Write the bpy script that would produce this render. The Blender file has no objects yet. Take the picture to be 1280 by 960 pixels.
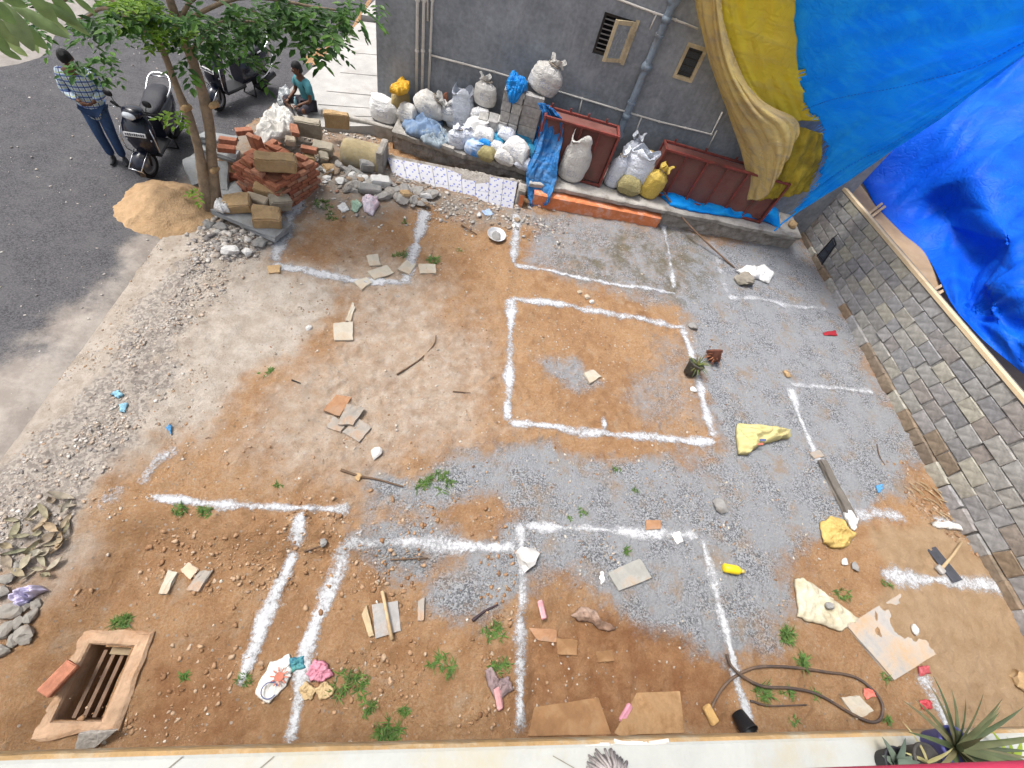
import bpy, bmesh, math, random
import numpy as np
from mathutils import Vector, Matrix, Quaternion
R = math.radians
random.seed(7); rng = np.random.default_rng(11)
SC = bpy.context.scene
COL = SC.collection

# ------------------------------------------------------------------ camera
CAMH = 5.7
FPX = 563.8                       # focal length in pixels of the 1280 px wide photograph
def rz(q): return np.array([[math.cos(q), -math.sin(q), 0], [math.sin(q), math.cos(q), 0], [0, 0, 1]])
def rx(q): return np.array([[1, 0, 0], [0, math.cos(q), -math.sin(q)], [0, math.sin(q), math.cos(q)]])
CM = rz(R(-16.311)) @ rx(R(35.704)) @ rz(R(21.623))
cam = bpy.data.cameras.new('camera'); cam.sensor_width = 36; cam.lens = FPX / 1280 * 36
cam.clip_start = 0.05; cam.clip_end = 2000
camo = bpy.data.objects.new('camera', cam); COL.objects.link(camo)
camo.matrix_world = Matrix.Translation((0, 0, CAMH)) @ Matrix(CM.tolist()).to_4x4()
SC.camera = camo

# ------------------------------------------------------------------ light
SUN_EL, SUN_AZ = 66, -74           # azimuth measured from +Y towards +X
w = bpy.data.worlds.new('World'); SC.world = w; w.use_nodes = True
nt = w.node_tree; bg = nt.nodes['Background']
sky = nt.nodes.new('ShaderNodeTexSky'); sky.sky_type = 'NISHITA'; sky.sun_disc = False
sky.sun_elevation = R(SUN_EL); sky.sun_rotation = R(SUN_AZ); sky.air_density = 1.0; sky.dust_density = 6.0; sky.ozone_density = 0.6
hs = nt.nodes.new('ShaderNodeHueSaturation'); hs.inputs['Saturation'].default_value = 0.5    # thin white cloud cover
nt.links.new(sky.outputs[0], hs.inputs['Color']); nt.links.new(hs.outputs[0], bg.inputs[0]); bg.inputs[1].default_value = 0.145
sl = bpy.data.lights.new('sun', 'SUN'); sl.energy = 2.0; sl.angle = R(15); sl.color = (1, .985, .96)
so = bpy.data.objects.new('sun', sl); COL.objects.link(so)
sd = Vector((math.sin(R(SUN_AZ)) * math.cos(R(SUN_EL)), math.cos(R(SUN_AZ)) * math.cos(R(SUN_EL)), math.sin(R(SUN_EL))))
so.rotation_euler = sd.to_track_quat('Z', 'Y').to_euler(); so.location = (0, 0, 30)
vs = SC.view_settings
vs.view_transform = 'Standard'; vs.look = 'None'; vs.exposure = 0.70; vs.gamma = 1
SC.render.engine = 'CYCLES'
SC.cycles.max_bounces = 4; SC.cycles.diffuse_bounces = 3; SC.cycles.transparent_max_bounces = 12

# ------------------------------------------------------------------ pixel -> place
def ray(px, py): return CM @ np.array([(px - 640) / FPX, -(py - 480) / FPX, -1.0])
def az(px, py, z=0.0):
    d = ray(px, py); return Vector((np.array([0, 0, CAMH]) + d * (z - CAMH) / d[2]).tolist())
def plane_at(px, py, p0, n):
    d = Vector(ray(px, py).tolist()); c = Vector((0, 0, CAMH)); p0 = Vector(p0); n = Vector(n)
    return c + d * ((p0 - c).dot(n) / d.dot(n))
def ay(px, py, Y): return plane_at(px, py, (0, Y, 0), (0, 1, 0))
def ax_(px, py, X): return plane_at(px, py, (X, 0, 0), (1, 0, 0))
def ad(px, py, dep): return Vector((np.array([0, 0, CAMH]) + ray(px, py) * dep).tolist())
def proj(p):
    c = CM.T @ (np.array(p) - [0, 0, CAMH]); return 640 + FPX * c[0] / -c[2], 480 - FPX * c[1] / -c[2]
def depth(p): return -(CM.T @ (np.array(p) - [0, 0, CAMH]))[2]
def mpp(p): return depth(p) / FPX            # metres per photo pixel at p

# ------------------------------------------------------------------ noise (vectorised)
def _h(ix, iy, s):
    n = (ix.astype(np.int64) * 374761393 + iy.astype(np.int64) * 668265263 + s * 974634777) & 0x7fffffff
    n = ((n ^ (n >> 13)) * 1274126177) & 0x7fffffff
    return ((n ^ (n >> 16)) & 0xffff) / 65535.0
def vn(x, y, s=0):
    x = np.asarray(x, float); y = np.asarray(y, float)
    ix = np.floor(x); iy = np.floor(y); fx = x - ix; fy = y - iy
    fx = fx * fx * (3 - 2 * fx); fy = fy * fy * (3 - 2 * fy)
    a = _h(ix, iy, s); b = _h(ix + 1, iy, s); c = _h(ix, iy + 1, s); d = _h(ix + 1, iy + 1, s)
    return (a * (1 - fx) + b * fx) * (1 - fy) + (c * (1 - fx) + d * fx) * fy - .5
def _hs(ix, iy, s):
    n = (ix * 374761393 + iy * 668265263 + s * 974634777) & 0x7fffffff
    n = ((n ^ (n >> 13)) * 1274126177) & 0x7fffffff
    return ((n ^ (n >> 16)) & 0xffff) / 65535.0
def vns(x, y, s=0):
    ix = math.floor(x); iy = math.floor(y); fx = x - ix; fy = y - iy
    fx = fx * fx * (3 - 2 * fx); fy = fy * fy * (3 - 2 * fy)
    a = _hs(ix, iy, s); b = _hs(ix + 1, iy, s); c = _hs(ix, iy + 1, s); d = _hs(ix + 1, iy + 1, s)
    return (a + (b - a) * fx) * (1 - fy) + (c + (d - c) * fx) * fy - .5
def fbm(x, y, s=0, o=4):
    if not isinstance(x, np.ndarray) and not isinstance(y, np.ndarray):
        x = float(x); y = float(y); t = 0.0; k = 1.0; f = 1.0
        for i in range(o): t += k * vns(x * f, y * f, s + i * 17); k *= .5; f *= 2.03
        return t
    t = 0; k = 1.0; f = 1.0
    for i in range(o): t = t + k * vn(np.asarray(x) * f, np.asarray(y) * f, s + i * 17); k *= .5; f *= 2.03
    return t
def ss(a, b, x): t = np.clip((np.asarray(x, float) - a) / (b - a), 0, 1); return t * t * (3 - 2 * t)
def poly_sd(poly, x, y):
    """signed distance to polygon, positive inside"""
    x = np.asarray(x, float); y = np.asarray(y, float)
    d = np.full(x.shape, 1e9); ins = np.zeros(x.shape, bool); n = len(poly)
    for i in range(n):
        (x1, y1), (x2, y2) = poly[i], poly[(i + 1) % n]
        ex, ey = x2 - x1, y2 - y1; L = ex * ex + ey * ey + 1e-12
        t = np.clip(((x - x1) * ex + (y - y1) * ey) / L, 0, 1)
        d = np.minimum(d, np.hypot(x - x1 - t * ex, y - y1 - t * ey))
        c = ((y1 > y) != (y2 > y)) & (x < ex * (y - y1) / (ey if abs(ey) > 1e-12 else 1e-12) + x1); ins ^= c
    return np.where(ins, d, -d)
def gpoly(pts): return [tuple(az(*p)[:2]) for p in pts]

# ------------------------------------------------------------------ materials
def newmat(name):
    m = bpy.data.materials.new(name); m.use_nodes = True
    return m, m.node_tree, m.node_tree.nodes['Principled BSDF']
MATS = {}
def mat(name, col, rough=.8, var=.25, scale=6, bump=.15, bscale=60, metal=0, spec=.3, dirt=None, dirtamt=.5, dscale=3, trans=0, coords='Object', coat=0):
    """plain colour broken up by two noises, optional dirt colour in patches"""
    if name in MATS: return MATS[name]
    m, t, p = newmat(name); N = t.nodes.new; L = t.links.new
    tc = N('ShaderNodeTexCoord'); src = tc.outputs[coords]
    n1 = N('ShaderNodeTexNoise'); n1.inputs['Scale'].default_value = scale; n1.inputs['Detail'].default_value = 6; n1.inputs['Roughness'].default_value = .65
    L(src, n1.inputs['Vector'])
    r1 = N('ShaderNodeMapRange'); r1.inputs[1].default_value = .3; r1.inputs[2].default_value = .7; r1.inputs[3].default_value = 1 - var; r1.inputs[4].default_value = 1 + var
    L(n1.outputs[0], r1.inputs[0])
    mx = N('ShaderNodeMix'); mx.data_type = 'RGBA'; mx.blend_type = 'MULTIPLY'; mx.inputs[0].default_value = 1
    mx.inputs[6].default_value = (*col, 1); L(r1.outputs[0], mx.inputs[7]); out = mx.outputs[2]
    if dirt:
        n2 = N('ShaderNodeTexNoise'); n2.inputs['Scale'].default_value = dscale; n2.inputs['Detail'].default_value = 8; n2.inputs['Roughness'].default_value = .7
        L(src, n2.inputs['Vector'])
        r2 = N('ShaderNodeMapRange'); r2.inputs[1].default_value = .62 - dirtamt * .3; r2.inputs[2].default_value = .78 - dirtamt * .2; L(n2.outputs[0], r2.inputs[0])
        m2 = N('ShaderNodeMix'); m2.data_type = 'RGBA'; L(r2.outputs[0], m2.inputs[0]); L(out, m2.inputs[6]); m2.inputs[7].default_value = (*dirt, 1); out = m2.outputs[2]
    L(out, p.inputs['Base Color'])
    p.inputs['Roughness'].default_value = rough; p.inputs['Metallic'].default_value = metal; p.inputs['Specular IOR Level'].default_value = spec
    if coat: p.inputs['Coat Weight'].default_value = coat; p.inputs['Coat Roughness'].default_value = .12
    if bump:
        n3 = N('ShaderNodeTexNoise'); n3.inputs['Scale'].default_value = bscale; n3.inputs['Detail'].default_value = 5; L(src, n3.inputs['Vector'])
        b = N('ShaderNodeBump'); b.inputs['Strength'].default_value = bump; b.inputs['Distance'].default_value = .02; L(n3.outputs[0], b.inputs['Height']); L(b.outputs[0], p.inputs['Normal'])
    if trans:
        tr = N('ShaderNodeBsdfTranslucent'); L(out, tr.inputs[0]); ms = N('ShaderNodeMixShader'); ms.inputs[0].default_value = trans
        o = t.nodes['Material Output']; L(p.outputs[0], ms.inputs[1]); L(tr.outputs[0], ms.inputs[2]); L(ms.outputs[0], o.inputs[0])
    MATS[name] = m; return m
def island_mat(name, cols, rough=.9, bump=.4, bscale=40, trans=0, spec=.25, per='island'):
    """colour picked at random for each loose piece of the mesh (or each object)"""
    if name in MATS: return MATS[name]
    m, t, p = newmat(name); N = t.nodes.new; L = t.links.new
    if per == 'island': g = N('ShaderNodeNewGeometry'); src = g.outputs['Random Per Island']
    else: g = N('ShaderNodeObjectInfo'); src = g.outputs['Random']
    cr = N('ShaderNodeValToRGB'); e = cr.color_ramp.elements
    while len(e) < len(cols): e.new(.5)
    for i, c in enumerate(cols): e[i].position = i / max(1, len(cols) - 1); e[i].color = (*c, 1)
    L(src, cr.inputs[0])
    tc = N('ShaderNodeTexCoord'); n1 = N('ShaderNodeTexNoise'); n1.inputs['Scale'].default_value = bscale * .4; n1.inputs['Detail'].default_value = 6; L(tc.outputs['Object'], n1.inputs['Vector'])
    r1 = N('ShaderNodeMapRange'); r1.inputs[1].default_value = .3; r1.inputs[2].default_value = .7; r1.inputs[3].default_value = .72; r1.inputs[4].default_value = 1.25; L(n1.outputs[0], r1.inputs[0])
    mx = N('ShaderNodeMix'); mx.data_type = 'RGBA'; mx.blend_type = 'MULTIPLY'; mx.inputs[0].default_value = 1; L(cr.outputs[0], mx.inputs[6]); L(r1.outputs[0], mx.inputs[7])
    L(mx.outputs[2], p.inputs['Base Color']); p.inputs['Roughness'].default_value = rough; p.inputs['Specular IOR Level'].default_value = spec
    if bump:
        n3 = N('ShaderNodeTexNoise'); n3.inputs['Scale'].default_value = bscale; n3.inputs['Detail'].default_value = 5; L(tc.outputs['Object'], n3.inputs['Vector'])
        b = N('ShaderNodeBump'); b.inputs['Strength'].default_value = bump; b.inputs['Distance'].default_value = .02; L(n3.outputs[0], b.inputs['Height']); L(b.outputs[0], p.inputs['Normal'])
    if trans:
        tr = N('ShaderNodeBsdfTranslucent'); L(mx.outputs[2], tr.inputs[0]); ms = N('ShaderNodeMixShader'); ms.inputs[0].default_value = trans
        o = t.nodes['Material Output']; L(p.outputs[0], ms.inputs[1]); L(tr.outputs[0], ms.inputs[2]); L(ms.outputs[0], o.inputs[0])
    MATS[name] = m; return m

# ------------------------------------------------------------------ mesh helpers
class MB:
    def __init__(s): s.v = []; s.f = []; s.mi = []; s.cur = 0
    def add(s, vs, fs):
        o = len(s.v); s.v += [tuple(v) for v in vs]; s.f += [tuple(i + o for i in f) for f in fs]; s.mi += [s.cur] * len(fs); return s
    def box(s, c, size, M=None, bev=0, jit=0):
        c = Vector(c); h = Vector(size) / 2; M = M or Matrix.Identity(3)
        if bev:                                            # chamfered box
            b = min(bev, min(h) * .8); bm = bmesh.new(); bmesh.ops.create_cube(bm, size=1)
            bmesh.ops.scale(bm, vec=Vector(size), verts=bm.verts)
            bmesh.ops.bevel(bm, geom=bm.edges[:], offset=b, segments=1, affect='EDGES')
            if jit:
                for v in bm.verts: v.co += Vector((random.uniform(-jit, jit), random.uniform(-jit, jit), random.uniform(-jit, jit)))
            bm.verts.index_update(); s.add([c + M @ v.co for v in bm.verts], [[v.index for v in f.verts] for f in bm.faces]); bm.free(); return s
        vs = [c + M @ (Vector((x * h.x, y * h.y, z * h.z)) + (Vector((random.uniform(-jit, jit), random.uniform(-jit, jit), random.uniform(-jit, jit))) if jit else Vector())) for x in (-1, 1) for y in (-1, 1) for z in (-1, 1)]
        return s.add(vs, [(0, 1, 3, 2), (4, 6, 7, 5), (0, 4, 5, 1), (2, 3, 7, 6), (0, 2, 6, 4), (1, 5, 7, 3)])
    def bar(s, a, b, w, h=None, up=(0, 0, 1), bev=0):
        a = Vector(a); b = Vector(b); d = (b - a); L = d.length; x = d.normalized(); u = Vector(up)
        if abs(x.dot(u)) > .98: u = Vector((0, 1, 0))
        y = u.cross(x).normalized(); z = x.cross(y); M = Matrix((x, y, z)).transposed()
        return s.box((a + b) / 2, (L, w, h or w), M, bev)
    def tube(s, pts, r, n=10, cap=True, closed=False):
        pts = [Vector(p) for p in pts]; m = len(pts)
        rs = r if isinstance(r, (list, tuple)) else [r] * m
        vs = []; fs = []; ref = None
        for i, p in enumerate(pts):
            if closed: d = pts[(i + 1) % m] - pts[i - 1]
            else: d = pts[min(i + 1, m - 1)] - pts[max(i - 1, 0)]
            d.normalize()
            if ref is None: ref = Vector((0, 0, 1)) if abs(d.z) < .9 else Vector((1, 0, 0))
            a = ref - d * ref.dot(d); a.normalize(); ref = a; b = d.cross(a)
            for k in range(n):
                q = 2 * math.pi * k / n; vs.append(p + (a * math.cos(q) + b * math.sin(q)) * rs[i])
        rows = m if closed else m - 1
        for i in range(rows):
            j = (i + 1) % m
            for k in range(n): k2 = (k + 1) % n; fs.append((i * n + k, i * n + k2, j * n + k2, j * n + k))
        if cap and not closed: fs.append(tuple(range(n - 1, -1, -1))); fs.append(tuple((m - 1) * n + k for k in range(n)))
        return s.add(vs, fs)
    def lathe(s, prof, c=(0, 0, 0), n=24, M=None, capb=True, capt=True):
        c = Vector(c); M = M or Matrix.Identity(3); vs = []; fs = []
        for (r, z) in prof:
            for k in range(n): q = 2 * math.pi * k / n; vs.append(c + M @ Vector((r * math.cos(q), r * math.sin(q), z)))
        for i in range(len(prof) - 1):
            for k in range(n): k2 = (k + 1) % n; fs.append((i * n + k, i * n + k2, (i + 1) * n + k2, (i + 1) * n + k))
        if capb: fs.append(tuple(range(n - 1, -1, -1)))
        if capt: fs.append(tuple((len(prof) - 1) * n + k for k in range(n)))
        return s.add(vs, fs)
    def rock(s, c, size, seed=0, sub=1, flat=1, M=None, rough=.22):
        rr = random.Random(seed); bm = bmesh.new(); bmesh.ops.create_icosphere(bm, subdivisions=sub, radius=.5)
        M = M or Matrix.Identity(3); S = Vector(size)
        pl = [(Vector((rr.gauss(0, 1), rr.gauss(0, 1), rr.gauss(0, 1))).normalized(), rr.uniform(.27, .42)) for _ in range(9)]
        for v in bm.verts:
            p = v.co
            for n, d in pl:                                     # chop flat facets off the ball
                k = p.dot(n)
                if k > d: p -= n * (k - d)
            p += Vector((rr.uniform(-1, 1), rr.uniform(-1, 1), rr.uniform(-1, 1))) * rough * .12
            v.co = p
        bm.verts.index_update(); s.add([Vector(c) + M @ Vector((v.co.x * S.x * 1.25, v.co.y * S.y * 1.25, v.co.z * S.z * 1.25)) for v in bm.verts], [[v.index for v in f.verts] for f in bm.faces]); bm.free(); return s
    def grid(s, P, closed_u=False):
        """P: rows x cols of points"""
        n = len(P); m = len(P[0]); vs = [p for r in P for p in r]; fs = []
        for i in range(n - 1):
            for j in range(m if closed_u else m - 1): j2 = (j + 1) % m; fs.append((i * m + j, i * m + j2, (i + 1) * m + j2, (i + 1) * m + j))
        return s.add(vs, fs)
    def build(s, name, mats, parent=None, smooth=False, origin=None):
        me = bpy.data.meshes.new(name)
        vs = s.v
        if origin is not None: o = Vector(origin); vs = [tuple(Vector(v) - o) for v in vs]
        me.from_pydata(vs, [], s.f); 
        ml = mats if isinstance(mats, (list, tuple)) else [mats]
        for m in ml: me.materials.append(m)
        if len(ml) > 1: me.polygons.foreach_set('material_index', s.mi)
        if smooth: me.polygons.foreach_set('use_smooth', [True] * len(me.polygons))
        me.update()
        o = bpy.data.objects.new(name, me); COL.objects.link(o)
        if origin is not None: o.location = origin
        if parent is not None: o.parent = parent
        return o
def tag(o, label, cat, group=None):
    o['label'] = label; o['category'] = cat
    if group: o['group'] = group
    return o
def struct(o): o['kind'] = 'structure'; return o
def stuff(o): o['kind'] = 'stuff'; return o
def empty(name, loc=(0, 0, 0), rotz=0, label=None, cat=None, group=None):
    o = bpy.data.objects.new(name, None); COL.objects.link(o); o.location = loc; o.rotation_euler = (0, 0, rotz); o.empty_display_size = .1
    if label: tag(o, label, cat, group)
    return o
def euler(x=0, y=0, z=0): return (Matrix.Rotation(z, 3, 'Z') @ Matrix.Rotation(y, 3, 'Y') @ Matrix.Rotation(x, 3, 'X'))
def cr(p0, p1, p2, p3, t): return .5 * ((2 * p1) + (-p0 + p2) * t + (2 * p0 - 5 * p1 + 4 * p2 - p3) * t * t + (-p0 + 3 * p1 - 3 * p2 + p3) * t ** 3)
def spline(pts, n):
    pts = [np.array(p, float) for p in pts]; out = []; m = len(pts) - 1
    for i in range(n):
        u = i / (n - 1) * m; k = min(int(u), m - 1); t = u - k
        p1, p2 = pts[k], pts[k + 1]; p0 = pts[k - 1] if k > 0 else 2 * p1 - p2; p3 = pts[k + 2] if k + 2 <= m else 2 * p2 - p1
        out.append(cr(p0, p1, p2, p3, t))
    return out
def net(ctrl, nu, nv):
    """smooth sheet through a rows x cols control net -> (nv, nu, 3) array"""
    rows = [spline(r, nu) for r in ctrl]
    cols = [spline([rows[k][j] for k in range(len(rows))], nv) for j in range(nu)]
    return np.array(cols).transpose(1, 0, 2)
def normals(A):
    du = np.gradient(A, axis=1); dv = np.gradient(A, axis=0); n = np.cross(du, dv); return n / (np.linalg.norm(n, axis=2, keepdims=True) + 1e-9)
def thicken(o, t=.003):
    m = o.modifiers.new('thickness', 'SOLIDIFY'); m.thickness = t; m.offset = 0; return o
def skin(name, verts, edges, radii, m, parent=None, sub=2, root=0, smooth_shade=True):
    me = bpy.data.meshes.new(name); me.from_pydata([tuple(v) for v in verts], edges, []); o = bpy.data.objects.new(name, me); COL.objects.link(o)
    md = o.modifiers.new('skin', 'SKIN'); md.use_smooth_shade = True
    for i, sv in enumerate(me.skin_vertices[0].data):
        r = radii[i]; sv.radius = r if isinstance(r, tuple) else (r, r); sv.use_root = (i == root)
    sb = o.modifiers.new('sub', 'SUBSURF'); sb.levels = sub; sb.render_levels = sub
    dg = bpy.context.evaluated_depsgraph_get(); me2 = bpy.data.meshes.new_from_object(o.evaluated_get(dg))
    me2.materials.clear(); me2.materials.append(m); me2.polygons.foreach_set('use_smooth', [True] * len(me2.polygons))
    o.modifiers.clear(); o.data = me2; me2.name = name
    if parent is not None: o.parent = parent
    return o

def mw(o):
    m = o.matrix_basis.copy()
    if o.parent is not None: m = mw(o.parent) @ o.matrix_parent_inverse @ m
    return m
def par(o, p):
    """make o a part of p without moving it"""
    o.parent = p; o.matrix_parent_inverse = mw(p).inverted(); return o

# ================================================================== GROUND
MAN_IN = [az(112, 805, -.16), az(166, 808, -.16), az(125, 901, -.16), az(64, 902, -.16)]     # drain opening
man_poly = [tuple(p[:2]) for p in MAN_IN]
P_GRAV = gpoly([(842, 296), (1000, 300), (1060, 400), (1150, 575), (1125, 625), (1060, 655), (1020, 690), (985, 765), (955, 800), (890, 805), (830, 775), (760, 742), (690, 742), (640, 760), (560, 740), (566, 700), (470, 700), (445, 672), (560, 655), (640, 640), (520, 625), (470, 610), (540, 580), (640, 560), (760, 575), (905, 560), (890, 500), (872, 455), (850, 400), (850, 370)])
P_GRAV2 = gpoly([(648, 262), (835, 275), (885, 295), (885, 400), (780, 372), (700, 345), (650, 330)])
P_GRAV3 = gpoly([(795, 400), (880, 410), (900, 552), (800, 548), (770, 500), (790, 450)])
P_GRAV4 = gpoly([(665, 445), (720, 448), (750, 480), (720, 492), (680, 472)])
P_SAND = gpoly([(1068, 668), (1120, 640), (1175, 650), (1225, 690), (1290, 760), (1300, 960), (1180, 990), (1150, 905), (1135, 830), (1090, 790), (1085, 730)])
P_PALE = gpoly([(345, 235), (380, 240), (365, 320), (470, 350), (440, 420), (360, 480), (290, 560), (200, 600), (100, 700), (-60, 800), (-300, 560), (0, 380), (150, 270), (300, 262)])
P_VERGE = gpoly([(330, 285), (300, 330), (240, 400), (200, 470), (200, 560), (130, 640), (60, 700), (-80, 820), (-160, 640), (0, 560), (120, 440), (215, 330), (280, 300)])
P_DARK = gpoly([(655, 770), (740, 765), (860, 800), (920, 860), (935, 925), (655, 930)])
P_DARK2 = gpoly([(140, 800), (260, 800), (300, 870), (360, 930), (150, 935), (150, 860)])
P_DAMP = gpoly([(700, 330), (790, 280), (880, 290), (905, 345), (860, 380), (780, 360)])
P_RUB = gpoly([(372, 225), (300, 200), (280, 165), (340, 150), (470, 168), (480, 205), (540, 235), (660, 262), (700, 270), (680, 300), (600, 290), (540, 262), (500, 275), (440, 268), (395, 262)])
P_MID = gpoly([(430, 310), (560, 360), (625, 420), (620, 540), (480, 610), (330, 600), (240, 600), (300, 480), (380, 420)])
P_OUT = gpoly([(100, 300), (400, 300), (480, 700), (0, 800), (-100, 600)])

def hz(x, y, fine=True):
    x = np.asarray(x, float); y = np.asarray(y, float)
    z = np.zeros(x.shape)
    wob = .12 * fbm(x * 1.3, y * 1.3, 5, 3)
    z = z - .16 * (1 - ss(1.12, 1.50, y + wob)) * ss(-3.3, -2.9, x) * (1 - ss(-.1, .9, x))
    z = z - .07 * ss(-.05, .12, poly_sd(P_DARK, x, y) + wob)
    z = z + .09 * ss(-.2, .5, poly_sd(P_SAND, x, y) + wob)
    z = z + .10 * ss(-.3, .45, poly_sd(P_RUB, x, y) + wob)
    z = z + .05 * ss(-.3, .4, poly_sd(P_VERGE, x, y) + wob)
    act = ss(-4.75, -4.1, x)
    z = z * act + (-.04) * (1 - act)
    if fine:
        soil = 1 - .55 * ss(-.1, .2, poly_sd(P_GRAV, x, y))
        z = z + act * soil * (.055 * fbm(x * 1.1, y * 1.1, 3, 3) + .038 * fbm(x * 5, y * 5, 9, 3) + .045 * np.maximum(0, fbm(x * 13, y * 13, 21, 2)) * (0.4 + 1.2 * (vn(x * .8, y * .8, 4) + .5)))
    return z
_gx = np.arange(-9, 10.5, .02); _gy = np.arange(-2, 11, .02); _gz = hz(*np.meshgrid(_gx, _gy)).tolist()
def H(x, y):
    """height of the soil (looked up)"""
    i = min(max((x + 9) / .02, 0), len(_gx) - 2); j = min(max((y + 2) / .02, 0), len(_gy) - 2); a = int(i); b = int(j); i -= a; j -= b
    return (_gz[b][a] * (1 - i) + _gz[b][a + 1] * i) * (1 - j) + (_gz[b + 1][a] * (1 - i) + _gz[b + 1][a + 1] * i) * j
def at(px, py, dz=0):
    z = 0.0
    for _ in range(6):
        p = az(px, py, z); z = H(p.x, p.y)
    p = az(px, py, z); return Vector((p.x, p.y, z + dz))

xs = np.concatenate([[-320, -120, -50, -25, -14, -9, -6, -5], np.arange(-4.75, 9.3, .032), [9.6, 10.5, 12, 16, 25, 50, 120, 320]])
ys = np.concatenate([[-320, -120, -50, -25, -12, -6, -3, -1.8], np.arange(-1.2, 9.7, .032), [10, 10.6, 11.5, 13, 16, 25, 50, 120, 320]])
GX, GY = np.meshgrid(xs, ys)
GZ = hz(GX, GY)
nx, ny = len(xs), len(ys)
V = np.stack([GX, GY, GZ], -1).reshape(-1, 3)
ii = np.arange(nx * ny).reshape(ny, nx)
Q = np.stack([ii[:-1, :-1], ii[:-1, 1:], ii[1:, 1:], ii[1:, :-1]], -1).reshape(-1, 4)
cx = (GX[:-1, :-1] + GX[1:, 1:]).ravel() / 2; cy = (GY[:-1, :-1] + GY[1:, 1:]).ravel() / 2
near_m = (np.abs(cx + 2.6) < 1.5) & (np.abs(cy) < 1.5)
keep = np.ones(len(Q), bool); keep[near_m] = poly_sd(man_poly, cx[near_m], cy[near_m]) < .0
Q = Q[keep]
me = bpy.data.meshes.new('ground'); me.vertices.add(len(V)); me.vertices.foreach_set('co', V.ravel())
me.loops.add(Q.size); me.loops.foreach_set('vertex_index', Q.ravel().astype(np.int32))
me.polygons.add(len(Q)); me.polygons.foreach_set('loop_start', np.arange(0, Q.size, 4, dtype=np.int32)); me.polygons.foreach_set('loop_total', np.full(len(Q), 4, dtype=np.int32))
me.update(calc_edges=True); me.polygons.foreach_set('use_smooth', np.ones(len(Q), bool))
fx, fy = GX.ravel(), GY.ravel()
wp = .50 * fbm(fx * 1.2, fy * 1.2, 31, 5) + .16 * fbm(fx * 7, fy * 7, 41, 3)
def attr(name, val):
    a = me.attributes.new(name, 'FLOAT', 'POINT'); a.data.foreach_set('value', np.clip(val, 0, 1).astype(np.float32))
g1 = ss(-.38, .42, poly_sd(P_GRAV, fx, fy) + wp)
g1 = np.maximum(g1, .75 * ss(-.3, .5, poly_sd(P_GRAV2, fx, fy) + wp))
g1 = np.maximum(g1, .55 * ss(-.3, .6, poly_sd(P_GRAV3, fx, fy) + wp)); g1 = np.maximum(g1, .75 * ss(-.2, .2, poly_sd(P_GRAV4, fx, fy) + wp * .4))
attr('gravel', g1)
attr('sand', ss(-.1, .25, poly_sd(P_SAND, fx, fy) + wp))
attr('pale', np.maximum(ss(-.5, .7, poly_sd(P_PALE, fx, fy) + wp * 1.5), .60 * ss(-.9, .8, poly_sd(P_MID, fx, fy) + wp * 1.6)))
attr('verge', ss(-.25, .3, poly_sd(P_VERGE, fx, fy) + wp * 1.2))
attr('dark', np.maximum(ss(-.15, .25, poly_sd(P_DARK, fx, fy) + wp), .8 * ss(-.15, .3, poly_sd(P_DARK2, fx, fy) + wp)))
attr('damp', ss(-.3, .5, poly_sd(P_DAMP, fx, fy) + wp))
attr('rubble', ss(-.2, .3, poly_sd(P_RUB, fx, fy) + wp))

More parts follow.
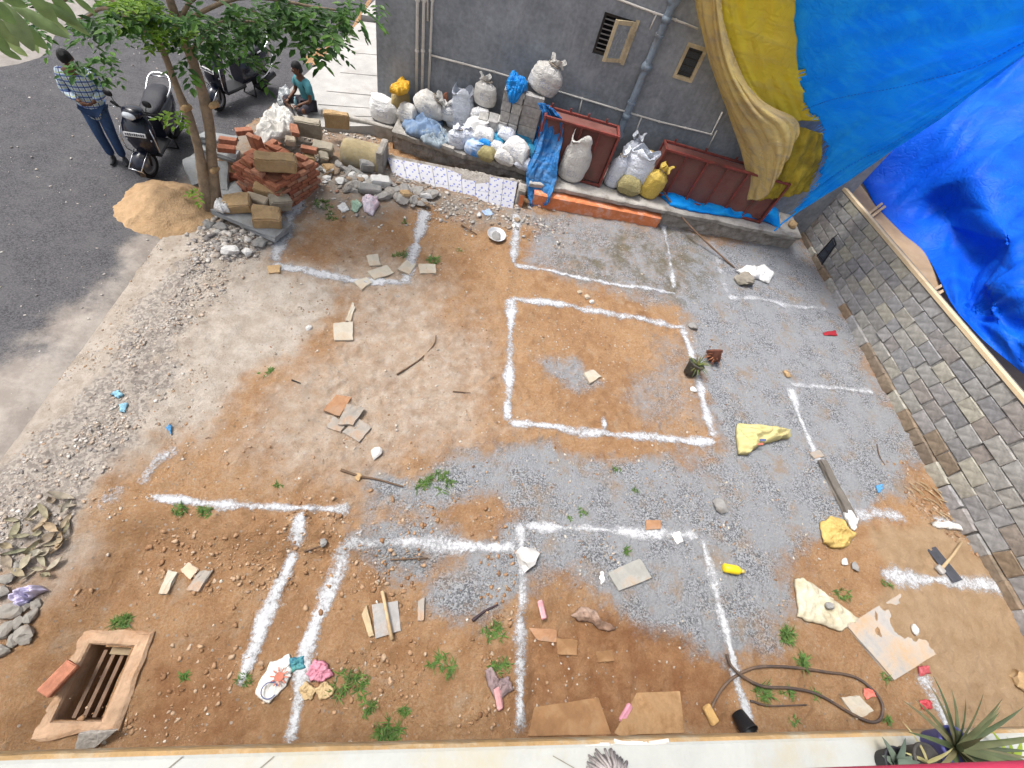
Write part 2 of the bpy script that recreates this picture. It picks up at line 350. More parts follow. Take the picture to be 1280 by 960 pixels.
def ground_material():
    m, t, p = newmat('soil_and_stone_dust'); N = t.nodes.new; L = t.links.new
    tc = N('ShaderNodeTexCoord'); co = tc.outputs['Object']
    def noise(s, d=6, r=.65): n = N('ShaderNodeTexNoise'); n.inputs['Scale'].default_value = s; n.inputs['Detail'].default_value = d; n.inputs['Roughness'].default_value = r; L(co, n.inputs['Vector']); return n.outputs[0]
    def rng_(v, a, b, c=0, d=1): r = N('ShaderNodeMapRange'); r.interpolation_type = 'SMOOTHSTEP'; r.inputs[1].default_value = a; r.inputs[2].default_value = b; r.inputs[3].default_value = c; r.inputs[4].default_value = d; L(v, r.inputs[0]); return r.outputs[0]
    def mix(f, a, b, mode='MIX'):
        x = N('ShaderNodeMix'); x.data_type = 'RGBA'; x.blend_type = mode
        for s, v in ((0, f), (6, a), (7, b)):
            if isinstance(v, (int, float)): x.inputs[s].default_value = v
            elif isinstance(v, tuple): x.inputs[s].default_value = (*v, 1)
            else: L(v, x.inputs[s])
        return x.outputs[2]
    def math_(op, a, b):
        x = N('ShaderNodeMath'); x.operation = op
        for s, v in ((0, a), (1, b)):
            if isinstance(v, (int, float)): x.inputs[s].default_value = v
            else: L(v, x.inputs[s])
        return x.outputs[0]
    def at_(n): a = N('ShaderNodeAttribute'); a.attribute_name = n; return a.outputs['Fac']
    big = noise(.9, 5); mid = noise(4, 8, .7); fine = noise(28, 8, .75); grit = noise(110, 3, .8)
    # orange soil
    soil = mix(rng_(mid, .34, .68), (.35, .185, .085), (.51, .315, .170))
    soil = mix(rng_(big, .38, .62), soil, mix(rng_(fine, .35, .65), (.45, .248, .115), (.54, .355, .205)))
    soil = mix(rng_(fine, .52, .74, 0, .6), soil, (.47, .37, .275))
    soil = mix(rng_(noise(.6, 6, .7), .46, .64, 0, .65), soil, mix(rng_(fine, .3, .7), (.32, .165, .075), (.44, .25, .13)))
    soil = mix(rng_(noise(2.0, 8, .75), .55, .72, 0, .7), soil, (.50, .385, .275))
    soil = mix(rng_(noise(7.5, 6, .75), .56, .74, 0, .5), soil, (.24, .135, .07))
    # darker freshly dug earth
    dug = mix(rng_(mid, .35, .65), (.29, .135, .06), (.43, .235, .115))
    soil = mix(at_('dark'), soil, dug)
    soil = mix(rng_(noise(46, 5, .8), .40, .62, .30, 0), soil, mix(.6, soil, (.07, .035, .015)))
    # pale dust near the road
    pale = mix(rng_(mid, .35, .65), (.45, .38, .31), (.60, .535, .465))
    pm = rng_(math_('ADD', at_('pale'), math_('MULTIPLY', math_('SUBTRACT', noise(6, 9, .8), .5), 1.3)), .0, 1.05)
    soil = mix(pm, soil, pale)
    # rubble dust
    soil = mix(math_('MULTIPLY', at_('rubble'), rng_(mid, .35, .6, .35, 1)), soil, (.33, .285, .24))
    # grey crusher dust
    v1 = N('ShaderNodeTexVoronoi'); v1.inputs['Scale'].default_value = 62; L(co, v1.inputs['Vector'])
    sepv = N('ShaderNodeSeparateColor'); L(v1.outputs['Color'], sepv.inputs[0])
    salt = mix(rng_(sepv.outputs[0], .1, .9), (.14, .148, .16), (.46, .475, .50))
    smooth_g = mix(rng_(fine, .3, .7), (.32, .333, .352), (.41, .425, .445))
    gv = mix(rng_(noise(1.7, 6, .7), .40, .60), salt, smooth_g)
    gv = mix(rng_(noise(2.1, 7, .75), .50, .70, 0, .85), gv, (.37, .275, .19))
    gv = mix(rng_(noise(5.5, 7, .75), .60, .72, 0, .6), gv, (.47, .485, .50))
    gm = rng_(math_('ADD', at_('gravel'), math_('MULTIPLY', math_('SUBTRACT', noise(11, 9, .85), .5), 1.9)), .16, .90)
    col = mix(gm, soil, gv)
    # verge chippings
    vm = rng_(math_('ADD', at_('verge'), math_('MULTIPLY', math_('SUBTRACT', noise(9, 8, .8), .5), 1.2)), .45, .8)
    v2 = N('ShaderNodeTexVoronoi'); v2.inputs['Scale'].default_value = 34; L(co, v2.inputs['Vector'])
    sep2 = N('ShaderNodeSeparateColor'); L(v2.outputs['Color'], sep2.inputs[0])
    vcol = mix(rng_(sep2.outputs[1], .1, .95), (.22, .195, .18), (.56, .50, .44))
    col = mix(math_('MULTIPLY', vm, .7), col, vcol)
    # sand
    sn = mix(rng_(mid, .3, .7), (.40, .265, .15), (.49, .345, .215))
    col = mix(at_('sand'), col, sn)
    # damp algae stain
    col = mix(math_('MULTIPLY', at_('damp'), rng_(noise(2.2, 6, .7), .42, .62, 0, .75)), col, (.16, .135, .075))
    # scattered pale chips and dark grit in the soil
    v3 = N('ShaderNodeTexVoronoi'); v3.inputs['Scale'].default_value = 24; L(co, v3.inputs['Vector'])
    s3 = N('ShaderNodeSeparateColor'); L(v3.outputs['Color'], s3.inputs[0])
    chip = math_('MULTIPLY', math_('GREATER_THAN', s3.outputs[0], .93), math_('LESS_THAN', v3.outputs['Distance'], .33))
    notsand = math_('SUBTRACT', 1, at_('sand'))
    col = mix(math_('MULTIPLY', math_('MULTIPLY', chip, notsand), .8), col, mix(s3.outputs[1], (.22, .16, .11), (.55, .50, .44)))
    col = mix(rng_(grit, .35, .7, .18, 0), col, (.06, .045, .035))
    L(col, p.inputs['Base Color']); p.inputs['Roughness'].default_value = .95; p.inputs['Specular IOR Level'].default_value = .15
    hgt = math_('ADD', math_('ADD', math_('MULTIPLY', fine, 1.0), math_('MULTIPLY', grit, .35)), math_('MULTIPLY', chip, .3))
    hgt = math_('ADD', hgt, math_('MULTIPLY', v1.outputs['Distance'], math_('MULTIPLY', gm, -.35)))
    b = N('ShaderNodeBump'); b.inputs['Strength'].default_value = 1.0; b.inputs['Distance'].default_value = .045; L(hgt, b.inputs['Height']); L(b.outputs[0], p.inputs['Normal'])
    return m
me.materials.append(ground_material())
ground = bpy.data.objects.new('ground', me); COL.objects.link(ground); struct(ground)

# ------------------------------------------------------------------ road
def road_material():
    m, t, p = newmat('dusty_asphalt'); N = t.nodes.new; L = t.links.new
    tc = N('ShaderNodeTexCoord'); co = tc.outputs['Object']
    def noise(s, d=6, r=.65): n = N('ShaderNodeTexNoise'); n.inputs['Scale'].default_value = s; n.inputs['Detail'].default_value = d; n.inputs['Roughness'].default_value = r; L(co, n.inputs['Vector']); return n.outputs[0]
    def rng_(v, a, b, c=0, d=1): r = N('ShaderNodeMapRange'); r.interpolation_type = 'SMOOTHSTEP'; r.inputs[1].default_value = a; r.inputs[2].default_value = b; r.inputs[3].default_value = c; r.inputs[4].default_value = d; L(v, r.inputs[0]); return r.outputs[0]
    def mix(f, a, b):
        x = N('ShaderNodeMix'); x.data_type = 'RGBA'
        for s, v in ((0, f), (6, a), (7, b)):
            if isinstance(v, (int, float)): x.inputs[s].default_value = v
            elif isinstance(v, tuple): x.inputs[s].default_value = (*v, 1)
            else: L(v, x.inputs[s])
        return x.outputs[2]
    a = N('ShaderNodeAttribute'); a.attribute_name = 'dust'
    fine = noise(30, 8, .75); mid = noise(2.5, 8, .7)
    v1 = N('ShaderNodeTexVoronoi'); v1.inputs['Scale'].default_value = 70; L(co, v1.inputs['Vector']); sp = N('ShaderNodeSeparateColor'); L(v1.outputs['Color'], sp.inputs[0])
    asp = mix(rng_(sp.outputs[0], .1, .9), (.042, .041, .045), (.088, .086, .092))
    asp = mix(rng_(mid, .4, .68, 0, .5), asp, (.105, .102, .104))
    asp = mix(rng_(noise(7, 8, .8), .60, .74, 0, .6), asp, (.16, .152, .148))
    dust = mix(rng_(mid, .35, .65), (.22, .19, .165), (.33, .295, .26))
    md = N('ShaderNodeMath'); md.operation = 'ADD'; L(a.outputs['Fac'], md.inputs[0])
    m2 = N('ShaderNodeMath'); m2.operation = 'MULTIPLY_ADD'; L(noise(3.5, 9, .8), m2.inputs[0]); m2.inputs[1].default_value = 1.1; m2.inputs[2].default_value = -.55; L(m2.outputs[0], md.inputs[1])
    col = mix(rng_(md.outputs[0], .28, .92), asp, dust)
    L(col, p.inputs['Base Color']); p.inputs['Roughness'].default_value = .88; p.inputs['Specular IOR Level'].default_value = .25
    b = N('ShaderNodeBump'); b.inputs['Strength'].default_value = .55; b.inputs['Distance'].default_value = .015; L(fine, b.inputs['Height']); L(b.outputs[0], p.inputs['Normal'])
    return m
rxs = np.concatenate([[-13.5, -12], np.arange(-11, -4.2, .12)]); rys = np.concatenate([[-40, -20, -8, -3], np.arange(-1.5, 16, .12), [18, 24, 40]])
RX, RY = np.meshgrid(rxs, rys)
edge = .16 * fbm(RY * .9, RX * 0 + 3, 55, 4)
RX = RX + ss(8.3, 9.6, RY) * ss(-5.6, -4.3, RX) * 1.3
RX = np.where((RX > -4.6) & (RY < 8.4), RX + edge * ss(-4.8, -4.25, RX), RX)
RZ = .012 + .02 * fbm(RX * .7, RY * .7, 66, 3)
RZ = RZ - .11 * ss(-4.72, -4.42, RX) * (1 - ss(8.3, 8.9, RY))
mb = MB(); mb.grid([[(RX[i, j], RY[i, j], RZ[i, j]) for j in range(RX.shape[1])] for i in range(RX.shape[0])])
road = struct(mb.build('road', road_material(), smooth=True))
P_DUST = gpoly([(340, 285), (230, 290), (160, 320), (60, 400), (-60, 440), (-400, 500), (-300, 900), (0, 800), (200, 560)])
dv = ss(-.8, 1.3, poly_sd(P_DUST, RX.ravel(), RY.ravel()) + .8 * fbm(RX.ravel() * .8, RY.ravel() * .8, 77, 4))
dv = np.maximum(dv, (ss(-5.6, -4.35, RX.ravel() + .7 * fbm(RX.ravel() * 1.3, RY.ravel() * 1.3, 88, 4)) * (1 - ss(7.6, 9.2, RY.ravel()))))
a = road.data.attributes.new('dust', 'FLOAT', 'POINT'); a.data.foreach_set('value', dv.astype(np.float32))
# far verge across the road
mb = MB(); mb.grid([[(x + (.5 * fbm(y * .8, 2, 4, 4) if x > -9 else 0), y, (.035 if x < -8.8 else -.03) + .03 * fbm(x, y, 3, 3)) for x in np.arange(-24, -8.3, .35)] for y in np.arange(-6, 34, .4)])
struct(mb.build('far_verge', mat('far_verge_dirt', (.27, .25, .23), .95, .3, 1.5, .5, 25, dirt=(.16, .14, .12), dscale=.8), smooth=True))

# ------------------------------------------------------------------ concrete pavement beside the neighbouring house
PZ = .30
conc_pale = mat('pale_concrete', (.36, .35, .335), .85, .16, 2.5, .3, 50, dirt=(.29, .27, .25), dirtamt=.35, dscale=2)
pv = [az(305, 158, .02), az(352, 118, .08), az(425, 42, .1), az(455, 2, .1)]
def strip(name, left, right, m, thick):
    b = MB(); n = 26
    Lp = spline(left, n); Rp = spline(right, n)
    rows = []
    for i in range(n):
        r = []
        for j in range(9):
            t = j / 8; p = Lp[i] * (1 - t) + Rp[i] * t; r.append((p[0], p[1], p[2] + .008 * float(fbm(p[0] * 2, p[1] * 2, 8, 3))))
        rows.append(r)
    b.grid(rows)
    skirt = [[(r[0][0], r[0][1], r[0][2]) for r in rows], [(r[0][0] - .03, r[0][1], -.1) for r in rows]]; b.grid(skirt)
    b.grid([[(x, y, -.1) for (x, y, z) in rows[0]], rows[0]])
    b.grid([[(r[8][0], r[8][1], r[8][2]) for r in rows], [(r[8][0] + .01, r[8][1], -.1) for r in rows]])
    return b.build(name, m, smooth=False)
lft = [(-4.30, 9.15, .05), (-4.12, 10.6, .08), (-3.78, 12.8, .12), (-3.45, 15.1, .14)]
rgt = [(-1.55, 10.02, .30), (-1.9, 10.8, .31), (-2.0, 13.0, .32), (-2.0, 15.1, .32)]
pavement = struct(strip('pavement', lft, rgt, conc_pale, .3))
b = MB()                                               # saw cuts across the concrete
for t in (.16, .27, .40, .55, .70):
    a0 = Vector(spline(lft, 50)[int(t * 49)]); a1 = Vector(spline(rgt, 50)[int(t * 49)])
    p0 = a0.lerp(a1, .35); b.box((0, 0, 0), (.001, .001, .001)) if False else None
    q = MB(); q.bar(p0 + Vector((0, 0, .006)), a1.lerp(a0, .1) + Vector((0, 0, .006)), .012, .006); q.build('joint', mat('joint_dark', (.20, .19, .18), .95), pavement)
lft2 = [(-3.45, 15.2, .26), (-3.2, 17.5, .28), (-2.9, 21, .3)]; rgt2 = [(-2.0, 15.2, .4), (-2.0, 17.5, .42), (-2.0, 21, .44)]
struct(strip('pavement_step', lft2, rgt2, conc_pale, .3))

# ------------------------------------------------------------------ chalk outlines
def chalk_material():
    m, t, p = newmat('lime_powder'); N = t.nodes.new; L = t.links.new
    tc = N('ShaderNodeTexCoord'); co = tc.outputs['Object']
    n = N('ShaderNodeTexNoise'); n.inputs['Scale'].default_value = 26; n.inputs['Detail'].default_value = 8; n.inputs['Roughness'].default_value = .8; L(co, n.inputs['Vector'])
    n2 = N('ShaderNodeTexNoise'); n2.inputs['Scale'].default_value = 3.2; n2.inputs['Detail'].default_value = 4; L(co, n2.inputs['Vector'])
    a = N('ShaderNodeAttribute'); a.attribute_name = 'edge'
    s = N('ShaderNodeMath'); s.operation = 'MULTIPLY_ADD'; L(n.outputs[0], s.inputs[0]); s.inputs[1].default_value = 3.2; s.inputs[2].default_value = -2.28
    s1 = N('ShaderNodeMath'); s1.operation = 'MULTIPLY_ADD'; L(n2.outputs[0], s1.inputs[0]); s1.inputs[1].default_value = 1.8; L(s.outputs[0], s1.inputs[2])
    s2 = N('ShaderNodeMath'); s2.operation = 'ADD'; L(s1.outputs[0], s2.inputs[0]); L(a.outputs['Fac'], s2.inputs[1])
    r = N('ShaderNodeMapRange'); r.inputs[1].default_value = .62; r.inputs[2].default_value = 1.5; L(s2.outputs[0], r.inputs[0])
    cm = N('ShaderNodeMix'); cm.data_type = 'RGBA'; L(n.outputs[0], cm.inputs[0]); cm.inputs[6].default_value = (.30, .305, .315, 1); cm.inputs[7].default_value = (.60, .61, .63, 1)
    L(cm.outputs[2], p.inputs['Base Color']); p.inputs['Roughness'].default_value = 1; p.inputs['Specular IOR Level'].default_value = .1
    tr = N('ShaderNodeBsdfTransparent'); ms = N('ShaderNodeMixShader'); L(r.outputs[0], ms.inputs[0]); L(tr.outputs[0], ms.inputs[1]); L(p.outputs[0], ms.inputs[2])
    bb = N('ShaderNodeBump'); bb.inputs['Strength'].default_value = .5; bb.inputs['Distance'].default_value = .02; L(n.outputs[0], bb.inputs['Height']); L(bb.outputs[0], p.inputs['Normal'])
    L(ms.outputs[0], t.nodes['Material Output'].inputs[0]); return m
CHALK = chalk_material()
CHK = []
def chalk(name, label, lines):
    """lines: list of (pixel path, width px, strength); each a powder ribbon that follows the soil"""
    verts = []; faces = []; ed = []
    for li, (path, wpx, stren) in enumerate(lines):
        P = [at(*q) for q in path]; L = sum((P[i + 1] - P[i]).length for i in range(len(P) - 1)); n = max(8, int(L / .03))
        pts = []; 
        for i in range(n):                                   # straight runs between the marked points
            s = i / (n - 1) * L; k = 0
            while k < len(P) - 2 and s > (P[k + 1] - P[k]).length: s -= (P[k + 1] - P[k]).length; k += 1
            pts.append(P[k].lerp(P[k + 1], min(1, s / max(1e-6, (P[k + 1] - P[k]).length))))
        base = len(verts); C = 9; wobble = random.uniform(0, 100)
        for i, p in enumerate(pts):
            d = (pts[min(i + 1, n - 1)] - pts[max(i - 1, 0)]); d.z = 0; d.normalize(); nrm = Vector((-d.y, d.x, 0))
            wd = wpx * mpp(p) * 1.75 * (1 + .9 * float(fbm(i * .11, wobble, 3, 3)))
            off = .035 * float(fbm(i * .05, wobble + 9, 4, 3))
            for j in range(C):
                u = j / (C - 1) * 2 - 1; q = p + nrm * (u * wd / 2 + off)
                verts.append((q.x, q.y, H(q.x, q.y) + .007 + .006 * (1 - u * u) + li * .002))
                e = 1 - abs(u) ** 1.5; endf = min(1, min(i, n - 1 - i) / 4 + .25)
                ed.append((e * 1.25 * endf) * (.75 + .25 * stren) - (1 - stren) * .5)
        for i in range(n - 1):
            for j in range(C - 1): a_ = base + i * C + j; faces.append((a_, a_ + 1, a_ + C + 1, a_ + C))
    me = bpy.data.meshes.new(name); me.from_pydata(verts, [], faces); me.materials.append(CHALK)
    me.polygons.foreach_set('use_smooth', [True] * len(faces))
    aa = me.attributes.new('edge', 'FLOAT', 'POINT'); aa.data.foreach_set('value', ed)
    o = bpy.data.objects.new(name, me); COL.objects.link(o); tag(o, label, 'chalk line'); return o
chalk('chalk_outline', 'white chalk outline on the soil running up to the red brick stack',
      [([(378, 226), (362, 275), (341, 328)], 13, 1.25), ([(338, 330), (400, 342), (448, 352), (503, 354)], 9, 1.2), ([(504, 356), (516, 318), (533, 264)], 11, 1.15), ([(497, 368), (498, 375)], 9, .5)])
chalk('chalk_outline', 'white chalk outline below the orange painted kerb',
      [([(646, 266), (642, 331)], 8, .95), ([(641, 331), (700, 342), (780, 358), (846, 368)], 6, .9), ([(830, 280), (836, 320), (842, 364)], 7, .75)])
chalk('chalk_square', 'white chalk square with the pot plants on its side line',
      [([(640, 372), (637, 440), (634, 528)], 10, 1), ([(636, 374), (700, 380), (760, 392), (858, 411)], 9, .95), ([(850, 408), (864, 440), (878, 500), (894, 550)], 10, .9), ([(634, 528), (720, 538), (800, 545), (896, 553)], 10, 1), ([(754, 520), (755, 540)], 7, 1)])
chalk('chalk_line', 'faint white chalk line beside the spilled cement bag',
      [([(890, 300), (897, 330), (908, 368)], 12, .45), ([(908, 372), (950, 374), (985, 383), (1034, 387)], 9, .75)])
chalk('chalk_corner', 'white chalk corner reaching the grey block wall',
      [([(985, 480), (1040, 485), (1092, 490)], 9, .7), ([(986, 482), (1000, 525), (1018, 566), (1028, 584)], 9, .9)])
chalk('chalk_line', 'thick white chalk line with a leg running toward the drain pit',
      [([(183, 623), (260, 628), (330, 634), (440, 637)], 11, 1), ([(381, 634), (373, 672), (368, 688)], 12, .95), ([(368, 686), (345, 745), (322, 800), (300, 858)], 13, 1.1)])
chalk('chalk_corner', 'wide white chalk corner beside the printed plastic sack',
      [([(432, 674), (420, 720), (395, 780), (375, 860), (360, 932)], 14, 1.1), ([(425, 680), (480, 678), (560, 680), (650, 685)], 14, .9), ([(444, 662), (455, 672)], 9, .7)])
chalk('chalk_outline', 'white chalk outline around the crusher dust bed and cardboard sheets',
      [([(652, 652), (652, 690), (651, 780), (652, 850), (651, 918)], 12, .85), ([(655, 658), (720, 660), (800, 666), (876, 670)], 9, .95), ([(877, 668), (886, 710), (905, 780), (920, 850), (938, 908)], 12, 1)])
chalk('chalk_line', 'white lime line crossing the sand heap beside the hoe',
      [([(1098, 718), (1150, 724), (1200, 728), (1254, 734)], 15, 1)])
chalk('chalk_line', 'short white lime line over the sand behind the spiky plant',
      [([(1150, 838), (1170, 875), (1192, 915)], 13, .9)])
chalk('chalk_line', 'broken white lime line between the cracked slab and block wall',
      [([(1068, 645), (1100, 643), (1134, 648)], 18, .75), ([(1165, 650), (1205, 653)], 10, .8)])
chalk('chalk_smear', 'pale cement smear on the verge beside the fallen leaves',
      [([(120, 640), (140, 620), (160, 604)], 18, .55)])
chalk('chalk_smear', 'faint pale lime smear on the soil above the thick chalk line',
      [([(172, 612), (195, 578), (230, 560)], 15, .5)])

# ================================================================== NEIGHBOURING HOUSE
UD = Vector((1, -.075, 0)).normalized(); UN = Vector((UD.y, -UD.x, 0))        # along the wall / out of the wall (towards the plot)
W0 = Vector((-2.12, 10.55, 0))
WM = Matrix((UD, -UN, Vector((0, 0, 1)))).transposed()                          # columns: along, into, up
def onw(px, py, off=0): return plane_at(px, py, W0 + UN * off, UN)
def wl(u, z, off=0): return W0 + UD * u + UN * off + Vector((0, 0, z))
def wu(p): return (p - W0).dot(UD)

def plaster():
    m, t, p = newmat('grey_cement_plaster'); N = t.nodes.new; L = t.links.new
    tc = N('ShaderNodeTexCoord'); co = tc.outputs['Object']
    n1 = N('ShaderNodeTexNoise'); n1.inputs['Scale'].default_value = 1.1; n1.inputs['Detail'].default_value = 8; n1.inputs['Roughness'].default_value = .7; L(co, n1.inputs['Vector'])
    mp = N('ShaderNodeMapping'); mp.inputs['Scale'].default_value = (9, 9, .55); L(co, mp.inputs['Vector'])
    n2 = N('ShaderNodeTexNoise'); n2.inputs['Scale'].default_value = 1; n2.inputs['Detail'].default_value = 5; L(mp.outputs[0], n2.inputs['Vector'])
    n3 = N('ShaderNodeTexNoise'); n3.inputs['Scale'].default_value = 14; n3.inputs['Detail'].default_value = 8; L(co, n3.inputs['Vector'])
    c = N('ShaderNodeValToRGB'); c.color_ramp.elements[0].position = .32; c.color_ramp.elements[0].color = (.175, .187, .202, 1); c.color_ramp.elements[1].position = .68; c.color_ramp.elements[1].color = (.30, .316, .338, 1); L(n1.outputs[0], c.inputs[0])
    r = N('ShaderNodeMapRange'); r.inputs[1].default_value = .54; r.inputs[2].default_value = .78; r.inputs[4].default_value = .75; L(n2.outputs[0], r.inputs[0])
    m1 = N('ShaderNodeMix'); m1.data_type = 'RGBA'; L(r.outputs[0], m1.inputs[0]); L(c.outputs[0], m1.inputs[6]); m1.inputs[7].default_value = (.33, .335, .345, 1)
    r3 = N('ShaderNodeMapRange'); r3.inputs[1].default_value = .3; r3.inputs[2].default_value = .7; r3.inputs[3].default_value = .85; r3.inputs[4].default_value = 1.15; L(n3.outputs[0], r3.inputs[0])
    m2 = N('ShaderNodeMix'); m2.data_type = 'RGBA'; m2.blend_type = 'MULTIPLY'; m2.inputs[0].default_value = 1; L(m1.outputs[2], m2.inputs[6]); L(r3.outputs[0], m2.inputs[7])
    n4 = N('ShaderNodeTexNoise'); n4.inputs['Scale'].default_value = .8; n4.inputs['Detail'].default_value = 7; n4.inputs['Roughness'].default_value = .6; n4.inputs['Distortion'].default_value = .4; L(co, n4.inputs['Vector'])
    r4 = N('ShaderNodeMapRange'); r4.inputs[1].default_value = .58; r4.inputs[2].default_value = .64; r4.inputs[4].default_value = .45; L(n4.outputs[0], r4.inputs[0])
    m4 = N('ShaderNodeMix'); m4.data_type = 'RGBA'; L(r4.outputs[0], m4.inputs[0]); L(m2.outputs[2], m4.inputs[6]); m4.inputs[7].default_value = (.36, .365, .37, 1)
    L(m4.outputs[2], p.inputs['Base Color']); p.inputs['Roughness'].default_value = .9; p.inputs['Specular IOR Level'].default_value = .2
    b = N('ShaderNodeBump'); b.inputs['Strength'].default_value = .3; b.inputs['Distance'].default_value = .02; L(n3.outputs[0], b.inputs['Height']); L(b.outputs[0], p.inputs['Normal']); return m
PLAST = plaster()
house = empty('house', W0, 0, 'grey cement plastered house wall with two small windows and pipes', 'house')
def hb(mb, name, m, parent=house, smooth=False):
    """build in world coordinates as a part of the house"""
    return par(mb.build(name, m, None, smooth, origin=W0), parent)
WIN = []
for quad in ([(755, 15), (797, 27), (774, 77), (741, 67)], [(861, 53), (884, 60), (866, 103), (839, 97)]):
    P = [onw(*q) for q in quad]; us = [wu(p) for p in P]; zs = [p.z for p in P]
    WIN.append(((us[0] + us[3]) / 2, (us[1] + us[2]) / 2, (zs[2] + zs[3]) / 2, (zs[0] + zs[1]) / 2))
WTOP = 5.0; WLEN = 10.95
def wall_with_holes(mb, u0, u1, z0, z1, holes, th):
    us = sorted({u0, u1, *[h[0] for h in holes], *[h[1] for h in holes]}); zs = sorted({z0, z1, *[h[2] for h in holes], *[h[3] for h in holes]})
    for i in range(len(us) - 1):
        for j in range(len(zs) - 1):
            um = (us[i] + us[i + 1]) / 2; zm = (zs[j] + zs[j + 1]) / 2
            if any(h[0] < um < h[1] and h[2] < zm < h[3] for h in holes): continue
            mb.add([wl(us[i], zs[j]), wl(us[i + 1], zs[j]), wl(us[i + 1], zs[j + 1]), wl(us[i], zs[j + 1])], [(0, 1, 2, 3)])
    for h in holes:
        for (ua, za, ub, zb) in ((h[0], h[2], h[0], h[3]), (h[1], h[2], h[1], h[3]), (h[0], h[2], h[1], h[2]), (h[0], h[3], h[1], h[3])):
            mb.add([wl(ua, za), wl(ub, zb), wl(ub, zb, -th), wl(ua, za, -th)], [(0, 1, 2, 3)])
mb = MB(); wall_with_holes(mb, 0, WLEN, -.2, WTOP, WIN, .22)
mb.add([wl(0, -.2), wl(0, WTOP), wl(0, WTOP, -9), wl(0, -.2, -9)], [(0, 1, 2, 3)])
mb.add([wl(0, WTOP), wl(WLEN, WTOP), wl(WLEN, WTOP, -9), wl(0, WTOP, -9)], [(0, 1, 2, 3)])
mb.add([wl(WLEN, -.2), wl(WLEN, WTOP), wl(WLEN, WTOP, -9), wl(WLEN, -.2, -9)], [(0, 1, 2, 3)])
hb(mb, 'wall', PLAST)
cream = mat('cream_window_paint', (.50, .41, .26), .6, .2, 8, .1, dirt=(.25, .19, .12), dirtamt=.35)
room_shade = mat('painted_room_shade', (.015, .015, .016), .9, .1)
iron_d = mat('dark_iron', (.05, .045, .04), .6, .2, 10, .1)
glass = mat('frosted_pane', (.10, .12, .14), .25, .3, 30, .3, 90, spec=.5)
# window one: barred opening and a casement swung out
u0, u1, z0, z1 = WIN[0]
wn = par(empty('window', wl((u0 + u1) / 2, z0)), house)
mb = MB(); t = .055
for a_, b_ in (((u0, z0), (u0, z1)), ((u1, z0), (u1, z1))): mb.bar(wl(a_[0] + (t / 2 if a_[0] == u0 else -t / 2), z0, -.08), wl(a_[0] + (t / 2 if a_[0] == u0 else -t / 2), z1, -.08), t, .06, up=UN)
mb.bar(wl(u0 + t, z0 + t / 2, -.08), wl(u1 - t, z0 + t / 2, -.08), .06, t); mb.bar(wl(u0 + t, z1 - t / 2, -.08), wl(u1 - t, z1 - t / 2, -.08), .06, t)
hb(mb, 'frame', iron_d, wn)
for k in range(7):
    zz = z0 + .1 + (z1 - z0 - .2) * k / 6; mb = MB(); mb.tube([wl(u0 + .05, zz, -.04), wl(u1 - .05, zz, -.04)], .011, 8); hb(mb, 'bar', mat('bar_grey', (.22, .21, .2), .5, .2), wn)
mb = MB(); mb.add([wl(u0, z0, -.21), wl(u1, z0, -.21), wl(u1, z1, -.21), wl(u0, z1, -.21)], [(0, 1, 2, 3)]); hb(mb, 'room_shade_panel', room_shade, wn)  # near-black panel paints the shade of the unlit room
hinge = wl(u1 - .01, 0, .03); ang = R(138); sw = (u1 - u0) * .72
sdir = (UD * math.cos(ang) + UN * math.sin(ang)) * 1.0; sh = par(empty('shutter', wl(u1, z0)), house)
sdir = (-UD * math.cos(R(28)) + UN * math.sin(R(28)))
def sp(u, z): return Vector((hinge.x, hinge.y, 0)) + sdir * u + Vector((0, 0, z))
mb = MB(); t = .065
mb.bar(sp(t / 2, z0), sp(t / 2, z1), t, .035, up=UN); mb.bar(sp(sw - t / 2, z0), sp(sw - t / 2, z1), t, .035, up=UN)
mb.bar(sp(t, z0 + t / 2), sp(sw - t, z0 + t / 2), .034, t); mb.bar(sp(t, z1 - t / 2), sp(sw - t, z1 - t / 2), .034, t); hb(mb, 'casement_frame', cream, sh)
mb = MB(); mb.bar(sp(t - .01, (z0 + z1) / 2), sp(sw - t + .01, (z0 + z1) / 2), .008, z1 - z0 - 2 * t + .02); hb(mb, 'pane', mat('shutter_pane', (.26, .28, .29), .35, .3, 20, .2), sh)
mb = MB(); mb.bar(wl(u1 + .035, z0 - .03, .012), wl(u1 + .035, z1 + .03, .012), .07, .03, up=UN); hb(mb, 'jamb', cream, sh)
# window two: closed, cream frame
u0, u1, z0, z1 = WIN[1]
wn = par(empty('window', wl((u0 + u1) / 2, z0)), house)
mb = MB(); t = .06
for uu in (u0 + t / 2, u1 - t / 2): mb.bar(wl(uu, z0, -.01), wl(uu, z1, -.01), t, .06, up=UN)
for zz in (z0 + t / 2, z1 - t / 2): mb.bar(wl(u0 + t, zz, -.01), wl(u1 - t, zz, -.01), .06, t)
hb(mb, 'frame', cream, wn)
mb = MB(); mb.add([wl(u0, z0, -.04), wl(u1, z0, -.04), wl(u1, z1, -.04), wl(u0, z1, -.04)], [(0, 1, 2, 3)]); hb(mb, 'pane', mat('dark_mesh_pane', (.045, .05, .055), .4, .5, 60, .3), wn)
for k in range(4):
    zz = z0 + t + (z1 - z0 - 2 * t) * (k + .5) / 4; mb = MB(); mb.tube([wl(u0 + t, zz, -.028), wl(u1 - t, zz, -.028)], .008, 6); hb(mb, 'bar', iron_d, wn)
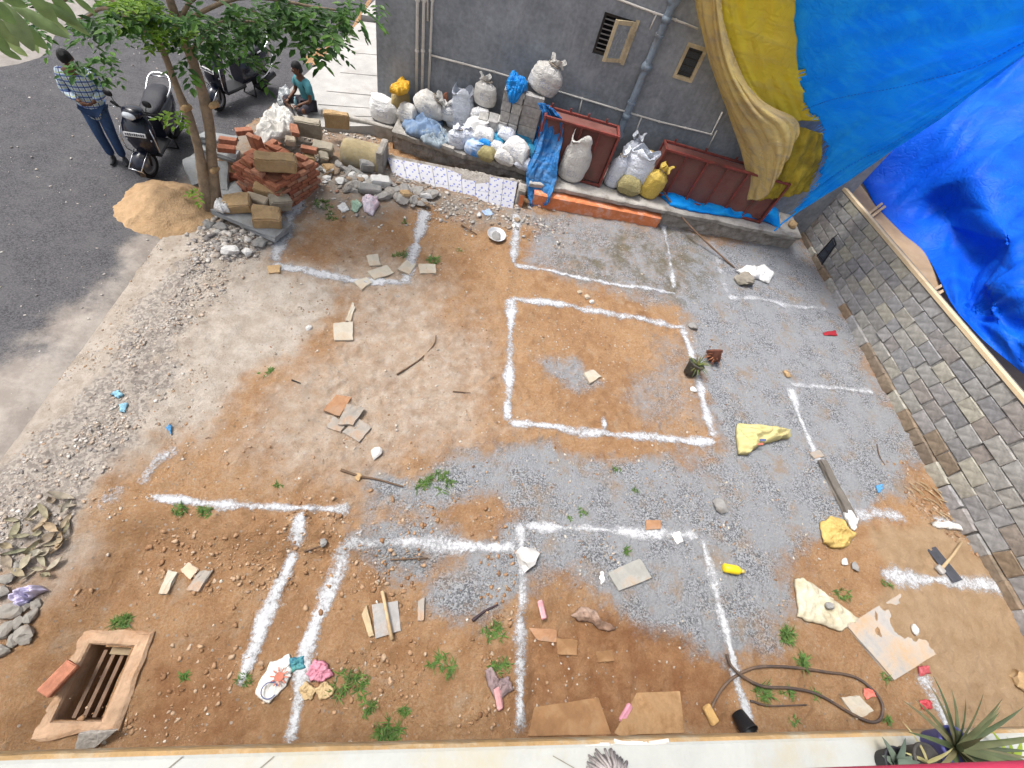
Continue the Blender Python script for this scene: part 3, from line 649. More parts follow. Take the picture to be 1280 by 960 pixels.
# pipes
pvc = mat('white_plastic_pipe', (.62, .59, .54), .5, .15, 6, .05, dirt=(.35, .31, .27), dirtamt=.3)
pvcg = mat('grey_plastic_pipe', (.19, .235, .285), .45, .2, 5, .08, dirt=(.16, .16, .16), dirtamt=.4)
def pipe(pix, r, m, name='water_pipe', off=None, clips=True):
    off = off or r + .015; P = [onw(*q, off=off) for q in pix]
    mb = MB(); mb.tube(P, r, 10)
    for p in P[1:-1]: mb.rock(p, (r * 2.6,) * 3, 1, 2, rough=0)
    o = hb(mb, name, m, smooth=True)
    if clips:
        for i in range(len(P) - 1):
            L = (P[i + 1] - P[i]).length; n = int(L / .9)
            for k in range(n):
                c = P[i].lerp(P[i + 1], (k + .5) / n); d = (P[i + 1] - P[i]).normalized()
                mb = MB(); mb.tube([c - d * .018, c + d * .018], r * 1.35, 8); mb.box(c - UN * (off * .5), (.03, off, .03), WM); hb(mb, 'clip', m, o)
    return o
pipe([(523, -60), (522, 0), (520.5, 118)], .030, pvc); pipe([(530.5, -60), (530, 0), (527.5, 118)], .030, pvc); pipe([(541, -60), (540.5, 0), (535.5, 118)], .024, pvc)
pipe([(534, -60), (534.5, 26)], .02, pvc, clips=False)
pipe([(539, 69), (618, 90), (684, 110), (770, 136), (824, 152), (889, 168), (903, 140)], .019, pvc)
pipe([(728, 122), (722, 148)], .016, pvc, clips=False); pipe([(802, 146), (792, 172)], .016, pvc, clips=False); pipe([(896, 163), (884, 187)], .016, pvc, clips=False)
pipe([(770, -2), (818, 16), (845, 25), (872, 36)], .018, pvc); pipe([(821, 17), (812, 37)], .014, pvc, clips=False)
pipe([(858, -40), (843, 0), (808, 84), (773, 168), (760, 198)], .072, pvcg, 'drain_pipe', .1)
for q in ((808, 84), (833, 24), (783, 145)):
    c = onw(*q, off=.1); mb = MB(); mb.tube([c - Vector((0, 0, .05)), c + Vector((0, 0, .05))], .088, 14); hb(mb, 'pipe_socket', pvcg, smooth=True)

# ------------------------------------------------------------------ plinth slab in front of the house
SZ = .45
plinth = empty('plinth', (2, 9, 0), 0, 'broken concrete plinth along the grey house with tiled and orange faces', 'plinth')
conc = mat('weathered_concrete', (.36, .34, .31), .92, .22, 3, .5, 40, dirt=(.20, .18, .155), dirtamt=.45, dscale=4)
conc_d = mat('broken_concrete', (.31, .285, .255), .95, .3, 6, .9, 30, dirt=(.17, .145, .12), dirtamt=.5, dscale=7)
def wb(mb, name, m, parent, smooth=False):
    return par(mb.build(name, m, None, smooth), parent)
def rough_slab(front, back, zt, th, m, name, parent, n=70, amp=.03):
    F = spline(front, n); B = spline(back, n); rows = []
    for i in range(n):
        f = F[i].copy(); s = i * .13; e = amp * float(fbm(s * 3, 1.3, 9, 4)) * 2; f[1] += e; r = []
        r.append((f[0], f[1] + .05, zt - th)); r.append((f[0], f[1] + .012, zt - th * .8)); r.append((f[0], f[1], zt - .018 + .012 * float(vn(s * 9, 2)))); r.append((f[0], f[1] + .025, zt))
        for j in range(1, 9):
            t = j / 8; q = f * (1 - t) + B[i] * t; r.append((q[0], q[1], zt + .014 * float(fbm(q[0] * 3, q[1] * 3, 12, 4))))
        rows.append(r)
    mb = MB(); mb.grid(rows)
    for r in (rows[0], rows[-1]): mb.add(r + [(r[-1][0], r[-1][1], zt - th)], [tuple(range(len(r) + 1))])
    return wb(mb, name, m, parent)
fl = [az(490, 163, SZ), az(560, 186, SZ), az(612, 200, SZ), az(662, 214, SZ)]
def bk(p): u = wu(p); return wl(u, p.z, -.02)
slabL = rough_slab(fl, [bk(p) for p in fl], SZ, .14, conc, 'slab', plinth)
fr = [az(662, 228, SZ - .012), az(740, 243, SZ), az(830, 262, SZ), az(920, 280, SZ), az(1003, 297, SZ)]
slabR = rough_slab(fr, [bk(p) for p in fr], SZ - .008, .12, conc, 'slab', plinth, 90)
# ragged masonry core under both slabs
mb = MB(); n = 90; rows = []
frnt = [Vector(p) for p in spline([fl[0], fl[1], fl[3], fr[0], fr[2], fr[4]], n)]
for i, p in enumerate(frnt):
    r = []
    for k in range(8):
        z = -.3 + (SZ - .1 + .3) * k / 7; r.append((p.x, p.y + .11 + .07 * float(fbm(p.x * 4, z * 6, 7, 3)), z))
    rows.append(r)
mb.grid(rows); wb(mb, 'masonry_core', conc_d, plinth)
mb = MB(); a0 = frnt[0]; mb.add([(a0.x, a0.y + .1, -.3), (a0.x, a0.y + .1, SZ - .1), (a0.x - .12, 10.5, SZ - .1), (a0.x - .12, 10.5, -.3)], [(0, 1, 2, 3)]); wb(mb, 'end_face', conc_d, plinth)
# tilted tiled panel of the demolished bathroom leaning on the plinth
def tile_mat():
    m, t, p = newmat('blue_sprig_tile'); N = t.nodes.new; L = t.links.new
    tc = N('ShaderNodeTexCoord'); co = tc.outputs['UV']
    def dots(off, s, rad):
        mp = N('ShaderNodeMapping'); mp.inputs['Location'].default_value = (*off, 0); mp.inputs['Scale'].default_value = (s, s, 1); L(co, mp.inputs['Vector'])
        v = N('ShaderNodeTexVoronoi'); v.voronoi_dimensions = '2D'; v.inputs['Scale'].default_value = 1; v.inputs['Randomness'].default_value = .28; L(mp.outputs[0], v.inputs['Vector'])
        r = N('ShaderNodeMapRange'); r.inputs[1].default_value = rad; r.inputs[2].default_value = rad * .75; L(v.outputs['Distance'], r.inputs[0]); return r.outputs[0]
    a = dots((0, 0), 6.2, .17); b_ = dots((.42, .62), 6.2, .12); c_ = dots((.25, -.3), 6.2, .10)
    mx = N('ShaderNodeMath'); mx.operation = 'MAXIMUM'; L(a, mx.inputs[0]); L(b_, mx.inputs[1]); mx2 = N('ShaderNodeMath'); mx2.operation = 'MAXIMUM'; L(mx.outputs[0], mx2.inputs[0]); L(c_, mx2.inputs[1])
    n = N('ShaderNodeTexNoise'); n.inputs['Scale'].default_value = 5; n.inputs['Detail'].default_value = 8; L(tc.outputs['Object'], n.inputs['Vector'])
    cr_ = N('ShaderNodeMix'); cr_.data_type = 'RGBA'; L(n.outputs[0], cr_.inputs[0]); cr_.inputs[6].default_value = (.44, .445, .48, 1); cr_.inputs[7].default_value = (.32, .315, .335, 1)
    m1 = N('ShaderNodeMix'); m1.data_type = 'RGBA'; L(mx2.outputs[0], m1.inputs[0]); L(cr_.outputs[2], m1.inputs[6]); m1.inputs[7].default_value = (.10, .12, .34, 1)
    L(m1.outputs[2], p.inputs['Base Color']); p.inputs['Roughness'].default_value = .35; return m
TILE = tile_mat()
TL, TR = az(484, 197, .22), az(647, 228, .30); BL, BR = az(499, 244, -.10), az(640, 266, -.05)
panel = par(empty('tiled_panel', (0, 8.5, 0)), plinth)
nrm = (TR - TL).cross(BL - TL).normalized(); nrm = nrm if nrm.y < 0 else -nrm
NC = 9
for i in range(NC):
    for j in range(2):
        a0, a1 = i / NC, (i + 1) / NC; b0, b1 = j / 2, (j + 1) / 2
        top = 0
        if j == 0 and i in (5, 6): b0 = .22 if i == 5 else .30                     # broken bite
        def q(a_, b_): return TL.lerp(TR, a_).lerp(BL.lerp(BR, a_), b_)
        g = .002; o_ = nrm * random.uniform(0, .004)
        c = [q(a0 + g, b0 + g), q(a1 - g, b0 + g + (.1 if (j == 0 and i == 4) else 0) - (.12 if (j == 0 and i == 6) else 0)), q(a1 - g, b1 - g), q(a0 + g, b1 - g)]
        mb = MB(); mb.add([p + o_ + nrm * .012 for p in c] + [p - nrm * .004 for p in c], [(0, 1, 2, 3), (4, 7, 6, 5), (0, 4, 5, 1), (1, 5, 6, 2), (2, 6, 7, 3), (3, 7, 4, 0)])
        o = mb.build('tile', TILE); par(o, panel)
        uv = o.data.uv_layers.new(name='UV'); W_ = (TR - TL).length; Hh = (BL - TL).length; cuv = {0: (a0, b0), 1: (a1, b0), 2: (a1, b1), 3: (a0, b1)}
        for lp in o.data.loops: k = lp.vertex_index % 4; uv.data[lp.index].uv = (cuv[k][0] * W_, cuv[k][1] * Hh)
mb = MB(); E_ = .035
c = [TL.lerp(BL, -.1), TR.lerp(BR, -.06), BR.lerp(TR, -.4), BL.lerp(TL, -.4)]
mb.add([p for p in c] + [p - nrm * .14 for p in c], [(0, 1, 2, 3), (4, 7, 6, 5), (0, 4, 5, 1), (1, 5, 6, 2), (2, 6, 7, 3), (3, 7, 4, 0)]); o = mb.build('backing_wall', conc_d); par(o, panel)
# mortar rim along the top of the panel: lumps
mb = MB()
for k in range(26):
    t = k / 25; p = TL.lerp(TR, t) - nrm * .09 + Vector((0, .03, .03 + random.uniform(-.02, .02))); mb.rock(p, (.16, .15, .11 if .5 < t < .75 else .08), k, 2)
o = mb.build('mortar_rim', conc_d); par(o, panel)
# stub pillar between panel and orange kerb
mb = MB(); p = az(653, 238, .34); mb.box((p.x, p.y + .06, .12), (.17, .26, .56), WM, .03, .012); wb(mb, 'stub_pillar', conc_d, plinth)
mb = MB(); mb.box((p.x + .02, p.y - .085, .13), (.09, .012, .30), WM); wb(mb, 'orange_patch', mat('orange_paint', (.62, .205, .085), .85, .2, 5, .2, 30, dirt=(.52, .40, .36), dirtamt=.32, dscale=5), plinth)
# orange kerb
k0, k1 = az(668, 242, .30), az(827, 273, .26)
mb = MB(); nk = 50; rows = []
for i in range(nk):
    t = i / (nk - 1); p = k0.lerp(k1, t); e = .012 * float(fbm(t * 30, 3, 5, 3))
    rows.append([(p.x, p.y + .02, -.15), (p.x, p.y + e * .5, .02), (p.x, p.y + e, p.z - .02), (p.x, p.y + .03, p.z + e), (p.x, p.y + .35, p.z + .02)])
mb.grid(rows); mb.add(rows[-1] + [(rows[-1][-1][0], rows[-1][-1][1], -.15)], [(0, 1, 2, 3, 4, 5)]); wb(mb, 'orange_kerb', MATS['orange_paint'], plinth)

# ================================================================== GREY BLOCK WALL ON THE RIGHT
BW0 = Vector((8.56, 9.35, 0)); BW1 = Vector((8.80, -.6, 0)); BD = (BW1 - BW0).normalized(); BN = Vector((BD.y, -BD.x, 0))
if BN.x > 0: BN = -BN                                     # out of the wall, towards the plot
BLEN = (BW1 - BW0).length
pa = plane_at(1052, 236, BW0, BN); pb = plane_at(1262, 486, BW0, BN)
sa, sb_ = (pa - BW0).dot(BD), (pb - BW0).dot(BD)
def wtop(s): return pa.z + (pb.z - pa.z) * (s - sa) / (sb_ - sa)
bwall = empty('block_wall', (BW0 + BW1) / 2, 0, 'rough grey concrete block wall topped by a pale plank', 'wall')
NCR = 8; ZB = -.28
def bp(s, c, off=0):
    z = ZB + (wtop(s) - ZB) * c / NCR; p = BW0 + BD * s + BN * off; return Vector((p.x, p.y, z))
mort = mat('wall_mortar', (.185, .18, .172), .97, .3, 5, .8, 30)
blk = island_mat('concrete_block', [(.22, .215, .22), (.26, .257, .26), (.31, .30, .275), (.24, .235, .235), (.35, .33, .27), (.28, .275, .28), (.25, .215, .185)], .93, .4, 28, per='object')
blkb = island_mat('brown_block', [(.20, .145, .10), (.24, .185, .13), (.17, .135, .105)], .93, .4, 28, per='object')
mb = MB(); rows = [[bp(s, c, -.004) for c in range(NCR + 1)] + [bp(s, NCR, -.24), Vector((bp(s, NCR, -.24).x, bp(s, 0, -.24).y, -.4))] for s in np.linspace(-.8, BLEN, 40)]
mb.grid(rows); mo = par(mb.build('mortar_bed', mort), bwall)
for c in range(NCR):
    s = -.75 + (.2 if c % 2 else 0) + random.uniform(-.03, .03)
    while s < BLEN - .3:
        L = random.choice([.40, .38, .41, .34, .43, .28, .46]); g = random.uniform(.008, .018)
        if c >= 0:
            off = random.uniform(.0, .018) + (.05 if c == 1 else .09 if c == 0 else 0)
            cs = [(s, c), (s + L - g, c), (s + L - g, c + 1), (s, c + 1)]
            jz = lambda: random.uniform(-.022, .022)
            gz = random.uniform(.01, .045)
            f = []
            for k, (u, cc) in enumerate(cs):
                p = bp(u + jz(), cc + (gz if cc == c else -gz), off + jz() * .5); p.z += jz() * .5; f.append(p)
            cen = sum(f, Vector()) / 4
            inner = [p.lerp(cen, random.uniform(.05, .13)) + BN * random.uniform(.006, .014) for p in f]
            back = [p - BN * .10 for p in f]
            mb = MB(); mb.add(inner + f + back, [(0, 1, 2, 3)] + [(k, 4 + k, 4 + (k + 1) % 4, (k + 1) % 4) for k in range(4)] + [(4 + k, 8 + k, 8 + (k + 1) % 4, 4 + (k + 1) % 4) for k in range(4)])
            par(mb.build('concrete_block', blkb if (c == 0 or (c == 1 and random.random() < .6) or (c == 2 and s > 4 and random.random() < .3)) else blk, origin=cen), bwall)
        s += L
plank_m = mat('pale_plank', (.60, .47, .30), .7, .12, 3, .15, 40, dirt=(.42, .31, .19), dirtamt=.3)
mb = MB(); p0 = plane_at(1050, 234, BW0 + BN * .02, BN); p1 = plane_at(1282, 508, BW0 + BN * .02, BN); d = (p1 - p0).normalized()
mb.bar(p0 - d * .1 + Vector((.03, 0, .03)), p1 + d * 3.2 + Vector((.03, 0, .03)), .09, .07, bev=.006); par(mb.build('coping_plank', plank_m), bwall)
mb = MB(); mb.bar(p0 - d * .1 + Vector((.15, 0, -.01)), p1 + d * 3 + Vector((.15, 0, -.01)), .14, .05); par(mb.build('wall_cap', mort), bwall)
# old black grille scrap leaning on the blocks
q = [(1015, 327), (1042, 297), (1045, 305), (1024, 335)]
P = [plane_at(*k, BW0 + BN * .05, BN) for k in q]
scrap = empty('wire_scrap', P[0], 0, 'black bent wire mesh scrap hanging on the grey block wall', 'wire scrap')
mb = MB()
for i in range(4): mb.bar(P[i], P[(i + 1) % 4], .022)
for t in (.3, .6): mb.bar(P[0].lerp(P[1], t), P[3].lerp(P[2], t), .016)
mb.bar(P[1], P[1] + Vector((0, -.02, .13)), .012); mb.bar(P[3], P[3] + Vector((.02, 0, -.15)), .012)
par(mb.build('wire', mat('black_wire', (.02, .022, .03), .5, .2)), scrap)
mb = MB(); mb.add([p.lerp(sum(P, Vector()) / 4, .15) - BN * .01 for p in P], [(0, 1, 2, 3)]); par(thicken(mb.build('plastic_film', mat('dark_film', (.035, .04, .055), .5, .3))), scrap)

# neighbouring plot floor behind the wall
mb = MB(); mb.grid([[(x, y, .92 + .04 * float(fbm(x, y, 6, 3))) for x in np.linspace(9.05, 40, 30)] for y in np.linspace(-4, 60, 50)])
struct(mb.build('neighbour_floor', mat('brown_wet_cement', (.32, .225, .135), .7, .2, 2, .3, 20, dirt=(.38, .28, .18)), smooth=True))
tim = mat('timber_batten', (.42, .31, .19), .8, .2, 6, .2)
for (a_, b_, lab) in (((1085, 268), (1106, 252), 'pale timber batten lying beyond the block wall near the house'), ((1168, 362), (1190, 350), 'pale timber batten propped beyond the block wall under the dark tarpaulin')):
    A = az(*a_, 1.0); B_ = az(*b_, 1.0); bt = empty('timber_batten', A, 0, lab, 'batten')
    for k, o_ in enumerate((0, .13)):
        mb = MB(); dd = (B_ - A).normalized(); mb.bar(A - dd * .25 + Vector((0, -o_, 0)), B_ + dd * .5 + Vector((0, -o_, 0)), .06, .05, bev=.004); par(mb.build('stick', tim), bt)

# ================================================================== TARPAULINS
def tarp_mat(name, col, col2, rough=.38, fold=.5, dirt=None, trans=.12):
    m, t, p = newmat(name); N = t.nodes.new; L = t.links.new
    tc = N('ShaderNodeTexCoord'); co = tc.outputs['Object']
    n1 = N('ShaderNodeTexNoise'); n1.inputs['Scale'].default_value = 1.6; n1.inputs['Detail'].default_value = 6; n1.inputs['Distortion'].default_value = .6; L(co, n1.inputs['Vector'])
    mp = N('ShaderNodeMapping'); mp.inputs['Rotation'].default_value = (.3, .5, .7); mp.inputs['Scale'].default_value = (.6, 6, 6); L(co, mp.inputs['Vector'])
    n2 = N('ShaderNodeTexNoise'); n2.inputs['Scale'].default_value = 1.4; n2.inputs['Detail'].default_value = 5; L(mp.outputs[0], n2.inputs['Vector'])
    mx = N('ShaderNodeMix'); mx.data_type = 'RGBA'; r = N('ShaderNodeMapRange'); r.inputs[1].default_value = .35; r.inputs[2].default_value = .65; L(n1.outputs[0], r.inputs[0]); L(r.outputs[0], mx.inputs[0]); mx.inputs[6].default_value = (*col, 1); mx.inputs[7].default_value = (*col2, 1); out = mx.outputs[2]
    if dirt:  # dirt streaks; on the bright blue sheet, painted gloss
        r2 = N('ShaderNodeMapRange'); r2.inputs[1].default_value = .48; r2.inputs[2].default_value = .68; r2.inputs[4].default_value = .6; L(n2.outputs[0], r2.inputs[0])
        m2 = N('ShaderNodeMix'); m2.data_type = 'RGBA'; L(r2.outputs[0], m2.inputs[0]); L(out, m2.inputs[6]); m2.inputs[7].default_value = (*dirt, 1); out = m2.outputs[2]
    L(out, p.inputs['Base Color']); p.inputs['Roughness'].default_value = rough; p.inputs['Specular IOR Level'].default_value = .16
    wv = N('ShaderNodeTexNoise'); wv.inputs['Scale'].default_value = 12; wv.inputs['Detail'].default_value = 4; L(co, wv.inputs['Vector'])
    ad_ = N('ShaderNodeMath'); ad_.operation = 'MULTIPLY_ADD'; L(wv.outputs[0], ad_.inputs[0]); ad_.inputs[1].default_value = .3; L(n2.outputs[0], ad_.inputs[2])
    cn = N('ShaderNodeTexNoise'); cn.inputs['Scale'].default_value = 3.2; cn.inputs['Detail'].default_value = 2.5; cn.inputs['Distortion'].default_value = 1.6; L(co, cn.inputs['Vector'])          # sharp creases
    c1 = N('ShaderNodeMath'); c1.operation = 'SUBTRACT'; L(cn.outputs[0], c1.inputs[0]); c1.inputs[1].default_value = .5; c2 = N('ShaderNodeMath'); c2.operation = 'ABSOLUTE'; L(c1.outputs[0], c2.inputs[0])
    c3 = N('ShaderNodeMapRange'); c3.inputs[1].default_value = 0; c3.inputs[2].default_value = .07; c3.inputs[4].default_value = .35; L(c2.outputs[0], c3.inputs[0]); c4 = N('ShaderNodeMath'); c4.operation = 'ADD'; L(c3.outputs[0], c4.inputs[0]); L(ad_.outputs[0], c4.inputs[1])
    b = N('ShaderNodeBump'); b.inputs['Strength'].default_value = fold; b.inputs['Distance'].default_value = .06; L(c4.outputs[0], b.inputs['Height']); L(b.outputs[0], p.inputs['Normal'])
    tr = N('ShaderNodeBsdfTranslucent'); L(out, tr.inputs[0]); ms = N('ShaderNodeMixShader'); ms.inputs[0].default_value = trans
    L(p.outputs[0], ms.inputs[1]); L(tr.outputs[0], ms.inputs[2]); L(ms.outputs[0], t.nodes['Material Output'].inputs[0]); return m
TB = tarp_mat('bright_blue_tarpaulin', (.006, .38, .98), (.02, .46, .98), .45, .4, (.04, .54, .98), .5)  # lighter third colour paints gloss streaks on the sheet
TD = tarp_mat('deep_blue_tarpaulin', (.003, .095, .70), (.006, .14, .80), .5, .3, None, .25)
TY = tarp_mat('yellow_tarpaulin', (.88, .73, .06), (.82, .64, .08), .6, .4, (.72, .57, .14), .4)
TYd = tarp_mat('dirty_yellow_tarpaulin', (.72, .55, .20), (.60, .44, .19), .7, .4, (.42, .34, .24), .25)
def sheet(A, name, m, parent=None, ragged=None, smooth=True, th=.004):
    """A: (nv,nu,3) array; ragged: function(i,j,nv,nu) -> drop this cell"""
    nv, nu, _ = A.shape; mb = MB(); vs = [tuple(p) for p in A.reshape(-1, 3)]; fs = []
    for i in range(nv - 1):
        for j in range(nu - 1):
            if ragged is not None and ragged[i, j]: continue
            fs.append((i * nu + j, i * nu + j + 1, (i + 1) * nu + j + 1, (i + 1) * nu + j))
    mb.add(vs, fs); o = mb.build(name, m, None, smooth)
    if th: thicken(o, th)
    if parent is not None: par(o, parent)
    return o
def folds(A, amp, fu, fv, seed, o=3, ridged=False):
    nv, nu, _ = A.shape; V_, U_ = np.meshgrid(np.linspace(0, 1, nv), np.linspace(0, 1, nu), indexing='ij')
    n = fbm(U_ * fu + .15 * V_ * fu, V_ * fv, seed, o)
    if ridged: n = .5 - np.abs(n) * 2
    return A + normals(A) * (amp * n)[..., None]

# --- bright blue sheet slung from above over the corner of the plot
bt = empty('blue_tarpaulin', az(968, 284, .5), 0, 'large bright blue tarpaulin with torn edge slung over the wall corner', 'tarpaulin')
def dp(px, py, dep): return ad(px, py, dep)
ctrl = [   # rows go from the torn left edge to the far right, columns from the top of the sheet to its low hem
    [dp(940, -150, 7.0), dp(958, 0, 7.7), dp(983, 120, 8.6), dp(1026, 190, 9.3), dp(1005, 245, 9.7), dp(966, 284, 10.0)],
    [dp(1040, -150, 6.4), dp(1040, 0, 7.1), dp(1045, 100, 8.0), dp(1055, 170, 8.8), dp(1046, 215, 9.3), dp(1022, 250, 9.6)],
    [dp(1150, -150, 5.8), dp(1140, 0, 6.5), dp(1130, 85, 7.4), dp(1125, 145, 8.2), dp(1120, 175, 8.6), dp(1108, 195, 8.9)],
    [dp(1270, -150, 5.2), dp(1255, 0, 5.9), dp(1235, 60, 6.6), dp(1215, 100, 7.2), dp(1208, 118, 7.6), dp(1200, 130, 7.9)],
    [dp(1420, -150, 4.6), dp(1390, -40, 5.2), dp(1360, 0, 5.7), dp(1335, 25, 6.1), dp(1320, 38, 6.4), dp(1305, 52, 6.6)]]
A = net(ctrl, 120, 150)
A = folds(A, .16, 3, 1.2, 3, 3); A = folds(A, .07, 9, 2.0, 5, 3, True); A = folds(A, .018, 26, 5, 6, 2, True)
nv, nu, _ = A.shape
V_, U_ = np.meshgrid(np.linspace(0, 1, nv), np.linspace(0, 1, nu), indexing='ij')
tear = .012 + .10 * np.abs(fbm(U_ * 11, U_ * 0 + 2, 8, 4)) + .07 * (vn(U_ * 45, U_ * 0, 3) + .5)
rag = (V_ < tear)
hole = ((U_ - .79) / .022) ** 2 + ((V_ - .085) / .03) ** 2 < 1 + vn(U_ * 80, V_ * 80, 3); rag |= hole
sheet(A, 'sheet', TB, bt, rag)
# loose torn strands along the edge
for k in range(120):
    u = random.uniform(.12, .97); j = int(u * (nu - 1)); i = min(nv - 2, int((tear[0, j]) * nv) + 1); p = Vector(A[i, j]); d = (Vector(A[max(0, i - 3), j]) - Vector(A[i + 3, j])).normalized()
    L = random.uniform(.05, .24); mb = MB(); mb.tube([p, p + d * L * .5 + Vector((random.uniform(-.02, .02), 0, random.uniform(-.03, .02))), p + d * L + Vector((random.uniform(-.04, .04), 0, random.uniform(-.08, .02)))], [.006, .004, .001], 5); par(mb.build('loose_strand', TB), bt)
# hem rope and stitched band
hem = [Vector(A[i, nu - 1]) for i in range(0, nv, 6)]
mb = MB(); mb.tube(hem, .018, 8); par(mb.build('hem', TB, None, True), bt)
for jj in (int(nu * .45), int(nu * .80)):
    mb = MB(); nn = normals(A)
    for i in range(8, nv - 10, 2):
        c = Vector(A[i, jj]) + Vector(nn[i, jj]) * .006; c2 = Vector(A[i + 1, jj]) + Vector(nn[i + 1, jj]) * .006; mb.bar(c, c2, .03, .012)
    par(mb.build('stitched_seam', mat('seam_blue', (.008, .24, .78), .6)), bt)

# --- yellow sheet hanging behind the torn edge
yt = empty('yellow_tarpaulin', az(950, 262, .5), 0, 'dirty yellow tarpaulin draped in heavy folds against the grey house', 'tarpaulin')
def yp(px, py, off): return onw(px, py, off)
ctrl = [
    [yp(862, -120, .30), yp(885, -120, .55), yp(930, -120, .6), yp(1020, -120, .5)],
    [yp(868, 0, .30), yp(893, 0, .55), yp(930, 0, .5), yp(1010, 0, .45)],
    [yp(884, 70, .30), yp(908, 66, .55), yp(945, 62, .5), yp(1015, 70, .45)],
    [yp(907, 135, .30), yp(932, 118, .55), yp(968, 112, .5), yp(1030, 118, .45)],
    [yp(928, 180, .35), yp(955, 160, .55), yp(988, 152, .5), yp(1040, 150, .45)]]
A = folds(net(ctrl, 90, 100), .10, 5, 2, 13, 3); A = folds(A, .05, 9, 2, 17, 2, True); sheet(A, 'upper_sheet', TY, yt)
ctrl = [   # hanging lap in front of the big fold
    [yp(866, -60, .45), yp(884, -60, .75), yp(898, -60, .85), yp(904, -60, .7)],
    [yp(869, 10, .45), yp(882, 8, .75), yp(897, 6, .85), yp(904, 4, .7)],
    [yp(884, 75, .48), yp(899, 85, .78), yp(912, 82, .88), yp(922, 76, .7)],
    [yp(908, 140, .5), yp(925, 140, .8), yp(942, 132, .9), yp(952, 122, .72)],
    [yp(926, 185, .55), yp(950, 178, .85), yp(972, 160, .92), yp(992, 146, .75)],
    [yp(935, 225, .62), yp(958, 212, .9), yp(982, 185, .95), yp(1000, 156, .8)],
    [yp(934, 250, .7), yp(956, 247, .95), yp(972, 222, 1.0), yp(998, 168, .82)]]
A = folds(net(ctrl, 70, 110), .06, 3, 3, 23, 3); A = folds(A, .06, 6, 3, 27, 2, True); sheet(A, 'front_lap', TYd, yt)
ctrl = [[yp(975, 175, .72), yp(998, 160, .7), yp(1030, 168, .62)], [yp(965, 210, .75), yp(990, 200, .72), yp(1026, 205, .62)], [yp(948, 251, .82), yp(975, 248, .78), yp(1010, 240, .66)]]
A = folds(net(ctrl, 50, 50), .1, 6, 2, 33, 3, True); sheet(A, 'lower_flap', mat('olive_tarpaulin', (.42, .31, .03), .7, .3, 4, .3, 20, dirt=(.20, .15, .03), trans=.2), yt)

# --- crumpled blue sheet lying on the plinth
def crumple(name, label, outline_px, z, m, hgt=.16, seed=1, cat='sheet', n=60, parent=None, base=None):
    """heap of cloth: a footprint drawn on the surface it lies on, puffed up and wrinkled towards a soft rim"""
    P = [Vector(p) if len(p) == 3 else az(p[0], p[1], z) for p in outline_px]; c = sum(P, Vector()) / len(P); m_ = len(P)
    ring = np.array([[P[i].lerp(P[(i + 1) % m_], j / 12)[q] for q in (0, 1)] for i in range(m_) for j in range(12)])          # closed outline with corners
    ring += .018 * np.stack([fbm(np.arange(len(ring)) * .35, np.zeros(len(ring)), seed, 3), fbm(np.arange(len(ring)) * .35, np.ones(len(ring)) * 5, seed, 3)], 1)
    nr = max(14, n // 2); k = len(ring); t = np.linspace(0, 1, nr)[:, None]
    X = c.x + (ring[None, :, 0] - c.x) * t; Y = c.y + (ring[None, :, 1] - c.y) * t
    X = X + .03 * t * vn(X * 9, Y * 9, seed + 2); Y = Y + .03 * t * vn(X * 9, Y * 9, seed + 7)
    sz_ = max(.12, float(np.ptp(ring, axis=0).max())); f_ = 2.4 / sz_; a_ = random.Random(seed).uniform(0, 3.1); U = (X - c.x) * math.cos(a_) + (Y - c.y) * math.sin(a_); W = -(X - c.x) * math.sin(a_) + (Y - c.y) * math.cos(a_)
    wr = fbm(X * f_ * .8, Y * f_ * .8, seed, 2); rd = .55 - 2.2 * np.abs(fbm(U * f_ * 1.9 + .8 * wr, W * f_ * .7, seed + 3, 1)); fine = .5 - 2 * np.abs(fbm(U * f_ * 3 + wr, W * f_ * 4.2, seed + 5, 2))
    up = np.clip(1 - t ** 3.5, 0, 1) ** .45; Z = z + .006 + hgt * up * np.maximum(.06, .36 + .52 * rd + .42 * wr + .26 * fine) + hgt * .06 * (fine + .5)
    if base is not None: Z = Z + base(X, Y) - z
    mb = MB(); mb.grid([[(X[i, j], Y[i, j], Z[i, j]) for j in range(k)] for i in range(nr)], True); o = mb.build(name, m, None, True); thicken(o, .004)
    if label: tag(o, label, cat)
    return o
crumple('blue_sheet', 'crumpled blue plastic sheet lying along the plinth edge by the red grille', [(820, 241), (838, 246), (870, 252), (905, 258), (940, 254), (972, 262), (975, 285), (950, 276), (915, 272), (870, 266), (838, 258)], SZ, TB, .22, 4)

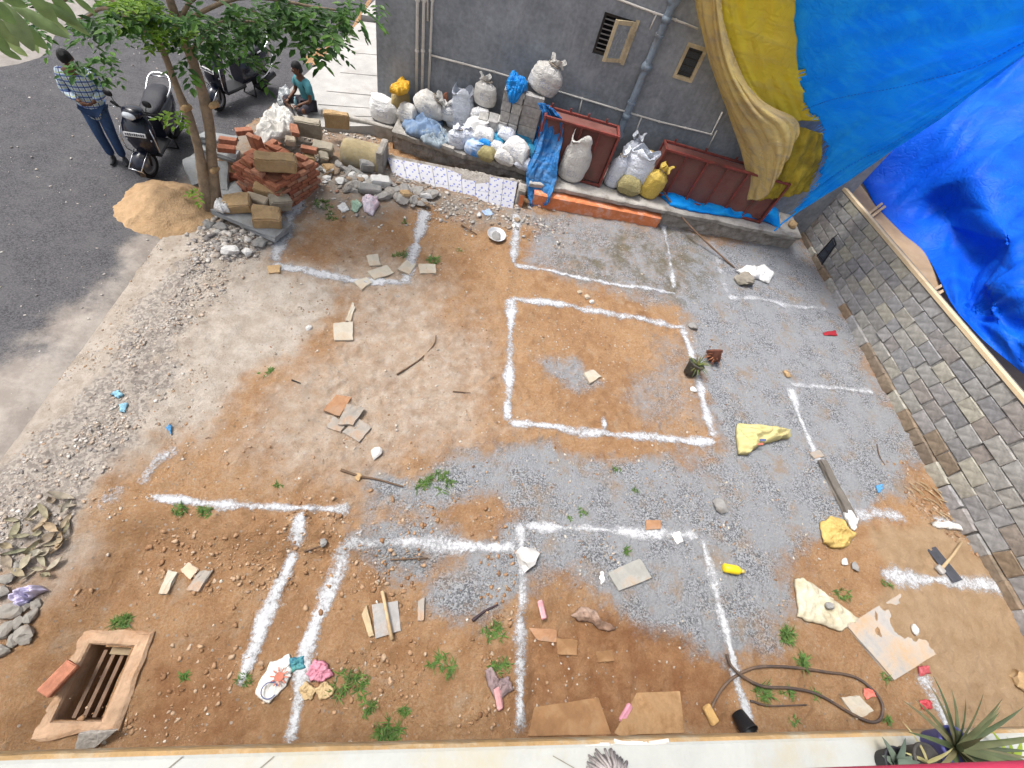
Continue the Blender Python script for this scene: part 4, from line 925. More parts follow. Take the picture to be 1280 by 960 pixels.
# --- deep blue sheet over the stacks beyond the wall
dt = empty('dark_tarpaulin', az(1180, 330, .9), 0, 'deep blue tarpaulin draped over stacked goods beyond the block wall', 'tarpaulin')
def hp(px, py, z): return az(px, py, z)
ctrl = [
    [hp(1010, 250, 1.0), hp(1070, 190, 1.5), ax_(1150, 120, 11.2), ax_(1260, 30, 12.5), ax_(1400, -60, 14)],
    [hp(1068, 222, 1.0), hp(1105, 196, 1.55), ax_(1190, 130, 11.0), ax_(1290, 60, 12.3), ax_(1420, 0, 14)],
    [hp(1096, 258, .95), hp(1140, 235, 1.5), ax_(1210, 185, 10.9), ax_(1300, 140, 12.2), ax_(1430, 80, 14)],
    [hp(1128, 290, .95), hp(1175, 262, 1.45), ax_(1232, 245, 10.9), ax_(1320, 215, 12.0), ax_(1440, 170, 13.8)],
    [hp(1160, 322, .95), hp(1205, 300, 1.4), ax_(1260, 292, 10.6), ax_(1330, 280, 11.8), ax_(1450, 260, 13.5)],
    [hp(1192, 382, 1.15), hp(1228, 345, 1.5), ax_(1275, 340, 10.2), ax_(1350, 335, 11.4), ax_(1450, 330, 13)],
    [hp(1222, 418, 1.25), hp(1256, 402, 1.55), ax_(1300, 398, 9.9), ax_(1370, 400, 10.8), ax_(1460, 400, 12)],
    [hp(1290, 478, 1.3), hp(1310, 470, 1.6), ax_(1350, 470, 9.9), ax_(1400, 470, 10.6), ax_(1480, 470, 11.6)]]
A = net(ctrl, 130, 150); nv, nu, _ = A.shape
V_, U_ = np.meshgrid(np.linspace(0, 1, nv), np.linspace(0, 1, nu), indexing='ij')
def pleats(A, amp, ku, kv, seed, warp=.35):
    nv_, nu_, _ = A.shape; Vv, Uu = np.meshgrid(np.linspace(0, 1, nv_), np.linspace(0, 1, nu_), indexing='ij')
    ph = Uu * ku + Vv * kv + warp * fbm(Uu * 2.5, Vv * 2.5, seed, 2); saw = np.abs((ph % 1) - .5) * 2; return A + normals(A) * (amp * ss(0, .18, Uu) * (saw - .45) * (.35 + .9 * np.clip(fbm(Uu * 3, Vv * 3, seed + 4, 2) + .5, 0, 1)))[..., None]
A = folds(A, .10, 2, 2, 43, 2); A = pleats(A, .42, .9, 2.6, 47); A = pleats(A, .16, -1.6, 5.5, 49, .6); A = pleats(A, .05, 2.5, 13, 53, 1.2)
# gathered pleats that run to the tied point on the plank
tp = np.array(hp(1193, 385, 1.2)); dist = np.linalg.norm(A - tp, axis=2); ang = np.arctan2(A[..., 1] - tp[1], A[..., 2] - tp[2] + .3 * (A[..., 0] - tp[0]))
A = A + normals(A) * (.05 * np.sin(ang * 17) * np.exp(-dist / 1.1) * ss(.05, .5, dist))[..., None]
sheet(A, 'sheet', TD, dt, None)
for (c, s, rr) in ((hp(1232, 300, .95), (1.5, 1.6, 1.0), .1), (hp(1180, 215, 1.0), (1.5, 1.8, 1.6), .0)):
    pass

# ================================================================== RED IRON GRILLES ON THE PLINTH
red = mat('red_oxide_iron', (.21, .046, .036), .7, .3, 8, .25, 40, dirt=(.085, .038, .026), dirtamt=.45)
redp = mat('dusty_red_sheet', (.19, .075, .062), .8, .35, 3, .3, 25, dirt=(.13, .075, .06), dirtamt=.5)
def grille(px_fl, px_fr, px_tl, label, nb, depth_, xl=None):
    FL = az(*px_fl, SZ); FR = az(*px_fr, SZ); u0, u1 = wu(FL), wu(FR); off = (FL - W0).dot(UN); top = plane_at(*px_tl, FL, UN).z
    g = empty('iron_grille', wl((u0 + u1) / 2, SZ, off), 0, label, 'grille', 'red iron grilles standing on the plinth'); t = .045
    def gb(a_, b_, nm, tt=t): mb = MB(); mb.bar(a_, b_, tt, tt, up=UN, bev=.004); par(mb.build(nm, red), g)
    bo = off - depth_
    for of in (off, bo):
        for uu in (u0, u1): gb(wl(uu, SZ, of), wl(uu, top, of), 'post')
        gb(wl(u0 + .03, top - .02, of), wl(u1 - .03, top - .02, of), 'rail'); gb(wl(u0 + .03, SZ + .03, of), wl(u1 - .03, SZ + .03, of), 'rail')
    for uu in (u0, u1):
        gb(wl(uu, top - .02, off - .03), wl(uu, top - .02, bo + .03), 'side_rail'); gb(wl(uu, SZ + .03, off - .03), wl(uu, SZ + .03, bo + .03), 'side_rail')
    for k in range(1, nb): uu = u0 + (u1 - u0) * k / nb; gb(wl(uu, SZ + .055, off), wl(uu, top - .045, off), 'bar', .03 if k % 2 else .042)
    gb(wl(u0 + .03, top - .12, off - depth_ * .5), wl(u1 - .03, top - .12, off - depth_ * .5), 'rail', .03)
    mb = MB(); mb.box(wl((u0 + u1) / 2, (SZ + top) / 2, off - .07), (u1 - u0 - .06, .008, top - SZ - .1), WM); par(mb.build('sheet_panel', redp), g)
    for s_ in (0, 1): mb = MB(); mb.box(wl(u0 + .004 if s_ == 0 else u1 - .004, (SZ + top) / 2, (off + bo) / 2), (.006, depth_ - .07, top - SZ - .1), WM); par(mb.build('side_panel', redp), g)
    mb = MB(); mb.box(wl((u0 + u1) / 2, top - .05, (off + bo) / 2), (u1 - u0 - .06, depth_ - .06, .008), WM); par(mb.build('top_panel', redp), g)
    for k in range(4): uu = u0 + (u1 - u0) * (k + .3) / 4; gb(wl(uu, top, bo), wl(uu, top + .07, bo), 'lug', .035)
    return g
grille((664, 211), (748, 229), (703, 150), 'red iron box grille behind the hanging blue tarpaulin strip', 4, .42)
grille((806, 240), (945, 268), (835, 186), 'red iron box grille behind the crumpled blue sheet', 6, .36)

# ================================================================== SACKS
def creased(m, printed):
    """sharp cloth creases, and on printed sacks a block of faded lettering-like lines"""
    t = m.node_tree
    if t.nodes.get('creases'): return m
    N = t.nodes.new; L = t.links.new; p = t.nodes['Principled BSDF']; tc = N('ShaderNodeTexCoord'); n = N('ShaderNodeTexNoise'); n.name = 'creases'; n.inputs['Scale'].default_value = 9; n.inputs['Detail'].default_value = 1.5; n.inputs['Distortion'].default_value = 2.0; L(tc.outputs['Object'], n.inputs['Vector'])
    a = N('ShaderNodeMath'); a.operation = 'SUBTRACT'; L(n.outputs[0], a.inputs[0]); a.inputs[1].default_value = .5; b = N('ShaderNodeMath'); b.operation = 'ABSOLUTE'; L(a.outputs[0], b.inputs[0])
    r = N('ShaderNodeMapRange'); r.inputs[1].default_value = 0; r.inputs[2].default_value = .10; L(b.outputs[0], r.inputs[0]); bp_ = N('ShaderNodeBump'); bp_.inputs['Strength'].default_value = .45; bp_.inputs['Distance'].default_value = .025; L(r.outputs[0], bp_.inputs['Height']); L(bp_.outputs[0], p.inputs['Normal'])
    if printed:
        s = N('ShaderNodeSeparateXYZ'); L(tc.outputs['Object'], s.inputs[0]); mp = N('ShaderNodeMapping'); mp.inputs['Scale'].default_value = (70, 3, 40); L(tc.outputs['Object'], mp.inputs['Vector']); w_ = N('ShaderNodeTexNoise'); w_.inputs['Scale'].default_value = 1; w_.inputs['Detail'].default_value = 0; L(mp.outputs[0], w_.inputs['Vector'])
        c1 = N('ShaderNodeMath'); c1.operation = 'COMPARE'; L(s.outputs[2], c1.inputs[0]); c1.inputs[1].default_value = .22; c1.inputs[2].default_value = .075; c2 = N('ShaderNodeMath'); c2.operation = 'COMPARE'; L(s.outputs[0], c2.inputs[0]); c2.inputs[1].default_value = 0; c2.inputs[2].default_value = .11
        g = N('ShaderNodeMath'); g.operation = 'GREATER_THAN'; L(w_.outputs[0], g.inputs[0]); g.inputs[1].default_value = .56; m1 = N('ShaderNodeMath'); m1.operation = 'MULTIPLY'; L(c1.outputs[0], m1.inputs[0]); L(c2.outputs[0], m1.inputs[1]); m2 = N('ShaderNodeMath'); m2.operation = 'MULTIPLY'; L(m1.outputs[0], m2.inputs[0]); L(g.outputs[0], m2.inputs[1]); m3 = N('ShaderNodeMath'); m3.operation = 'MULTIPLY'; L(m2.outputs[0], m3.inputs[0]); m3.inputs[1].default_value = .38
        old = p.inputs['Base Color'].links[0].from_socket; mx = N('ShaderNodeMix'); mx.data_type = 'RGBA'; L(m3.outputs[0], mx.inputs[0]); L(old, mx.inputs[6]); mx.inputs[7].default_value = (.12, .17, .36, 1); L(mx.outputs[2], p.inputs['Base Color'])
    return m
def sack_mat(name, c, d=(.33, .29, .25), amt=.35, rough=.6): return creased( mat(name, c, rough, .07, 7, .10, 60, dirt=tuple(.55 * a_ + .45 * b_ for a_, b_ in zip(c, d)), dirtamt=amt, dscale=4, trans=.06), 'bluish' in name or 'white' in name)
SW = sack_mat('white_woven_sack', (.74, .735, .72), amt=.25); SW2 = sack_mat('offwhite_woven_sack', (.64, .62, .58), amt=.4); SWB = sack_mat('bluish_white_sack', (.66, .69, .75), (.30, .33, .45), .4)
SG = sack_mat('grey_cement_sack', (.40, .39, .37), (.24, .22, .2), .6); STE = sack_mat('teal_sack', (.035, .27, .46), (.10, .30, .40), .3); SBL = sack_mat('bright_blue_bag', (.012, .26, .72), (.02, .18, .5), .3, .4)
SY = sack_mat('yellow_sack', (.60, .43, .09), (.40, .31, .12), .4); SO = sack_mat('olive_sack', (.34, .29, .13), (.22, .19, .12), .55); SOR = sack_mat('amber_sack', (.66, .36, .03), (.45, .25, .05), .35); SKH = sack_mat('khaki_sack', (.40, .30, .13), (.28, .22, .13), .5)
def sack_mesh(w_, d_, h_, kind, seed, mb=None):
    """woven sack: flat seams at the sides, bulging belly, creases running from the tied neck"""
    rr = random.Random(seed); mb = mb or MB(); nr, nsg = 40, 48; s1 = rr.uniform(0, 50); lean = (rr.uniform(-.15, .15), rr.uniform(-.12, .12))
    if kind == 'pillow':                                    # lying sack: two bulged faces meeting in a seam with pointed corners
        n = 30; rows = []; top = []
        for sgn in (1, -1):
            P = []
            for i in range(n + 1):
                r_ = []
                for j in range(n + 1):
                    u = i / n * 2 - 1; v = j / n * 2 - 1; e = max(0, (1 - abs(u) ** 3.0)) ** .5 * max(0, (1 - abs(v) ** 3.0)) ** .5
                    pin = 1 - .16 * (1 - abs(v) ** 2) * abs(u) ** 3; pin2 = 1 - .16 * (1 - abs(u) ** 2) * abs(v) ** 3
                    wr = 1 - 2 * abs(fbm(u * 1.5 + s1, v * 1.5 + sgn, seed, 2)); cr_ = (1 - 2 * abs(fbm(u * 5 + s1, v * 2.0, seed + 4, 2))) * (1 - e)
                    z = h_ * (.42 + sgn * e * (.5 if sgn > 0 else .42) * (1 + .14 * wr)) + .05 * h_ * cr_ * abs(u) + .10 * h_ * fbm(u * 1.2 + s1, v * 1.2, seed + 9, 2)
                    r_.append(Vector((u * w_ / 2 * pin2 * 1.06, v * d_ / 2 * pin * 1.12, max(0, z))))
                P.append(r_)
            mb.grid(P if sgn > 0 else [r[::-1] for r in P])
        return mb
    if kind == 'tied': prof = [(0, .62), (.03, .82), (.09, .95), (.25, 1.0), (.5, .98), (.66, .88), (.78, .60), (.85, .26), (.88, .22), (.93, .42), (1, .50)]
    elif kind == 'open': prof = [(0, .68), (.03, .86), (.1, .97), (.3, 1.0), (.55, .96), (.75, .86), (.88, .78), (.95, .84), (1, .72)]
    else: prof = [(0, .68), (.03, .86), (.1, .98), (.3, 1.02), (.50, .98), (.64, .86), (.76, .70), (.86, .60), (.95, .48), (1, .2)]
    ts = [p[0] for p in prof]; vs_ = [p[1] for p in prof]; rows = []
    for i in range(nr):
        t = i / (nr - 1); pr = float(np.interp(t, ts, vs_)); row = []
        for k in range(nsg):
            q = 2 * math.pi * k / nsg; c, s = math.cos(q), math.sin(q); e = 2 / 2.5
            x = math.copysign(abs(c) ** e, c) * (1 + .10 * abs(c) ** 8 * (1 if .05 < t < .7 else 0)); y = math.copysign(abs(s) ** e, s)
            n = fbm(c * .9 + s1, s * .9 + t * 2.2, seed, 2); rg = 1 - 2 * abs(fbm(c * 2.0 + s1, s * 2.0 + t * 1.2, seed + 5, 2))
            hc = 1 - 2 * abs(fbm(c * .8 + s1, t * 7, seed + 8, 2))                                           # sagging horizontal creases
            k_ = 1 + .10 * n + .05 * rg * (.4 + t) + .035 * hc
            if kind == 'tied' and t > .60: k_ += .20 * (t - .60) / .40 * math.sin(q * 7 + s1) + .08 * math.sin(q * 11 + s1) * (t - .6) / .4
            if kind == 'open' and t > .6: k_ += .16 * (t - .6) / .4 * math.sin(q * 4 + s1)
            if kind == 'flop' and t > .5: k_ += .28 * (t - .5) * math.sin(q * 5 + s1)
            bend = max(0, t - .6) ** 2 * (1.6 if kind == 'flop' else .4)
            z = t * h_ * (1 + (.10 * math.sin(q * 3 + s1) if kind in ('open', 'tied') and t > .93 else 0))
            if kind == 'flop' and t > .8: z -= (t - .8) * h_ * .9
            row.append(Vector((x * w_ / 2 * pr * k_ + lean[0] * t * w_ + bend * w_ * (1 if seed % 2 else -1), y * d_ / 2 * pr * k_ + lean[1] * t * d_, z)))
        rows.append(row)
    mb.grid(rows, True); mb.add(rows[0], [tuple(range(nsg - 1, -1, -1))])
    if kind != 'open': mb.add(rows[-1], [tuple(range(nsg))])
    else: mb.add([Vector((p.x * .75, p.y * .75, h_ * .74)) for p in rows[-1]], [tuple(range(nsg))])
    return mb
NS = [0]
def sack(label, box, zb, m, kind='tied', tilt=(0, 0), dfac=.75, group=None, cat='sack', name='sack', hk=1.0, band=None, rot=None):
    NS[0] += 1; x0, y0, x1, y1 = box; yb = y1 - (y1 - y0) * .12; p = az((x0 + x1) / 2, yb, zb)
    lim = (p - W0).dot(UN)
    if lim < .22 and p.x > -2: p = p + UN * (.22 - lim)
    sc = mpp(p); w_ = (x1 - x0) * sc * .96
    hh = min(((abs(proj((p.x, p.y, zb + k * .01))[1] - y0), k * .01) for k in range(5, 140)))[1] * hk
    mb = sack_mesh(w_, w_ * dfac, max(.12, hh), kind, NS[0] * 3 + 1); o = mb.build(name, m, None, True)
    o.location = p; o.rotation_euler = (tilt[0], tilt[1], math.atan2(UD.y, UD.x) + (rot if rot is not None else random.uniform(-.3, .3))); tag(o, label, cat, group)
    if band:
        zc, mm = band; b2 = MB(); ring = [(math.cos(q) * w_ * .2, math.sin(q) * w_ * .2 * dfac, hh * .87 + random.uniform(-.006, .006)) for q in np.linspace(0, 2 * math.pi, 16)[:-1]]; b2.tube(ring, .012, 6, closed=True); t_ = b2.build('tie_cord', mm); t_.parent = o
    return o
G_ = 'sacks piled on the plinth'
cord = mat('tie_cord', (.3, .25, .2), .8)
sack('slumped white sack at the end of the plinth by the pale pavement', (466, 116, 498, 154), PZ - .02, SW, 'flop', (0, 0), .8)
sack('khaki sack with its amber mouth open beside the slumped white sack', (490, 112, 513, 142), SZ, SKH, 'pillow', dfac=.8)
o = crumple('amber_bag', 'bright amber plastic bag crumpled on top of the khaki sack', [(487, 116), (492, 106), (503, 100), (512, 110), (510, 118), (498, 121)], .98, SOR, .22, 6, 'bag', 40)
sack('grey white sack squeezed between the khaki sack and the denim heap', (498, 128, 520, 157), SZ, SW2, 'pillow')
sack('plump white sack lying across the denim heap with its neck tied', (510, 113, 545, 143), .66, SW2, 'tied', (0, .75), .8, rot=0, hk=1.25, band=(0, cord))
sack('tall white printed sack with an open mouth beside the block stack', (564, 112, 592, 155), SZ, SWB, 'open', band=None)
sack('small white sack with blue print in front of the tall printed sack', (557, 137, 578, 160), SZ, SWB, 'pillow')
sack('white sack with red and blue print at the front of the pile', (561, 158, 582, 187), SZ, SWB, 'tied', band=(0, cord))
sack('white sack with a deep fold leaning beside the concrete blocks', (577, 142, 607, 180), SZ + .12, SW, 'flop')
sack('white sack with twisted neck standing on the lower concrete blocks', (593, 97, 618, 136), 1.06, SW2, 'tied', band=(0, cord))
sack('creased white sack lying on the teal sack before the blocks', (606, 143, 639, 174), .66, SW, 'flop')
sack('upright clean white sack with tied top before the block stack', (637, 127, 664, 170), .68, SW, 'tied', band=(0, cord))
sack('teal sack under the creased white sack', (604, 166, 630, 189), SZ + .06, STE, 'pillow')
sack('teal sack under the upright clean white sack', (634, 163, 664, 184), SZ + .12, STE, 'pillow')
sack('blue and white striped sack at the front edge of the plinth', (580, 171, 604, 195), SZ, mat('striped_sack', (.60, .66, .74), .5, .1, 5, .3, 20, dirt=(.015, .22, .62), dirtamt=.75, dscale=4), 'flop')
sack('small olive yellow sack at the plinth edge between blue and white sacks', (597, 182, 618, 202), SZ, SO, 'pillow')
sack('white sack sagging over the teal sack at the plinth edge', (624, 172, 656, 200), SZ + .1, SW, 'pillow', (0, .35))
sack('dusty white sack low at the front of the pile above the tiled panel', (617, 186, 642, 206), SZ, SW2, 'pillow')
sack('teal sack beside the hanging blue strip', (646, 179, 669, 201), SZ + .02, STE, 'pillow')
sack('small white and blue sack tucked below the teal sack', (642, 197, 664, 212), SZ, SWB, 'pillow')
o = crumple('blue_bag', 'shiny light blue plastic bag bunched beside the hanging strip', [(664, 172), (668, 163), (677, 162), (681, 172), (678, 188), (668, 190)], .72, SBL, .26, 9, 'bag', 40)
sack('tall white sack with knotted top standing on the concrete blocks', (656, 72, 692, 119), 1.66, SW2, 'tied', (0, .3), .75, hk=1.05, rot=0, band=(0, cord))
sack('two tone white sack standing alone before the red grille', (696, 169, 727, 230), SZ, SW2, 'open', dfac=.8)
sack('tall white sack with stained grey foot by the grey drain pipe', (753, 188, 772, 238), SZ, SWB, 'tied', band=(0, cord))
sack('white sack with peaked top against the grey drain pipe', (771, 170, 796, 214), SZ + .12, SWB, 'tied')
sack('broad white sack leaning over the olive sack', (770, 188, 806, 232), SZ + .16, SWB, 'open')
sack('olive stained sack under the broad white sack', (767, 218, 796, 243), SZ, SO, 'pillow')
sack('bright yellow sack at the front beside the broad white sack', (792, 205, 819, 249), SZ, SY, 'tied', (0, .2), band=(0, cord))
sack('pale yellow sack behind the bright yellow sack', (795, 190, 812, 220), SZ + .2, SKH, 'pillow')
for (lab, bx, zz, m_, kd) in (
    ('small white sack wedged behind the folded sack by the blocks', (588, 132, 610, 152), .82, SW, 'flop'), ('white sack slung on the front row over the striped sack', (592, 158, 616, 180), .66, SW, 'pillow'),
    ('bluish white sack tucked between the printed sack and folded sack', (572, 158, 594, 178), .6, SWB, 'tied'), ('small white sack on the teal sacks under the upright sack', (622, 160, 642, 176), .78, SWB, 'pillow'),
    ('white sack end showing over the small olive sack', (610, 176, 628, 192), .58, SW, 'pillow'), ('bright blue plastic sack in the middle of the pile', (598, 172, 614, 186), .62, SBL, 'pillow'), ('knotted white sack behind the small printed sack', (548, 128, 568, 152), .6, SW, 'tied')):
    sack(lab, bx, zz, m_, kd)
denim = mat('denim_cloth', (.14, .21, .33), .9, .25, 6, .3, 30, dirt=(.25, .31, .38), dirtamt=.5, dscale=5)
crumple('denim_heap', 'heap of faded blue denim cloth on the plinth among the sacks', [(503, 160), (508, 142), (528, 134), (550, 134), (556, 150), (552, 165), (558, 178), (540, 180), (522, 174), (508, 168)], SZ, denim, .42, 14, 'cloth heap', 80)
crumple('grey_cloth', 'greyish blue cloth bundle drooping over the plinth edge', [(522, 172), (532, 164), (550, 163), (563, 172), (562, 184), (548, 187), (530, 180)], SZ, mat('grey_denim', (.25, .30, .34), .9, .25, 6, .3, 30), .26, 19, 'cloth heap', 60)
mb = MB(); p = az(560, 187, SZ); mb.box((p.x, p.y, SZ + .045), (.26, .11, .08), euler(0, 0, -.25), .012, .006); tag(mb.build('stone_piece', conc), 'flat grey stone piece at the plinth edge below the cloth bundle', 'stone')
mb = MB(); p = az(554, 140, SZ + .2); mb.rock((p.x, p.y, SZ + .42), (.14, .12, .34), 4, 2); tag(mb.build('brick_piece', mat('terracotta', (.30, .13, .08), .9, .3, 10, .4)), 'broken terracotta piece poking up behind the denim heap', 'brick')

# ------------------------------------------------------------------ concrete block stack against the house
cblk = island_mat('grey_solid_block', [(.33, .32, .30), (.40, .385, .36), (.36, .35, .34), (.43, .41, .37)], .92, .5, 40, per='object')
bm_me = {}
def solid_block(u, off, z, along, label):
    mb = MB(); mb.box((0, 0, 0), (.39, .19, .195) if along else (.19, .39, .195), None, .008, .004); o = mb.build('concrete_block', cblk)
    o.location = wl(u, z, off); o.rotation_euler = (0, 0, math.atan2(UD.y, UD.x) + random.uniform(-.04, .04)); tag(o, label, 'block', 'concrete blocks stacked against the house'); return o
uR = wu(onw(667, 128, .62)); 
LB_ = {0: 'concrete block laid endwise in the stack topped by the blue bag', 1: 'concrete block laid lengthwise in the stack under the knotted sack', 2: 'concrete block in the low stack under the twisted neck sack'}
for r in range(6): solid_block(uR, .52 + random.uniform(-.02, .02), SZ + .1 + r * .2, True, LB_[1])
for r in range(6):
    for k in (0, 1): solid_block(uR - .305 - k * .205, .50 + random.uniform(-.03, .03), SZ + .1 + r * .2, False, LB_[0])
for r in range(3):
    for k in (2, 3): solid_block(uR - .31 - k * .205, .62 + random.uniform(-.03, .03), SZ + .1 + r * .2, False, LB_[2])
ub = uR - .42; pz = SZ + 1.2
crumple('blue_bag', 'bright blue plastic bag draped over the top of the block stack', [tuple(wl(ub - .2, pz, .45)), tuple(wl(ub - .15, pz, .72)), tuple(wl(ub + .12, pz, .74)), tuple(wl(ub + .25, pz, .5)), tuple(wl(ub + .1, pz, .3)), tuple(wl(ub - .12, pz, .3))], pz, SBL, .34, 24, 'bag', 50)
ctrl = [[wl(ub - .17, pz + .16, .66), wl(ub, pz + .2, .7), wl(ub + .17, pz + .14, .66)], [wl(ub - .15, pz + .02, .73), wl(ub + .02, pz, .76), wl(ub + .15, pz, .73)], [wl(ub - .06, pz - .16, .72), wl(ub + .03, pz - .2, .73), wl(ub + .09, pz - .14, .72)]]
A = folds(net(ctrl, 30, 30), .05, 4, 2, 71, 3, True); sheet(A, 'hanging_flap', SBL, bpy.data.objects[[o_.name for o_ in COL.objects if o_.name.startswith('blue_bag')][-1]])

# ------------------------------------------------------------------ blue strip hanging from the grille down to the soil
def py_(px, py, off): return onw(px, py, off)
ctrl = [[py_(672, 128, .95), py_(682, 130, .93), py_(694, 138, .95)],
        [py_(678, 150, 1.02), py_(690, 150, .98), py_(704, 152, 1.0)],
        [py_(670, 180, 1.14), py_(686, 182, 1.10), py_(702, 180, 1.12)],
        [py_(658, 214, 1.42), py_(676, 214, 1.38), py_(697, 212, 1.40)],
        [py_(660, 240, 1.62), py_(674, 242, 1.58), py_(691, 238, 1.60)],
        [py_(662, 266, 1.80), py_(672, 266, 1.75), py_(683, 260, 1.76)]]
A = net(ctrl, 50, 80); A = folds(A, .09, 2.5, 3.5, 61, 3); A = folds(A, .07, 4, 4, 63, 2, True); A = folds(A, .03, 9, 9, 65, 2, True); nv, nu, _ = A.shape
V_, U_ = np.meshgrid(np.linspace(0, 1, nv), np.linspace(0, 1, nu), indexing='ij'); rag = (V_ > .93 + .12 * vn(U_ * 16, U_ * 0, 2))
tag(sheet(A, 'tarpaulin_strip', tarp_mat('faded_blue_tarpaulin', (.03, .17, .45), (.06, .25, .56), .5, .5, (.12, .20, .34)), None, rag), 'narrow faded blue tarpaulin strip hanging over the plinth edge', 'tarpaulin')

# ================================================================== BRICKS, SLABS AND STONES BY THE TREE
brickm = island_mat('red_brick', [(.34, .125, .07), (.40, .16, .09), (.29, .10, .06), (.43, .21, .13), (.36, .15, .09), (.38, .24, .17)], .9, .5, 45, per='object')
F0 = az(352, 268, .0); FLc = az(300, 238, 0); FRc = az(379, 226, 0)
d1 = (FLc - F0); d1.z = 0; d2 = (FRc - F0); d2.z = 0
ex = d1.normalized(); ey = Vector((-ex.y, ex.x, 0)); ey = ey if ey.dot(d2) > 0 else -ey
L1, L2 = d1.length, max(.7, d2.dot(ey))
stk = empty('brick_stack', F0 + ex * L1 / 2 + ey * L2 / 2, 0, 'square stack of red clay bricks beside the tree', 'brick stack')
BMx = Matrix((ex, ey, Vector((0, 0, 1)))).transposed(); BL_, BW_, BH_ = .225, .105, .072
cb = MB(); cb.box(F0 + ex * L1 / 2 + ey * L2 / 2 + Vector((0, 0, .28)), (L1 - .16, L2 - .16, .56), BMx); par(cb.build('rubble_core', mat('brick_dust', (.22, .09, .05), .95, .3)), stk)
me_b = []
for k in range(4):
    mb = MB(); mb.box((0, 0, 0), (BL_ - .006, BW_ - .005, BH_ - .005), None, .005, .004); o = mb.build('tmp', brickm); me_b.append(o.data); bpy.data.objects.remove(o)
def brick(c, M, parent=None, name='brick'):
    o = bpy.data.objects.new(name, random.choice(me_b)); COL.objects.link(o); o.matrix_basis = Matrix.Translation(c) @ M.to_4x4(); 
    if parent is not None: par(o, parent)
    return o
for r in range(8):
    z = .04 + r * (BH_ + .003); sh = BL_ / 2 if r % 2 else 0
    n1 = int(L1 / (BL_ + .004)); n2 = int(L2 / (BL_ + .004))
    for k in range(n1 + (1 if not r % 2 else 0)):
        u = BL_ / 2 + k * (BL_ + .004) + sh - (.05 if r % 2 else 0)
        if u + BL_ / 2 > L1 + .06: continue
        if r >= 7 and random.random() < .5: continue
        brick(F0 + ex * u + ey * (BW_ / 2 + random.uniform(-.008, .012)) + Vector((0, 0, z)), BMx @ euler(random.uniform(-.03, .03), 0, random.uniform(-.05, .05)), stk)
    for k in range(n2 + 1):
        v = BW_ + BL_ / 2 + k * (BL_ + .004) - sh * .7
        if v + BL_ / 2 > L2 + .05 or v < BL_ / 2 + .06: continue
        if r >= 7 and random.random() < .4: continue
        brick(F0 + ex * (BW_ / 2 + random.uniform(-.008, .012)) + ey * v + Vector((0, 0, z)), BMx @ euler(0, random.uniform(-.03, .03), math.pi / 2 + random.uniform(-.05, .05)), stk)
        if r < 8: brick(F0 + ex * (L1 - BW_ / 2) + ey * v + Vector((0, 0, z)), BMx @ euler(0, 0, math.pi / 2 + random.uniform(-.08, .08)), stk)
for i in range(int((L1 - .22) / (BL_ + .01))):                 # top layer, roughly in rows
    for j in range(int((L2 - .12) / (BW_ + .01))):
        if random.random() < .25: continue
        brick(F0 + ex * (.22 + i * (BL_ + .01)) + ey * (.16 + j * (BW_ + .01)) + Vector((0, 0, .60 + (BH_ if random.random() < .15 else 0))), BMx @ euler(random.uniform(-.04, .04), random.uniform(-.04, .04), random.uniform(-.15, .15)), stk)
# loose bricks behind the stack
for (px, py, z, a_, lab) in ((285, 176, .52, .2, 'loose red brick on the upper grey slab beside the brick stack'), (283, 186, .5, .3, 'loose red brick lying on the grey slabs by the tree'), (316, 177, .62, 1.2, 'loose red brick standing on end behind the brick stack'), (324, 180, .62, 1.3, 'second red brick standing on end behind the brick stack'), (305, 164, .55, .6, 'loose red brick behind the stack near the parked scooter'), (368, 163, .62, 2.0, 'loose red brick at the foot of the pale plastic heap'), (290, 221, .08, .3, 'loose red brick on the ground beside the upright grey slab'), (386, 187, .42, .2, 'lime crusted red brick beside the brown stone block')):
    p = az(px, py, z); o = brick(p, euler(random.uniform(-.2, .2), R(80) if 'on end' in lab else random.uniform(-.1, .1), a_), None, 'loose_brick'); o.scale = (1.25,) * 3; tag(o, lab, 'brick')
gst = mat('grey_granite_slab', (.26, .27, .275), .85, .2, 5, .3, 50, dirt=(.19, .185, .17), dirtamt=.4)
def slab_px(name, quad, z, th, m, label, cat='slab', tilt=None):
    """flat slab: four pixel corners at the heights z (one number or four)"""
    zz = z if isinstance(z, (list, tuple)) else [z] * 4; P = [az(q[0], q[1], k) for q, k in zip(quad, zz)]; n = (P[1] - P[0]).cross(P[3] - P[0]).normalized(); n = n if n.z > 0 else -n
    cen = sum(P, Vector()) / 4; bm = bmesh.new(); top = [bm.verts.new(p - cen) for p in P]; bot = [bm.verts.new(p - cen - n * th) for p in P]
    bm.faces.new(top); bm.faces.new(bot[::-1])
    for i in range(4): bm.faces.new((top[i], bot[i], bot[(i + 1) % 4], top[(i + 1) % 4]))
    bmesh.ops.recalc_face_normals(bm, faces=bm.faces)
    bmesh.ops.subdivide_edges(bm, edges=bm.edges[:], cuts=3, use_grid_fill=True)
    for v in bm.verts:
        k = Vector((random.uniform(-1, 1), random.uniform(-1, 1), random.uniform(-.5, .5))) * min(.012, th * .2); v.co += k
    me_ = bpy.data.meshes.new(name); bm.to_mesh(me_); bm.free(); me_.materials.append(m); o = bpy.data.objects.new(name, me_); COL.objects.link(o); o.location = cen; tag(o, label, cat); return o
slab_px('stone_slab', [(244, 170), (258, 164), (297, 170), (288, 179)], [.42, .42, .42, .42], .09, gst, 'upper grey stone slab stacked behind the tree trunk')
